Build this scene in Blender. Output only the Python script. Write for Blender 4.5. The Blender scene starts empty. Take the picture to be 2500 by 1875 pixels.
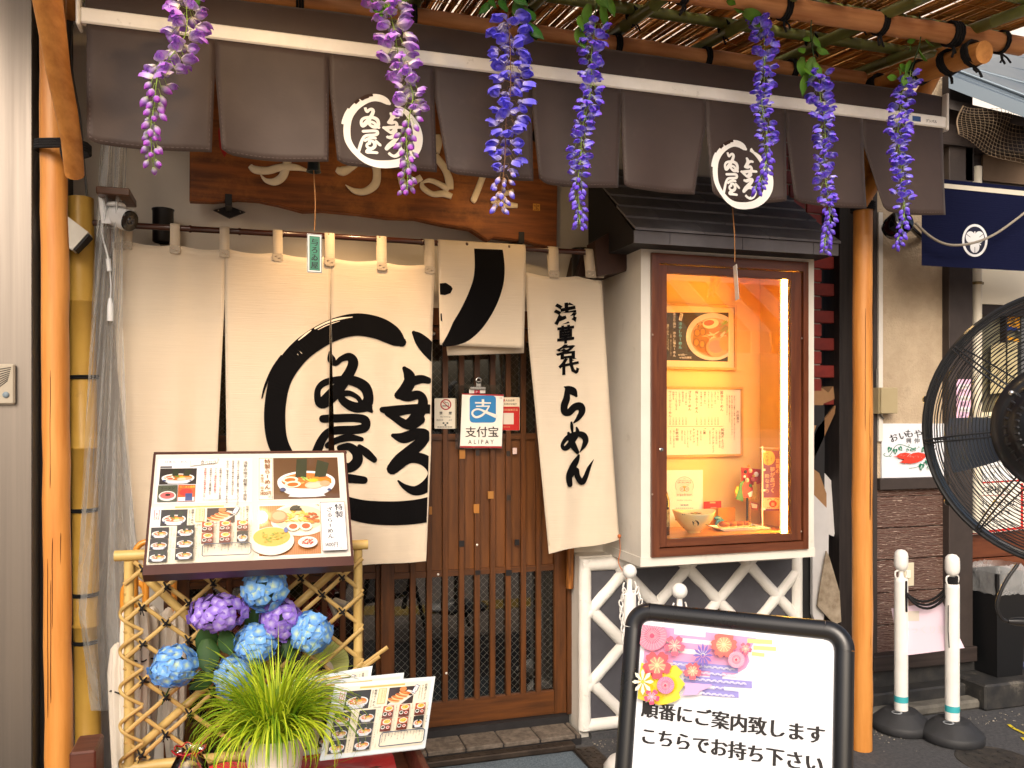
import bpy, bmesh, math, random
from mathutils import Vector, Matrix
random.seed(7)
R = math.radians
sc = bpy.context.scene
COL = sc.collection

# ------------------------------------------------------------------ camera
YAW = R(17.0); DIST = 3.83; EYE = 1.55; FPX = 2050.0; W0, H0 = 2500.0, 1875.0; HOR = 1005.0
cam_d = bpy.data.cameras.new('camera'); cam = bpy.data.objects.new('camera', cam_d); COL.objects.link(cam)
cam.location = (0, -DIST, EYE); cam.rotation_euler = (R(90), 0, -YAW)
cam_d.sensor_fit = 'HORIZONTAL'; cam_d.sensor_width = 36.0; cam_d.lens = 36.0 * FPX / W0
cam_d.shift_y = (HOR - H0 / 2) / W0
cam_d.clip_start = 0.05; cam_d.clip_end = 500
sc.camera = cam
# ------------------------------------------------------------------ world, sun, exposure
SUN_EL, SUN_AZ = R(37), R(200)      # azimuth: compass-like angle of the sun seen from the place, 180 = straight behind the camera
wd = bpy.data.worlds.new('World'); sc.world = wd; wd.use_nodes = True
nt = wd.node_tree; nt.nodes.clear()
sky = nt.nodes.new('ShaderNodeTexSky'); sky.sky_type = 'NISHITA'; sky.sun_disc = False
sky.sun_elevation = SUN_EL; sky.sun_rotation = SUN_AZ
sky.air_density = 0.8; sky.dust_density = 8.0; sky.ozone_density = 0.4
bg = nt.nodes.new('ShaderNodeBackground'); bg.inputs['Strength'].default_value = 0.15
out = nt.nodes.new('ShaderNodeOutputWorld')
nt.links.new(sky.outputs[0], bg.inputs[0]); nt.links.new(bg.outputs[0], out.inputs[0])
sd = bpy.data.lights.new('sun', 'SUN'); sd.energy = 0.85; sd.angle = R(30); sd.color = (1.0, 0.95, 0.88)
so = bpy.data.objects.new('sun', sd); COL.objects.link(so)
sdir = Vector((math.sin(SUN_AZ) * math.cos(SUN_EL), math.cos(SUN_AZ) * math.cos(SUN_EL), math.sin(SUN_EL)))
so.rotation_euler = sdir.to_track_quat('Z', 'Y').to_euler(); so.location = sdir * 20
sc.view_settings.view_transform = 'Standard'; sc.view_settings.look = 'None'
sc.view_settings.exposure = 0.32; sc.view_settings.gamma = 1.0
sc.cycles.max_bounces = 8; sc.cycles.transparent_max_bounces = 16; sc.cycles.caustics_reflective = False; sc.cycles.caustics_refractive = False
sc.cycles.sample_clamp_indirect = 40.0

# ------------------------------------------------------------------ geometry of the place
CY, SY = math.cos(YAW), math.sin(YAW)
def P(px, py, Y):
    """photo pixel -> point of the upright plane Y = const (parallel to the shop front)"""
    u = (px - W0 / 2) / FPX; v = (HOR - py) / FPX; e = Y + DIST
    X = e * (SY + u * CY) / (CY - u * SY)
    d = X * SY + e * CY
    return Vector((X, Y, EYE + v * d))
def G(px, py, z=0.0):
    """photo pixel -> point of the level plane Z = z"""
    d = FPX * (EYE - z) / (py - HOR); xr = (px - W0 / 2) / FPX * d
    return Vector((xr * CY + d * SY, -xr * SY + d * CY - DIST, z))
def PD(px, py, d):
    """photo pixel -> point at depth d in front of the lens"""
    xr = (px - W0 / 2) / FPX * d
    return Vector((xr * CY + d * SY, -xr * SY + d * CY - DIST, EYE + (HOR - py) / FPX * d))
def dep(px, Y):
    p = P(px, HOR, Y); return p.x * SY + (p.y + DIST) * CY
def rect(x0, yt, yb, x1, Y):
    a = P(x0, yt, Y); b = P(x0, yb, Y); c = P(x1, yt, Y)
    return a.x, c.x, b.z, a.z          # X0, X1, Zbottom, Ztop

def lin(h):
    if not isinstance(h, str): return tuple(h)[:3]
    h = h.lstrip('#'); o = []
    for i in (0, 2, 4):
        c = int(h[i:i + 2], 16) / 255
        o.append(c / 12.92 if c <= 0.04045 else ((c + 0.055) / 1.055) ** 2.4)
    return tuple(o)

# ------------------------------------------------------------------ materials
MATS = {}
def M(name, col='#808080', rough=0.6, metal=0.0, noise=None, dirt=None, bump=None, stretch=(1, 1, 1), spec=0.5, coat=0.0,
      trans=0.0, emit=None, attr=False, alpha=1.0, sheen=0.0, sss=0.0, ior=1.45, rand=0.0, gain=1.0):
    """noise=(scale, amount, colour2) mottles the colour; dirt=(scale, threshold, colour) adds shaped stains; bump=(scale, strength)"""
    if name in MATS: return MATS[name]
    m = bpy.data.materials.new(name); m.use_nodes = True; nt = m.node_tree; N = nt.nodes; L = nt.links
    b = N['Principled BSDF']; c = lin(col)
    b.inputs['Base Color'].default_value = (*c, 1); b.inputs['Roughness'].default_value = rough; b.inputs['Metallic'].default_value = metal
    b.inputs['Specular IOR Level'].default_value = spec; b.inputs['IOR'].default_value = ior
    if coat: b.inputs['Coat Weight'].default_value = coat; b.inputs['Coat Roughness'].default_value = 0.12
    if trans: b.inputs['Transmission Weight'].default_value = trans
    if sheen: b.inputs['Sheen Weight'].default_value = sheen
    if sss: b.inputs['Subsurface Weight'].default_value = sss; b.inputs['Subsurface Radius'].default_value = (0.01, 0.006, 0.004)
    if alpha < 1: b.inputs['Alpha'].default_value = alpha
    if emit:
        b.inputs['Emission Color'].default_value = (*lin(emit[0]), 1); b.inputs['Emission Strength'].default_value = emit[1]
    tc = N.new('ShaderNodeTexCoord'); mp = N.new('ShaderNodeMapping'); mp.inputs['Scale'].default_value = stretch
    L.new(tc.outputs['Object'], mp.inputs['Vector'])
    cur = None
    if attr:
        a = N.new('ShaderNodeVertexColor'); a.layer_name = 'Col'; cur = a.outputs['Color']
    def mix(fac, A, B):
        x = N.new('ShaderNodeMix'); x.data_type = 'RGBA'; L.new(fac, x.inputs['Factor'])
        if isinstance(A, tuple): x.inputs[6].default_value = (*A, 1)
        else: L.new(A, x.inputs[6])
        x.inputs[7].default_value = (*B, 1); return x.outputs[2]
    if noise:
        n = N.new('ShaderNodeTexNoise'); n.inputs['Scale'].default_value = noise[0]; n.inputs['Detail'].default_value = 6; n.inputs['Roughness'].default_value = 0.62
        L.new(mp.outputs[0], n.inputs['Vector'])
        r = N.new('ShaderNodeMapRange'); r.inputs['From Min'].default_value = 0.36; r.inputs['From Max'].default_value = 0.66
        r.inputs['To Min'].default_value = 0; r.inputs['To Max'].default_value = noise[1]; L.new(n.outputs[0], r.inputs['Value'])
        cur = mix(r.outputs[0], cur or c, lin(noise[2]))
        rr = N.new('ShaderNodeMapRange'); rr.inputs['To Min'].default_value = max(0, rough - 0.08); rr.inputs['To Max'].default_value = min(1, rough + 0.1)
        L.new(n.outputs[0], rr.inputs['Value']); L.new(rr.outputs[0], b.inputs['Roughness'])
    if dirt:
        n = N.new('ShaderNodeTexNoise'); n.inputs['Scale'].default_value = dirt[0]; n.inputs['Detail'].default_value = 9; n.inputs['Roughness'].default_value = 0.72
        L.new(tc.outputs['Object'], n.inputs['Vector'])
        r = N.new('ShaderNodeMapRange'); r.inputs['From Min'].default_value = dirt[1]; r.inputs['From Max'].default_value = dirt[1] + 0.13
        r.inputs['To Max'].default_value = dirt[3] if len(dirt) > 3 else 0.8
        L.new(n.outputs[0], r.inputs['Value']); cur = mix(r.outputs[0], cur or c, lin(dirt[2]))
    if gain != 1.0:
        h = N.new('ShaderNodeHueSaturation'); h.inputs['Value'].default_value = gain; L.new(cur, h.inputs['Color']); cur = h.outputs[0]
    if rand:
        oi = N.new('ShaderNodeObjectInfo'); h = N.new('ShaderNodeHueSaturation')
        r = N.new('ShaderNodeMapRange'); r.inputs['To Min'].default_value = 1 - rand; r.inputs['To Max'].default_value = 1 + rand
        L.new(oi.outputs['Random'], r.inputs['Value']); L.new(r.outputs[0], h.inputs['Value'])
        if cur: L.new(cur, h.inputs['Color'])
        else: h.inputs['Color'].default_value = (*c, 1)
        cur = h.outputs[0]
    if cur: L.new(cur, b.inputs['Base Color'])
    if bump:
        n = N.new('ShaderNodeTexNoise'); n.inputs['Scale'].default_value = bump[0]; n.inputs['Detail'].default_value = 4
        L.new(mp.outputs[0], n.inputs['Vector'])
        bp = N.new('ShaderNodeBump'); bp.inputs['Strength'].default_value = bump[1]; bp.inputs['Distance'].default_value = bump[2] if len(bump) > 2 else 0.004
        L.new(n.outputs[0], bp.inputs['Height']); L.new(bp.outputs[0], b.inputs['Normal'])
    MATS[name] = m; return m
def cloth_mat(name, col, weave=900, transl=0.35, slub=(6, 6, 260), attr=False, rough=0.9):
    m = M(name, col, rough, noise=(1.0, 0.22, tuple(x * 0.8 for x in lin(col))), stretch=slub, sheen=0.15, attr=attr)
    N = m.node_tree.nodes; L = m.node_tree.links; b = N['Principled BSDF']
    tc = N.new('ShaderNodeTexCoord'); mp = N.new('ShaderNodeMapping'); mp.inputs['Scale'].default_value = slub; L.new(tc.outputs['Object'], mp.inputs[0])
    n = N.new('ShaderNodeTexNoise'); n.inputs['Scale'].default_value = 1.6; n.inputs['Detail'].default_value = 3; L.new(mp.outputs[0], n.inputs[0])
    bp = N.new('ShaderNodeBump'); bp.inputs['Strength'].default_value = 0.6; bp.inputs['Distance'].default_value = 0.003
    L.new(n.outputs[0], bp.inputs['Height']); L.new(bp.outputs[0], b.inputs['Normal'])
    if transl:
        t = N.new('ShaderNodeBsdfTranslucent'); t.inputs[0].default_value = (*lin(col), 1); mx = N.new('ShaderNodeMixShader'); mx.inputs[0].default_value = transl
        L.new(b.outputs[0], mx.inputs[1]); L.new(t.outputs[0], mx.inputs[2]); L.new(mx.outputs[0], N['Material Output'].inputs['Surface'])
        if attr: L.new(b.inputs['Base Color'].links[0].from_socket, t.inputs[0])
    return m
def wood_mat(name, c1, c2, axis='z', rough=0.5, scale=1.0, coat=0.0, bump=0.25, dirt=None, rand=0.0):
    s = {'x': (2, 26, 26), 'y': (26, 2, 26), 'z': (26, 26, 2)}[axis]
    return M(name, c1, rough, noise=(1.6 * scale, 0.9, c2), stretch=s, bump=(3.5 * scale, bump, 0.002), coat=coat, dirt=dirt, rand=rand)
def glass_mat(name, tint='#ffffff', rough=0.0, trans=0.9):
    """thin pane: mostly see-through with mirror reflections"""
    m = bpy.data.materials.new(name); m.use_nodes = True; N = m.node_tree.nodes; L = m.node_tree.links; N.clear()
    o = N.new('ShaderNodeOutputMaterial'); t = N.new('ShaderNodeBsdfTransparent'); t.inputs[0].default_value = (*lin(tint), 1)
    g = N.new('ShaderNodeBsdfGlossy'); g.inputs['Roughness'].default_value = rough
    f = N.new('ShaderNodeFresnel'); f.inputs[0].default_value = 1.5; mx = N.new('ShaderNodeMixShader')
    a = N.new('ShaderNodeMath'); a.operation = 'MULTIPLY_ADD'; a.inputs[1].default_value = 1.0; a.inputs[2].default_value = 1 - trans
    L.new(f.outputs[0], a.inputs[0]); L.new(a.outputs[0], mx.inputs[0]); L.new(t.outputs[0], mx.inputs[1]); L.new(g.outputs[0], mx.inputs[2]); L.new(mx.outputs[0], o.inputs[0])
    MATS[name] = m; return m

# ------------------------------------------------------------------ mesh builder
class MB:
    def __init__(s): s.v = []; s.f = []; s.c = []; s.sm = []; s.col = None; s.smooth = False
    def quad(s, pts): return s.poly(pts)
    def poly(s, pts, col=None):
        n = len(s.v); s.v += [tuple(p) for p in pts]; s.f.append(tuple(range(n, n + len(pts)))); s.c.append(col or s.col); s.sm.append(s.smooth); return s
    def raw(s, vs, fs, col=None):
        n = len(s.v); s.v += [tuple(p) for p in vs]
        for f in fs: s.f.append(tuple(n + i for i in f)); s.c.append(col or s.col); s.sm.append(s.smooth)
        return s
    def box(s, x0, x1, y0, y1, z0, z1, m=None, bev=0.0):
        if bev:
            bm = bmesh.new(); bmesh.ops.create_cube(bm, size=1)
            for v in bm.verts: v.co = Vector(((x0 + x1) / 2 + v.co.x * (x1 - x0), (y0 + y1) / 2 + v.co.y * (y1 - y0), (z0 + z1) / 2 + v.co.z * (z1 - z0)))
            bmesh.ops.bevel(bm, geom=bm.edges[:], offset=bev, segments=1, affect='EDGES')
            bm.verts.index_update(); vs = [v.co.copy() for v in bm.verts]; fs = [[v.index for v in f.verts] for f in bm.faces]; bm.free()
        else:
            vs = [Vector((x, y, z)) for x in (x0, x1) for y in (y0, y1) for z in (z0, z1)]
            fs = [(0, 1, 3, 2), (4, 6, 7, 5), (0, 4, 5, 1), (2, 3, 7, 6), (0, 2, 6, 4), (1, 5, 7, 3)]
        if m is not None: vs = [m @ v for v in vs]
        return s.raw(vs, fs)
    def tube(s, pts, r, n=8, cap=True, flat=1.0, up=None):
        """round bar along pts; r a number or one per point"""
        pts = [Vector(p) for p in pts]; k = len(pts); rr = r if isinstance(r, (list, tuple)) else [r] * k
        vs = []; fs = []; prev = None
        for i, p in enumerate(pts):
            t = (pts[min(i + 1, k - 1)] - pts[max(i - 1, 0)])
            if t.length < 1e-9: t = Vector((0, 0, 1))
            t.normalize()
            if prev is None:
                a = Vector(up) if up else (Vector((0, 0, 1)) if abs(t.z) < 0.9 else Vector((1, 0, 0)))
            else: a = prev
            nx = a - t * a.dot(t)
            if nx.length < 1e-6: nx = t.orthogonal()
            nx.normalize(); ny = t.cross(nx); prev = nx
            for j in range(n):
                w = 2 * math.pi * j / n
                vs.append(p + (nx * math.cos(w) * flat + ny * math.sin(w)) * rr[i])
        for i in range(k - 1):
            for j in range(n):
                fs.append((i * n + j, i * n + (j + 1) % n, (i + 1) * n + (j + 1) % n, (i + 1) * n + j))
        sm = s.smooth; s.smooth = True; s.raw(vs, fs); s.smooth = False
        if cap: s.raw(vs[:n], [tuple(range(n - 1, -1, -1))]); s.raw(vs[-n:], [tuple(range(n))])
        s.smooth = sm; return s
    def lathe(s, prof, c=(0, 0, 0), n=24, m=None, smooth=True):
        """prof [(r, z)...] about the upright axis through c"""
        vs = []; fs = []; k = len(prof); c = Vector(c)
        for (r, z) in prof:
            for j in range(n):
                w = 2 * math.pi * j / n; p = Vector((r * math.cos(w), r * math.sin(w), z))
                vs.append((m @ p if m is not None else p) + c)
        for i in range(k - 1):
            for j in range(n): fs.append((i * n + j, i * n + (j + 1) % n, (i + 1) * n + (j + 1) % n, (i + 1) * n + j))
        sm = s.smooth; s.smooth = smooth; s.raw(vs, fs); s.smooth = sm; return s
    def ball(s, c, r, n=10, k=6, sc=(1, 1, 1)):
        prof = [(max(1e-5, math.sin(math.pi * i / k)), -math.cos(math.pi * i / k)) for i in range(k + 1)]
        return s.lathe([(a * r, b * r) for a, b in prof], c, n, Matrix.Diagonal(Vector(sc)))
    def prism(s, poly, y0, y1):
        """poly [(x, z)...] swept from y0 (front) to y1"""
        n = len(poly); vs = [Vector((x, y0, z)) for x, z in poly] + [Vector((x, y1, z)) for x, z in poly]
        fs = [tuple(range(n)), tuple(range(2 * n - 1, n - 1, -1))] + [(i, n + i, n + (i + 1) % n, (i + 1) % n) for i in range(n)]
        return s.raw(vs, fs)
    def build(s, name, mat, parent=None, origin=None):
        me = bpy.data.meshes.new(name); o0 = Vector(origin) if origin is not None else None
        vs = s.v if o0 is None else [tuple(Vector(p) - o0) for p in s.v]
        me.from_pydata(vs, [], s.f); me.materials.append(MATS[mat] if isinstance(mat, str) else mat)
        me.polygons.foreach_set('use_smooth', s.sm)
        if any(c is not None for c in s.c):
            a = me.color_attributes.new('Col', 'FLOAT_COLOR', 'CORNER'); flat = []
            for f, c in zip(s.f, s.c): flat += [*(lin(c) if c else (1, 1, 1)), 1.0] * len(f)
            a.data.foreach_set('color', flat)
        me.validate(); me.update()
        o = bpy.data.objects.new(name, me); COL.objects.link(o)
        if o0 is not None: o.location = o0
        if parent is not None: put(o, parent)
        return o
def wpos(o):
    m = Matrix.Translation(o.location)
    return m if o.parent is None else wpos(o.parent) @ o.matrix_parent_inverse @ m
def put(o, parent):
    o.parent = parent; o.matrix_parent_inverse = wpos(parent).inverted(); return o
def tag(o, label, cat=None, group=None, kind=None):
    if label: o['label'] = label
    if cat: o['category'] = cat
    if group: o['group'] = group
    if kind: o['kind'] = kind
    return o
def thing(name, label, cat, loc=(0, 0, 0), group=None):
    o = bpy.data.objects.new(name, None); COL.objects.link(o); o.location = loc; o.empty_display_size = 0.05
    return tag(o, label, cat, group)
def struct(o, label=None): o['kind'] = 'structure'; return tag(o, label)
def dup(o, parent=None, **kw):
    c = o.copy(); COL.objects.link(c)
    if parent is not None: c.parent = parent
    for ch in o.children: dup(ch, c)
    for k, v in kw.items(): c[k] = v
    return c
def place(mesh_ob, name, parent, mat4):
    """another piece that shares mesh data, set by a world matrix"""
    o = bpy.data.objects.new(name, mesh_ob.data if hasattr(mesh_ob, 'data') else mesh_ob); COL.objects.link(o)
    o.parent = parent; o.matrix_parent_inverse = wpos(parent).inverted(); o.matrix_basis = mat4; return o
def jit(a): return random.uniform(-a, a)
def smooth_path(pts, sub=6):
    """Catmull-Rom through tuples of any length"""
    if len(pts) < 3: return [tuple(p) for p in pts]
    P_ = [pts[0]] + list(pts) + [pts[-1]]; o = []
    for i in range(1, len(P_) - 2):
        a, b, c, d = P_[i - 1], P_[i], P_[i + 1], P_[i + 2]
        for k in range(sub):
            t = k / sub
            o.append(tuple(0.5 * (2 * b[j] + (c[j] - a[j]) * t + (2 * a[j] - 5 * b[j] + 4 * c[j] - d[j]) * t * t + (3 * b[j] - a[j] - 3 * c[j] + d[j]) * t ** 3) for j in range(len(b))))
    o.append(tuple(pts[-1])); return o

# ------------------------------------------------------------------ lettering and flat print
GL = {}
def load_glyphs(chars, weight):
    todo = [c for c in dict.fromkeys(chars) if (c, weight) not in GL and not c.isspace()]; obs = []
    for c in todo:
        cu = bpy.data.curves.new('g', 'FONT'); cu.body = c; cu.resolution_u = 2; cu.offset = weight
        o = bpy.data.objects.new('g', cu); COL.objects.link(o); obs.append(o)
    dg = bpy.context.evaluated_depsgraph_get(); dg.update()
    for c, o in zip(todo, obs):
        e = o.evaluated_get(dg); m = e.to_mesh()
        GL[(c, weight)] = ([(v.co.x, v.co.y) for v in m.vertices], [tuple(p.vertices) for p in m.polygons]); e.to_mesh_clear()
        cu = o.data; bpy.data.objects.remove(o); bpy.data.curves.remove(cu)
def clip(poly, planes):
    """convex polygon against half planes a*x + b*y + c >= 0"""
    for a, b, c in planes:
        o = []
        for i, p in enumerate(poly):
            q = poly[(i + 1) % len(poly)]; dp = a * p[0] + b * p[1] + c; dq = a * q[0] + b * q[1] + c
            if dp >= 0: o.append(p)
            if (dp < 0) != (dq < 0):
                t = dp / (dp - dq); o.append((p[0] + (q[0] - p[0]) * t, p[1] + (q[1] - p[1]) * t))
        poly = o
        if len(poly) < 3: return []
    return poly
class Print:
    """flat ink on a surface: map(u, v, h) -> 3-D point; each layer a hair above the last"""
    def __init__(s, fmap, step=0.00025): s.m = fmap; s.mb = MB(); s.h = step; s.step = step; s.planes = []
    def up(s): s.h += s.step; return s
    def face(s, poly, col, h=None):
        poly = clip(poly, s.planes) if s.planes else poly
        if len(poly) >= 3: s.mb.poly([s.m(x, y, s.h if h is None else h) for x, y in poly], col)
    def fill(s, poly, col): s.up(); s.face(poly, col)
    def rect(s, x0, y0, x1, y1, col): s.fill([(x0, y0), (x1, y0), (x1, y1), (x0, y1)], col)
    def ell(s, cx, cy, rx, ry, col, n=20, a0=0, a1=360, rot=0):
        p = []
        for i in range(n + (0 if a1 - a0 == 360 else 1)):
            a = R(a0 + (a1 - a0) * i / n); x, y = rx * math.cos(a), ry * math.sin(a)
            p.append((cx + x * math.cos(R(rot)) - y * math.sin(R(rot)), cy + x * math.sin(R(rot)) + y * math.cos(R(rot))))
        s.fill(p, col)
    def star(s, cx, cy, r, n, inner, col, rot=0.0):
        s.up(); a = [(cx + (r if i % 2 == 0 else r * inner) * math.cos(rot + math.pi * i / n), cy + (r if i % 2 == 0 else r * inner) * math.sin(rot + math.pi * i / n)) for i in range(2 * n)]
        for i in range(2 * n): s.face([(cx, cy), a[i], a[(i + 1) % (2 * n)]], col)
    def stroke(s, pts, col, sub=5, scale=1.0, cap=True):
        """brush stroke of changing width: pts (x, y, w)"""
        s.up(); q = smooth_path(pts, sub); h = s.h; L = []; Rr = []
        for i, p in enumerate(q):
            a = q[max(i - 1, 0)]; b = q[min(i + 1, len(q) - 1)]; dx, dy = b[0] - a[0], b[1] - a[1]; l = math.hypot(dx, dy) or 1
            w = max(p[2], 0.01) * scale / 2; nx, ny = -dy / l * w, dx / l * w; L.append((p[0] + nx, p[1] + ny)); Rr.append((p[0] - nx, p[1] - ny))
        for i in range(len(q) - 1):
            h += s.step * 0.04; s.face([L[i], Rr[i], Rr[i + 1], L[i + 1]], col, h)
        if cap:
            for e in (0, -1):
                w = q[e][2] * scale / 2; h += s.step * 0.04
                s.face([(q[e][0] + w * math.cos(t * math.pi / 5), q[e][1] + w * math.sin(t * math.pi / 5)) for t in range(10)], col, h)
        s.h = h
    def line(s, pts, w, col): s.stroke([(x, y, w) for x, y in pts], col, 1, cap=False)
    def char(s, c, x, y, size, col, weight=0.0, sx=1.0):
        """lower-left corner of the em box at x, y"""
        if c.isspace(): return
        if (c, 0.0) not in GL: load_glyphs(c, 0.0)
        vs, fs = GL[(c, 0.0)]
        for k, dx in enumerate((0.0,) if weight <= 0 else (-weight, 0.0, weight)):
            for f in fs: s.face([(x + (vs[i][0] + dx) * size * sx, y + (vs[i][1] + dx * 0.25) * size) for i in f], col, s.h + s.step * (0.5 + 0.06 * k))
    def text(s, t, x, y, size, col, weight=0.0, sx=1.0, gap=0.06, center=False):
        load_glyphs(t, 0.0); adv = []
        for c in t:
            if c.isspace(): adv.append(0.32)
            elif ord(c) > 0x2e80: adv.append(1.0)
            else: adv.append(max(v[0] for v in GL[(c, 0.0)][0]) + gap)
        if center: x -= sum(adv) * size * sx / 2
        for c, a in zip(t, adv): s.char(c, x, y, size, col, weight, sx); x += a * size * sx
    def vtext(s, t, x, y, size, col, weight=0.0, lead=1.02):
        """vertical writing: x centre, y top"""
        load_glyphs(t, 0.0)
        for c in t:
            y -= size * lead
            if c == 'ー': s.face([(x - size * (0.05 + weight), y + size * 0.08), (x + size * (0.05 + weight), y + size * 0.08), (x + size * (0.05 + weight), y + size * 0.72), (x - size * (0.05 + weight), y + size * 0.72)], col, s.h + s.step * 0.5)
            elif c == '（' or c == '）':
                s.line([(x - size * .3, y + size * (.2 if c == '（' else .6)), (x, y + size * (.4)), (x + size * .3, y + size * (.2 if c == '（' else .6))], size * .07, col)
            else: s.char(c, x - size / 2, y, size, col, weight)
    def build(s, name, parent, mat='print'):
        if s.mb.f: return s.mb.build(name, mat, parent)
M('print', '#ffffff', 0.55, attr=True, gain=0.85)
M('print_gloss', '#ffffff', 0.3, attr=True, coat=1.0, gain=0.78)
MATS['print_gloss'].node_tree.nodes['Principled BSDF'].inputs['Coat Roughness'].default_value = 0.035
def plane_map(o, ux, uy, nrm):
    o, ux, uy, nrm = Vector(o), Vector(ux), Vector(uy), Vector(nrm).normalized()
    return lambda u, v, h: o + ux * u + uy * v + nrm * h
# ------------------------------------------------------------------ materials of the setting
M('asphalt', '#3a3b3e', 0.9, noise=(60, 0.7, '#565658'), bump=(240, 0.7, 0.004), dirt=(3.0, 0.55, '#6b675f', 0.5))
M('plaster', '#d9d3c9', 0.9, noise=(2.5, 0.35, '#c3b9ab'), bump=(60, 0.12, 0.003), dirt=(1.2, 0.6, '#a3988a', 0.35))
M('white_paint', '#dad6cd', 0.6, noise=(5, 0.4, '#c6c0b4'), bump=(35, 0.25, 0.003), dirt=(5, 0.62, '#8c8375', 0.55))
M('rib_white', '#e9e7e1', 0.55, noise=(7, 0.5, '#d0cabd'), bump=(50, 0.3, 0.003), dirt=(9, 0.63, '#8d8578', 0.7))
M('slate', '#4b4b50', 0.7, noise=(7, 0.7, '#3c3a40'), bump=(25, 0.2, 0.002), dirt=(6, 0.66, '#77726c', 0.4))
M('shingle', '#77767c', 0.5, noise=(9, 0.5, '#5d5b61'), bump=(160, 0.25, 0.002), rand=0.12)
M('black_trim', '#1a191b', 0.6, noise=(12, 0.5, '#2c2a2b'))
wood_mat('door_wood', '#613818', '#3c220e', 'z', 0.38, 1.0, 0.15, 0.2, (30, 0.7, '#c08a52', 0.5))
wood_mat('door_wood_h', '#613818', '#3c220e', 'x', 0.38, 1.0, 0.15, 0.2, (30, 0.7, '#c08a52', 0.5))
wood_mat('board_wood', '#6a3f1b', '#4c2b11', 'z', 0.42, 0.8, 0.1, 0.15, (18, 0.68, '#a5693a', 0.5), rand=0.12)
wood_mat('window_wood', '#6a3a22', '#4a2212', 'z', 0.35, 1.0, 0.3, 0.15, (22, 0.7, '#a97f5c', 0.6))
wood_mat('window_wood_h', '#6a3a22', '#4a2212', 'x', 0.35, 1.0, 0.3, 0.15, (22, 0.7, '#a97f5c', 0.6))
M('case_lining', '#f2cf80', 0.5, noise=(3, 0.4, '#ecc060'), dirt=(40, 0.72, '#a87437', 0.5))
M('dark_inside', '#241a14', 0.8, noise=(4, 0.6, '#3a2a1c'))
M('tile_stone', '#6e645a', 0.85, noise=(30, 0.8, '#3d362f'), bump=(70, 0.7, 0.005), rand=0.12)
M('steel_plate', '#4a4038', 0.6, metal=0.6, noise=(14, 0.8, '#2c2622'), bump=(40, 0.3, 0.003))
M('mat_blue', '#6d7c88', 1.0, noise=(150, 0.9, '#43515d'), bump=(320, 1.0, 0.006))
M('brick_dark', '#8a2c24', 0.55, noise=(9, 0.7, '#5e1a16'), bump=(40, 0.3, 0.003), rand=0.3)
M('mortar', '#a3968d', 0.9, noise=(20, 0.6, '#4b423d'), bump=(80, 0.4, 0.003))
wood_mat('dark_wood', '#2a2321', '#171213', 'z', 0.65, 1.0, 0, 0.35)
wood_mat('dark_wood_h', '#352c29', '#211a18', 'x', 0.6, 1.0, 0, 0.35)
M('steel', '#8d857d', 0.42, metal=1.0, noise=(1.5, 0.55, '#6d6660'), stretch=(18, 18, 0.35), bump=(8, 0.06, 0.002))
glass_mat('door_glass', '#9a9a92', 0.02, 0.93)
glass_mat('case_glass', '#ffffff', 0.0, 0.985)

# ------------------------------------------------------------------ ground
g = MB(); n = 40
g.poly([(-60, -60, 0), (60, -60, 0), (60, 60, 0), (-60, 60, 0)])
struct(g.build('ground', 'asphalt'), 'dark grey asphalt of the street')
pv = MB(); pv.poly([(-40, -40, .004), (40, -40, .004), (40, -1.75, .004), (-40, -1.75, .004)])
struct(pv.build('pavement', M('paving', '#a3968a', 0.8, noise=(3, 0.5, '#8d8075'), bump=(30, 0.3, 0.004))), 'light brown paving of the street')
tc_ = MB(); tc_.poly([(-40, -2.75, .008), (40, -2.75, .008), (40, -2.45, .008), (-40, -2.45, .008)])
struct(tc_.build('tactile_strip', M('tactile', '#c9a31e', 0.7, noise=(20, 0.5, '#a8861a'))), 'yellow tactile strip along the street')
# fine gravel and grit gathered by the kerb
gm = MB()
for i in range(700):
    x = random.uniform(1.5, 4.6); y = random.choice((-0.43 - abs(random.gauss(0, 0.1)), -0.16 - abs(random.gauss(0, 0.05)))) if x > 2.6 else -0.16 - abs(random.gauss(0, 0.07))
    r = random.uniform(0.002, 0.006); gm.ball((x, y, r * 0.4), r, 5, 3, (1, random.uniform(.6, 1.3), .6))
tag(gm.build('gravel', M('grit', '#a39c8f', 0.9, noise=(80, 0.9, '#5f5a52'))), 'pale grit scattered along the foot of the walls', None, None, 'stuff')

# step of stone tiles, checker plate and door mat
step = thing('door_step', 'low step of speckled stone tiles under the sliding door', 'step', (0.9, -0.1, 0))
b = MB(); b.box(-0.5, 1.452, -0.185, 0.2, 0.0, 0.044); b.build('bed', 'black_trim', step)
x = -0.5
while x < 1.44:
    w = min(0.175, 1.45 - x); b = MB(); b.box(x + .003, x + w - .003, -0.19, -0.035, 0.03, 0.052 + jit(.0008), bev=.004); b.build('tile', 'tile_stone', step); x += 0.175
b = MB(); b.box(-0.45, 1.45, -0.034, 0.14, 0.04, 0.083); b.build('threshold', 'black_trim', step)
pl = MB(); pl.box(-0.3, 1.40, -0.25, -0.193, 0.004, 0.03, bev=.004); pl.box(1.385, 1.49, -0.9, -0.253, 0.004, 0.018, bev=.004)
for i in range(46):
    for k in range(2):
        x = -0.28 + i * .036; y = -0.235 + k * .026; a = R(45 if (i + k) % 2 else -45)
        pl.box(-.011, .011, -.003, .003, 0, .0025, Matrix.Translation((x, y, .0295)) @ Matrix.Rotation(a, 4, 'Z'))
for i in range(3):
    for k in range(19):
        a = R(45 if (i + k) % 2 else -45); pl.box(-.011, .011, -.003, .003, 0, .0025, Matrix.Translation((1.405 + i * .032, -.28 - k * .033, .0175)) @ Matrix.Rotation(a, 4, 'Z'))
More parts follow.
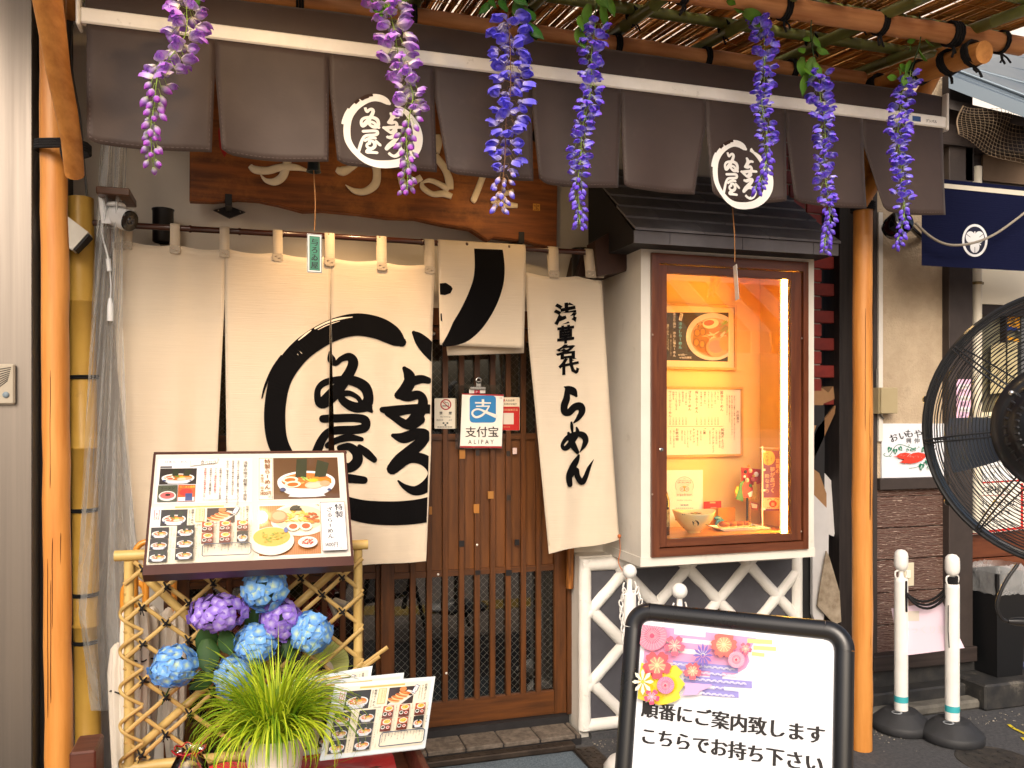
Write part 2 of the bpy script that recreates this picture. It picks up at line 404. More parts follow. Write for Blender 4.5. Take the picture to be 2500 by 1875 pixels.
tag(pl.build('checker_plate', 'steel_plate'), 'rusty brown checker plate strip edging the grey door mat', 'metal plate')
dm = MB(); nx, ny = 34, 18; x0, x1, y0, y1 = 0.25, 1.378, -0.85, -0.256
vs = []; fs = []
for j in range(ny + 1):
    for i in range(nx + 1):
        e = min(i, nx - i, j, ny - j); vs.append((x0 + (x1 - x0) * i / nx, y0 + (y1 - y0) * j / ny, (0.006 if e == 0 else 0.016) + jit(.0012)))
for j in range(ny):
    for i in range(nx): fs.append((j * (nx + 1) + i, j * (nx + 1) + i + 1, (j + 1) * (nx + 1) + i + 1, (j + 1) * (nx + 1) + i))
dm.smooth = True; dm.raw(vs, fs)
tag(dm.build('door_mat', 'mat_blue'), 'grey blue carpet door mat in front of the sliding door', 'door mat')

# ------------------------------------------------------------------ shop building
shop = thing('shop_building', 'ramen shop front with plaster wall, slatted sliding doors and lattice plinth', 'building', (0.5, 0, 0))
w = MB()
w.box(-0.78, 1.75, 0.0, 0.16, 2.02, 5.2); w.box(-0.78, -0.36, 0.0, 0.16, 0.0, 2.02); w.box(1.475, 1.75, 0.0, 0.16, 0.0, 2.02)
w.box(1.75, 2.62, 0.0, 0.16, 2.2, 5.2)
w.build('wall', 'plaster', shop)
w = MB(); w.box(-0.36, 1.475, 1.3, 1.34, 0, 2.4); w.box(-0.36, -0.34, 0.16, 1.3, 0, 2.4); w.box(1.46, 1.475, 0.161, 1.3, 0, 2.4); w.box(-0.36, 1.475, 0.161, 1.3, 0.05, 0.082); w.box(-0.36, 1.475, 0.161, 1.3, 2.3, 2.4)
w.build('interior', 'dark_inside', shop)
fr = MB(); fr.box(-0.37, 1.478, -0.012, 0.15, 1.95, 2.03); fr.box(1.449, 1.478, -0.012, 0.15, 0.083, 1.95); fr.box(-0.37, -0.335, -0.012, 0.15, 0.083, 1.95)
fr.build('door_frame', 'door_wood', shop)

def door_leaf(X0, X1, Y, slats, name_label):
    d = MB(); zb, z1, z2, z3, zt = 0.085, 0.20, 0.795, 1.432, 1.945; t = 0.032
    d.box(X0, X0 + 0.062, Y, Y + t, zb, zt, bev=.002); d.box(X1 - 0.062, X1, Y, Y + t, zb, zt, bev=.002)
    leaf = d.build('sliding_door', 'door_wood', shop)
    r = MB(); r.box(X0 + .0625, X1 - .0625, Y + .001, Y + t - .001, zb, z1, bev=.002); r.build('rail', 'door_wood_h', leaf)
    for zz in (z2, z3):
        r = MB(); r.box(X0 + .0625, X1 - .0625, Y + .006, Y + t - .006, zz - .014, zz + .014); r.build('rail', 'door_wood_h', leaf)
    r = MB(); r.box(X0 + .0625, X1 - .0625, Y + .001, Y + t - .001, 1.885, zt); r.build('rail', 'door_wood_h', leaf)
    for sx in slats:
        r = MB(); r.box(sx - .0125, sx + .0125, Y - .004, Y + .018, z1 - .002, 1.887, bev=.0015); r.build('slat', 'door_wood', leaf)
    edges = [X0 + .0625] + list(slats) + [X1 - .0625]
    for a, c in zip(edges[:-1], edges[1:]):       # boards of the middle panel, one between each pair of slats
        r = MB(); r.box(a + .001, c - .001, Y + .019 + jit(.001), Y + .027, z2 + .0145, z3 - .0145); r.build('board', 'board_wood', leaf)
    for (za, zc) in ((z1, z2 - .014), (z3 + .014, 1.885)):
        r = MB(); r.box(X0 + .063, X1 - .063, Y + .0195, Y + .0235, za + .001, zc - .001); r.build('pane', 'door_glass', leaf)
        wr = MB(); a = X0 + .063; c = X1 - .063; s = 0.034; hgt = zc - za - .004      # wire mesh in the glass
        k = -int(hgt / s) - 1
        while a + k * s < c:
            for sg in (0, 1):
                xa = a + k * s; p = [(xa, za), (xa + hgt, zc)] if sg == 0 else [(xa, zc), (xa + hgt, za)]
                (ax, az), (bx, bz) = p; T0 = max(0, (a - ax) / hgt); T1 = min(1, (c - ax) / hgt)
                if T1 > T0:
                    q0 = (ax + hgt * T0, az + (bz - az) * T0); q1 = (ax + hgt * T1, az + (bz - az) * T1)
                    wr.tube([(q0[0], Y + .0188, q0[1]), (q1[0], Y + .0188, q1[1])], 0.00045, 3, False)
            k += 1
        o = wr.build('wire_mesh', M('wire', '#8d8a80', 0.5, 0.6), leaf); o['kind'] = 'stuff'
    return leaf
sl = [P(x, 1500, 0).x for x in (1008, 1048, 1087, 1127, 1165, 1203, 1241, 1278, 1315)]
leafR = door_leaf(0.547, 1.448, 0.0, sl, '')
sl2 = [-0.334 + .062 + (i + 1) * .0815 for i in range(10)]
leafL = door_leaf(-0.334, 0.60, 0.045, sl2, '')
# tape patches on the slats
for i, (zx, zy, wd_, hg, c) in enumerate([(1670, 660, 45, 70, '#a06a2c'), (1788, 650, 30, 40, '#2a221d'), (2025, 655, 30, 40, '#2a221d'), (2075, 635, 34, 48, '#cdb4ae'), (2028, 995, 30, 40, '#2a221d'),
        (1890, 975, 46, 58, '#9a6a30'), (1780, 1080, 44, 70, '#a06a2c'), (1425, 1095, 24, 60, '#a06a2c'), (1665, 1350, 42, 46, '#141214'), (2092, 1340, 36, 46, '#141214'), (1790, 1573, 42, 34, '#141214'), (2030, 1575, 46, 46, '#141214')]):
    p = P(600 + zx / 3.16, 900 + zy / 3.16, -.006); s = dep(p.x, 0) * 0 + 3.95 / FPX / 3.16
    t = MB(); t.box(p.x - wd_ * s / 2, p.x + wd_ * s / 2, -.0075, -.0042, p.z - hg * s / 2, p.z + hg * s / 2); t.build('tape_patch', M('tape' + c, c, 0.45), leafR)
for zx, zy in ((1785, 1360), (1485, 1588), (1548, 2350)):
    p = P(600 + zx / 3.16, 900 + zy / 3.16, -.006); t = MB(); t.ball((p.x, -.005, p.z), .006, 8, 4, (1, .5, 1)); t.build('stud', M('stud_white', '#d9d4cc', 0.4), leafR)
# pull handle on the right stile
h = MB(); p = P(1378, 1380, -.05); h.tube([(p.x + .03, -.04, .70), (p.x + .03, -.05, .82), (p.x + .03, -.05, .95)], .019, 12); h.build('handle', wood_mat('handle_wood', '#a5682c', '#4b2812', 'z', 0.5, 2), leafR)

# ------------------------------------------------------------------ lattice (namako) plinth
YN = -0.12; nX0, nX1 = 1.469, 2.70; nz0, nz1 = 0.03, 0.842
nb = MB(); nb.box(nX0 + .002, nX1 - .002, YN + .012, 0.16, 0.0, nz1 + .02); plinth = nb.build('plinth_wall', 'white_paint', shop)
nb = MB(); nb.box(nX0 + .05, nX1 - .05, YN - .03, YN + .011, 0.0, 0.029); nb.build('footing', 'asphalt', plinth)
XA = P(1443.7, 1489, YN).x; dx = (P(1753.8, 1461, YN).x - XA) / 4; zA = P(1443.7, 1489, YN).z; dz = (zA - P(1443.7, 1666, YN).z) / 2
def inside(poly, x0, x1, z0, z1): return clip(poly, [(1, 0, -x0), (-1, 0, x1), (0, 1, -z0), (0, -1, z1)])
for j in range(-4, 4):
    for i in range(-1, 11):
        if (i + j) % 2 == 0: continue
        cx, cz = XA + i * dx, zA + j * dz; k = 0.80
        q = inside([(cx - dx * k, cz), (cx, cz - dz * k), (cx + dx * k, cz), (cx, cz + dz * k)], nX0 + .03, nX1 - .03, nz0 + .03, nz1 - .03)
        if len(q) < 3: continue
        t = MB(); t.prism(q, YN + .004 + jit(.001), YN + .013); t.build('tile', 'slate', plinth)
base = MB(); base.box(nX0 + .01, nX1 - .01, YN + .0105, YN + .0125, nz0, nz1); 
def rib(p, q, r=.029):
    # half-round white rib, slightly uneven
    a, c = Vector((p[0], YN + .006, p[1])), Vector((q[0], YN + .006, q[1])); k = 6
    pts = [a.lerp(c, t / k) + Vector((jit(.0012), 0, jit(.0012))) for t in range(k + 1)]
    m_ = MB(); m_.tube(pts, [r * (1 + jit(.05)) for _ in pts], 10, True, 1.0, up=(0, 1, 0)); m_.build('rib', 'rib_white', plinth)
for j in range(-4, 4):
    for i in range(-1, 11):
        if (i + j) % 2: continue
        for sg in (1, -1):
            a = (XA + i * dx, zA + j * dz); c = (XA + (i + 1) * dx, zA + (j + sg) * dz)
            T0, T1 = 0.0, 1.0
            lo, hi, zl, zh = nX0 + .03, nX1 - .03, nz0 + .03, nz1 - .03
            for (s0, s1, l, u) in ((a[0], c[0], lo, hi), (a[1], c[1], zl, zh)):
                d_ = s1 - s0; t0, t1 = (l - s0) / d_, (u - s0) / d_
                if t0 > t1: t0, t1 = t1, t0
                T0, T1 = max(T0, t0), min(T1, t1)
            if T1 - T0 > 0.12: rib((a[0] + (c[0] - a[0]) * T0, a[1] + (c[1] - a[1]) * T0), (a[0] + (c[0] - a[0]) * T1, a[1] + (c[1] - a[1]) * T1))
rib((nX0 + .028, nz0 + .01), (nX0 + .028, nz1 + .01), .031); rib((nX1 - .028, nz0), (nX1 - .028, nz1), .031); rib((nX0 + .01, nz0 + .028), (nX1, nz0 + .028), .031); rib((nX0 + .01, nz1 - .02), (nX1, nz1 - .02), .031)

# ------------------------------------------------------------------ bay with display window
YB = -0.42; bX0, bX1, bz0, bz1 = 1.644, 2.55, 0.858, 2.36
fx0, fx1, fz0, fz1 = (P(1588, 618, YB).x, P(1969, 640, YB).x, P(1588, 1360, YB).z, P(1588, 618, YB).z)
bb = MB()
bb.box(bX0, bX0 + .05, YB + .001, -0.0, bz0 + .03, bz1); bb.box(bX1 - .05, bX1, YB + .001, 0.1, bz0 + .03, bz1)
bb.box(bX0 - .004, bX1 + .004, YB - .002, 0.0, bz0, fz0 + .0); bb.box(bX0 + .05, bX1 - .05, YB, 0.0, fz1, bz1)
bb.box(bX0 + .05, fx0, YB, YB + .06, fz0, fz1); bb.box(fx1, bX1 - .05, YB, YB + .06, fz0, fz1)
bay = bb.build('bay_box', 'white_paint', shop)
cz = MB(); cz.box(bX0 + .051, bX1 - .051, -0.06, -0.05, fz0, fz1); cz.box(bX0 + .051, bX0 + .06, YB + .061, -.061, fz0 + .02, fz1); cz.box(bX1 - .06, bX1 - .051, YB + .061, -.061, fz0 + .02, fz1)
cz.box(bX0 + .061, bX1 - .061, YB + .061, -.061, fz1 - .02, fz1 - .002); cz.build('case_lining', 'case_lining', bay)
shelfz = P(1627, 1318, YB).z + .004
cz = MB(); cz.box(bX0 + .061, bX1 - .061, YB + .03, -.061, fz0 + .001, shelfz); cz.build('shelf', M('shelf_wood', '#c98b45', 0.35, noise=(3, 0.5, '#ae6e2e'), stretch=(2, 20, 20)), bay)
win = MB(); t = 0.037
win.box(fx0, fx0 + t, YB - .016, YB + .03, fz0, fz1)
window = win.build('display_window', 'window_wood', shop)
def onebox(name, mat, par, *a, **k):
    q = MB(); q.box(*a, **k); return q.build(name, mat, par)
onebox('frame_stile', 'window_wood', window, fx1 - t * .75, fx1, YB - .016, YB + .03, fz0, fz1)
onebox('frame_rail', 'window_wood_h', window, fx0 + t, fx1 - t * .75, YB - .015, YB + .03, fz1 - .045, fz1); onebox('frame_rail', 'window_wood_h', window, fx0 + t, fx1 - t * .75, YB - .015, YB + .03, fz0, fz0 + .037)
sx0, sx1, sz0, sz1 = fx0 + t + .004, fx1 - t * .75 - .004, fz0 + .041, fz1 - .049
gx0, gx1, gz0, gz1 = P(1627, 667, YB).x, P(1930, 679, YB).x, P(1627, 1316, YB).z, P(1627, 667, YB).z
for (a, c) in ((sx0, gx0), (gx1, sx1)): onebox('sash_stile', 'window_wood', window, a, c, YB - .006, YB + .022, sz0, sz1, bev=.002)
for (a, c) in ((sz0, gz0), (gz1, sz1)): onebox('sash_rail', 'window_wood_h', window, gx0, gx1, YB - .005, YB + .021, a, c, bev=.002)
q = MB(); q.box(gx0 - .003, gx1 + .003, YB + .007, YB + .010, gz0 - .003, gz1 + .003); q.build('pane', 'case_glass', window)
for (zx, zy) in ((1613, 1098),):
    p = P(zx, zy, YB - .008); q = MB(); q.ball((p.x + .004, YB - .006, p.z), .011, 12, 6, (1.25, .35, .85)); lk = q.build('lock', M('chrome', '#c9c6c0', 0.25, 1.0), window)
    q = MB(); q.box(p.x + .0025, p.x + .0055, YB - .0115, YB - .0095, p.z - .005, p.z + .003); q.build('keyhole', 'black_trim', lk)
for (zx, zy) in ((1594, 817), (1593, 1207), (1958, 826), (1957, 1298)):
    p = P(zx, zy, YB - .018); q = MB(); q.ball((p.x, YB - .0165, p.z), .005, 8, 4, (1, .4, 1)); q.build('screw_hole', M('screw', '#9a8d80', 0.4, 0.8), window)

# ------------------------------------------------------------------ little roof over the bay
YE = -0.55; rX0, rX1 = P(1548, 590, YE).x, P(2047, 620, YE).x; ez0 = P(1548, 592, YE).z; ez1 = P(1548, 563, YE).z
roof = MB(); ridge_y, ridge_z = -0.02, 2.74
roof.raw([(rX0 + .006, YE + .01, ez0 + .003), (rX0 + .006, YE + .01, ez1 - .006), (rX0 + .006, ridge_y, ridge_z - .01), (rX0 + .006, ridge_y, ez0 + .003),
          (rX1 - .006, YE + .01, ez0 + .003), (rX1 - .006, YE + .01, ez1 - .006), (rX1 - .006, ridge_y, ridge_z - .01), (rX1 - .006, ridge_y, ez0 + .003)],
         [(0, 1, 2, 3), (4, 7, 6, 5), (0, 4, 5, 1), (1, 5, 6, 2), (0, 3, 7, 4), (2, 6, 7, 3)])
bayroof = roof.build('bay_roof', 'black_trim', shop)
sl_len = math.hypot(ridge_y - YE, ridge_z - ez1); rows = 6
for r_ in range(rows):
    a, c = r_ / rows, min(1, (r_ + 1.12) / rows); x = rX0 - (0.17 if r_ % 2 else 0.0)
    while x < rX1:
        x0, x1 = max(x, rX0 - .006), min(x + .33, rX1 + .006)
        if x1 - x0 > .01:
            ya, yc = YE - .012 + (ridge_y - YE) * a, YE - .012 + (ridge_y - YE) * c; za, zc = ez1 + (ridge_z - ez1) * a, ez1 + (ridge_z - ez1) * c; lift = 0.013
            m_ = MB(); m_.raw([(x0 + .0015, ya, za + lift * .2), (x1 - .0015, ya, za + lift * .2), (x1 - .0015, ya, za + lift), (x0 + .0015, ya, za + lift), (x0 + .0015, yc, zc - .006), (x1 - .0015, yc, zc - .006), (x1 - .0015, yc, zc + .003), (x0 + .0015, yc, zc + .003)],
                [(0, 1, 2, 3), (3, 2, 6, 7), (0, 4, 5, 1), (0, 3, 7, 4), (1, 5, 6, 2), (4, 7, 6, 5)]); m_.build('shingle', 'shingle', bayroof)
        x += .33
x = rX0 - .02
for wd_ in (.19, .36, .37, .4):
    x1 = min(x + wd_, rX1 + .002)
    if x1 > x + .02: m_ = MB(); m_.box(max(x, rX0) + .0015, x1 - .0015, YE + .0, YE + .009, ez0, ez1 + .002); m_.build('fascia_panel', 'shingle', bayroof)
    x += wd_

# ------------------------------------------------------------------ steel clad column of the next building, far left
sw = thing('steel_clad_wall', 'brushed stainless steel clad wall at the left edge', 'wall', (-1.3, -0.5, 0))
m_ = MB(); m_.box(-3.2, -0.752, -0.50, 0.3, 0.0, 5.2, bev=.004); m_.build('cladding', 'steel', sw)
m_ = MB(); m_.box(-0.751, -0.716, -0.40, 0.3, 0.0, 5.2); m_.build('gap_shade', 'black_trim', sw)  # black strip put in for the shade of the gap beside the cladding
ic = thing('intercom', 'beige intercom with slotted speaker on the steel wall', 'intercom', tuple(P(20, 937, -.50)))
a = P(-40, 888, -.501); c = P(40, 988, -.501)
m_ = MB(); m_.box(a.x, c.x, -.522, -.5005, c.z, a.z, bev=.006); m_.build('housing', M('beige_plastic', '#a79e8d', 0.45, noise=(20, 0.3, '#978d7c')), ic)
for i in range(8):
    p0 = P(-6 - i * 0, 902 + i * 6.5, -.523); p1 = P(27 - i * 1.2, 897 + i * 4.6, -.523)
    m_ = MB(); m_.tube([p0, p1], .0013, 4); m_.build('slot', 'black_trim', ic)
m_ = MB(); p = P(14.5, 964, -.522); m_.lathe([(0.0001, .004), (.0095, .004), (.011, .001), (.011, -.001)], p, 18, Matrix.Rotation(R(90), 4, 'X')); m_.build('button', M('button_grey', '#6f7e88', 0.5), ic)
# brick wall at the back of the narrow alley between the buildings
bw = thing('brick_wall', 'dark red brick wall in the narrow alley beside the display window', 'brick wall', (2.75, 0.05, 0))
m_ = MB(); m_.box(2.58, 2.93, 0.036, 0.16, 0.0, 4.5); m_.build('mortar', 'mortar', bw)
bm0 = MB(); bm0.box(-.1, .1, -.006, .03, -.033, .033, bev=.003); brick = bm0.build('brick', 'brick_dark')
for r_ in range(24):
    for k in range(3):
        x = 2.52 + k * .209 + (.1045 if r_ % 2 else 0); z = 1.62 + r_ * .074
        if x < 3.0: place(brick, 'brick', bw, Matrix.Translation((x, .033, z)))
bpy.data.objects.remove(brick)
# ------------------------------------------------------------------ brush emblem, traced strokes (own unit grid)
RING = [(1040,322,60),(1010,300,100),(960,262,128),(880,222,140),(760,200,142),(640,222,140),(520,280,140),(400,370,140),(310,480,140),(255,590,138),(228,720,135),(220,860,135),(235,1000,130),(280,1110,122),(350,1215,115),(440,1310,115),(540,1395,120),(650,1455,128),(780,1497,142),(920,1512,150),(1060,1510,152),(1200,1490,155),(1320,1445,160),(1430,1370,168),(1510,1275,175),(1565,1160,185),(1585,1030,190),(1580,920,185),(1555,800,165),(1505,690,140),(1440,590,120),(1365,500,100),(1290,435,75),(1215,385,45),(1150,345,14)]
DRY = [[(262,415,8),(205,510,14),(158,630,16),(138,712,8)], [(1165,310,6),(1200,360,12),(1230,385,8)]]
CHARS = [
 [(575,392,12),(586,440,48),(612,472,30),(650,440,35),(700,425,50),(727,462,62),(706,530,62),(650,620,70),(590,692,80),(530,745,70),(500,722,45),(500,652,36),(540,606,40),(620,586,44),(720,590,60),(800,632,66),(826,702,60),(818,762,66),(846,804,20)],
 [(820,770,58),(740,776,62),(670,738,50),(648,692,40),(700,678,34),(752,704,28),(775,738,28)],
 [(532,856,48),(620,852,50),(740,850,50),(802,866,55),(802,915,55),(740,932,52),(620,936,50),(560,956,48),(520,1012,52),(490,1092,58),(466,1170,58),(446,1244,54)],
 [(562,1042,36),(620,1006,40),(700,986,44),(782,998,26)],
 [(640,1058,36),(700,1050,48),(748,1092,58),(752,1152,64),(702,1196,58),(632,1180,48),(602,1140,38),(622,1102,32),(672,1090,26)],
 [(640,1205,40),(596,1258,56),(680,1268,56),(798,1282,44)], [(690,1190,50),(660,1240,46)], [(768,1048,28),(812,1092,50),(862,1140,38)],
 [(1058,506,28),(1084,545,62),(1094,590,72),(1068,645,72),(1018,692,48)], [(1080,606,58),(1160,580,52),(1212,590,40)],
 [(1018,694,40),(1080,702,58),(1150,690,52),(1178,732,58),(1162,800,66),(1122,862,74),(1082,890,56)],
 [(916,792,36),(990,802,66),(1080,790,58),(1180,786,58),(1290,796,48)], [(952,812,46),(1002,852,44),(1062,892,54),(1112,902,48),(1162,860,56)],
 [(985,972,26),(1050,988,66),(1130,962,66),(1188,966,66),(1172,1012,66),(1100,1082,78),(1030,1150,86),(980,1204,70)],
 [(1010,1180,60),(1090,1130,62),(1172,1136,68),(1232,1186,72),(1247,1250,72),(1202,1322,72),(1130,1356,58),(1062,1330,34),(1018,1288,12)]]
def emblem(mk, fx, col, par, sub=4, kw=1.0, kr=1.0, bare='#392a24'):
    """fx maps the traced grid to the print's own coordinates"""
    def tr(pts):
        o = []
        for x, y, w in pts:
            a = fx(x, y); c = fx(x + 10, y); d = fx(x, y + 10)
            k = (math.hypot(c[0] - a[0], c[1] - a[1]) + math.hypot(d[0] - a[0], d[1] - a[1])) / 20; o.append((a[0], a[1], w * k))
        return o
    for nm, grp, kk in (('brush_ring', [RING] + DRY, kr), ('character', CHARS[0:2], kw), ('character', CHARS[2:8], kw), ('character', CHARS[8:13], kw), ('character', CHARS[13:], kw)):
        pr = mk()
        for s in grp: pr.stroke([(x, y, w * kk) for x, y, w in tr(s)], col, sub)
        if nm == 'brush_ring':
            for s in ([(722, 148, 4), (640, 160, 14), (560, 185, 12), (480, 228, 10)], [(455, 240, 6), (420, 268, 12), (375, 308, 6)], [(640, 176, 3), (560, 204, 6), (500, 236, 4)]): pr.stroke(tr(s), bare, sub)
        pr.build(nm, par, 'ink_print')

M('ink_print', '#ffffff', 0.9, attr=True, spec=0.15)
# ------------------------------------------------------------------ awning
YA = -0.86
aX0, aX1 = P(197, 45, YA).x, P(2306, 305, YA).x; aZ = 2.815
M('awning_cloth', '#392a24', 0.62, noise=(5, 0.6, '#2f231f'), bump=(14, 0.25, 0.006), dirt=(4, 0.62, '#54453e', 0.5), sheen=0.1)
aw = thing('awning', 'long dark brown fabric awning with white front bar and slit valance', 'awning', ((aX0 + aX1) / 2, -0.4, 2.8))
m_ = MB(); N_ = 40; vs = []; fs = []
prof = [(-0.855, 2.842), (-0.86, 2.93), (-0.80, 2.965), (-0.62, 3.0), (-0.35, 3.05), (-0.02, 3.12)]
for i in range(N_ + 1):
    x = aX0 + .012 + (aX1 - aX0 - .024) * i / N_
    for k, (y, z) in enumerate(prof): vs.append((x, y, z + (0.003 * math.sin(i * .5 + k * 1.3) + jit(.0012) if 0 < k < 5 else 0)))
k_ = len(prof)
for i in range(N_):
    for k in range(k_ - 1): fs.append((i * k_ + k, (i + 1) * k_ + k, (i + 1) * k_ + k + 1, i * k_ + k + 1))
m_.smooth = True; m_.raw(vs, fs); m_.build('cover', 'awning_cloth', aw)
m_ = MB(); m_.box(aX0, aX1, YA - .012, YA + .02, aZ - .024, aZ + .026, bev=.005); bar = m_.build('front_bar', M('bar_white', '#ece9e2', 0.4, noise=(6, 0.4, '#c9c3b7'), dirt=(14, 0.62, '#8f8779', 0.55)), aw)
pr = Print(plane_map((0, YA - .0122, 0), (1, 0, 0), (0, 0, 1), (0, -1, 0)))
def apx(px, py): p = P(px, py, YA - .0122); return p.x, p.z
p0, p1 = apx(2216, 310), apx(2244, 312); pr.rect(p0[0], aZ - .012, p1[0] - .005, aZ + .012, '#dfe3ea'); pr.text('NJ', p0[0] - .02, aZ - .01, .024, '#2c3d78', 0.05)
p2 = apx(2225, 310); pr.rect(p2[0] + .005, aZ - .011, p1[0] + .008, aZ + .011, '#31568f'); pr.text('デンバル', apx(2260, 312)[0], aZ - .008, .015, '#5b5b66', 0.03)
pr.build('maker_mark', bar)
for x in (aX0, aX1):
    m_ = MB(); s = 1 if x == aX1 else -1; m_.box(min(x, x + s * .012), max(x, x + s * .012), YA - .016, YA + .05, aZ - .034, aZ + .13, bev=.004); m_.build('end_cap', 'bar_white', aw)
# black strip stands in for the shadow line on the wall above the cover
m_ = MB(); m_.box(aX0 + .05, aX1 - .06, -.09, -.0005, 3.06, 3.16); m_.build('shadow_strip', 'black_trim', aw)
for x in (aX0 + .05, aX1 - .12):
    m_ = MB(); m_.tube([(x, -.02, 2.72), (x + (.0), YA + .03, 2.80)], .012, 8); m_.build('arm', M('arm_brown', '#4a3832', 0.5), aw)
slits = [(212, 212), (525, 525), (803, 806), (1060, 1062), (1298, 1301), (1515, 1513), (1722, 1722), (1917, 1919), (2105, 2106), (2300, 2298)]
gapL = [212, 518, 800, 1064, 1300, 1505, 1692, 1909, 2108, 2297]      # right-hand edge of the panel left of each slit, at the hem
gapR = [215, 542, 823, 1090, 1316, 1518, 1730, 1932, 2150, 2300]      # left-hand edge of the panel right of it
def hem(px): return 352 + (px - 212) * (545 - 352) / (2300 - 212)
zT, zB = aZ - .02, P(212, 352, YA).z
def vx(px): return P(px, 400, YA).x
zS = P(525, 180, YA).z
VAL = []
def val_surf(i):
    xl, xr = vx(slits[i][0]), vx(slits[i + 1][0]); bl, br = vx(gapR[i]), vx(gapL[i + 1]); ph = random.uniform(0, 6); sag = random.uniform(.0, .012); amp = random.uniform(.006, .014)
    def f(s, t):          # s across 0..1, t down 0..1
        z = zT + (zB - zT) * t; k = max(0, (zS - z) / (zS - zB)); k = k ** 0.9
        a = xl + (bl - xl) * k; c = xr + (br - xr) * k
        y = YA - .004 - amp * t * math.sin(s * 5.2 + ph) - .012 * t * t - .01 * k * (abs(s - .5) * 2) ** 3 * math.sin(ph * 3)
        z -= sag * t * math.sin(math.pi * s) * 1.4 - .014 * t ** 6 * (1 if s < .08 else 0) * (1 - s / .08 if s < .08 else 0)
        return Vector((a + (c - a) * s, y, z))
    return f
for i in range(9):
    f = val_surf(i); VAL.append(f); nx, nz = 18, 14; m_ = MB(); m_.smooth = True
    m_.raw([f(a / nx, c / nz) for c in range(nz + 1) for a in range(nx + 1)], [(c * (nx + 1) + a, c * (nx + 1) + a + 1, (c + 1) * (nx + 1) + a + 1, (c + 1) * (nx + 1) + a) for c in range(nz) for a in range(nx)])
    pan = m_.build('valance_panel', 'awning_cloth', aw)
    md = pan.modifiers.new('thick', 'SOLIDIFY'); md.thickness = 0.0016; md.offset = 1
    pr = Print(lambda u, v, h, f=f: f(u, v) + Vector((0, -.0006 - h, 0)))     # stitching along hem and slits
    for k in range(24):
        a, c = k / 24 + .004, (k + .62) / 24; lo = .015 + a * .97; hi = .015 + c * .97
        pr.face([(lo, .968), (hi, .968), (hi, .972), (lo, .972)], '#5d4d48')
        if k > 8: pr.face([(.022, a), (.026, a), (.026, c), (.022, c)], '#5d4d48'); pr.face([(.974, a), (.978, a), (.978, c), (.974, c)], '#5d4d48')
    pr.build('stitching', pan)['kind'] = 'stuff'
    if i in (2, 6):
        ox, oy, kx, ky = (820, 210, 1 / 7.9, 1 / 7.9) if i == 2 else (1739.9 - 155 * 148.9 / 1535, 338.7 - 128 * 171.5 / 1462, 148.9 / 1535, 171.5 / 1462)
        def mp(u, v, h, f=f):       # u, v = world X, Z -> on the cloth
            lo, hi = 0.0, 1.0; t = (zT - v) / (zT - zB)
            a = f(0, t); c = f(1, t); s = (u - a.x) / (c.x - a.x); q = f(s, t); return Vector((u, q.y - .0022 - h, v))
        emblem(lambda: Print(mp, 0.0001), lambda x, y: (lambda p: (p.x, p.z))(P(ox + x * kx, oy + y * ky, YA - .02)), '#eceae4', pan, 4, 1.1)

# ------------------------------------------------------------------ bamboo rod, brackets and the big noren curtain
YR = -0.225; rz = 2.286; rx0, rx1 = P(180, 545, YR).x, P(1540, 622, YR).x
M('smoked_bamboo', '#4a2417', 0.3, noise=(3, 0.8, '#2a130d'), stretch=(1.5, 14, 14), coat=0.4)
rod = thing('noren_rod', 'smoked bamboo rod carrying the cream noren curtain', 'rod', (rx0, YR, rz))
m_ = MB(); pts = []; rr = []; x = rx0
while x < rx1:
    for dx_, r_ in ((0, .0125), (.004, .0152), (.009, .0152), (.013, .0125), (.10, .0122)):
        pts.append((x + dx_, YR, rz + .002 * math.sin(x * 4))); rr.append(r_)
    x += .19 + jit(.03)
m_.tube(pts, rr, 12); m_.build('culm', 'smoked_bamboo', rod)
a = P(1462, 640, -.12); br = MB()
br.prism([(1.50, 2.17), (1.64, 2.20), (1.655, 2.25), (1.65, 2.33), (1.62, 2.375), (1.55, 2.37), (1.485, 2.33)], -.27, -.17); br.prism([(1.44, 2.18), (1.64, 2.2), (1.63, 2.30), (1.47, 2.30)], -.169, -.001)
br.build('bracket', M('bracket_wood', '#3a2218', 0.5, noise=(8, .6, '#241109')), rod)
br = MB(); br.box(rx0 + .115, rx0 + .15, -.21, -.001, 2.17, 2.27); br.build('bracket', 'door_wood', rod)

YC = -0.24
cloth_mat('canvas', '#e6d8c2', transl=0.30)
M('ink', '#0d0b0c', 0.85)
nor = thing('noren_curtain', 'cream canvas noren with black brush circle, one panel flung over the rod', 'curtain', (0.4, YC, 1.3))
def nsurf(px, py, h=0.0, amp=1.0):
    p = P(px, py, YC); fall = max(0.0, (rz - p.z))
    y = YC - .016 * amp * math.sin(p.x * 9.0 + 0.6) * min(1, fall * 1.6) - .010 * amp * math.sin(p.x * 23 + p.z * 2.1) * min(1, fall) - .004 * amp * math.sin(p.x * 41 - p.z * 3.3) * min(1, fall * 1.3) - .01 * fall
    return P(px, py, y - h)
def lerp(a, c, t): return a + (c - a) * t
def side(pts, y):     # x of an edge given as [(x, y)...] at height y
    for (x0, y0), (x1, y1) in zip(pts[:-1], pts[1:]):
        if y <= y1: return lerp(x0, x1, (y - y0) / (y1 - y0))
    return pts[-1][0]
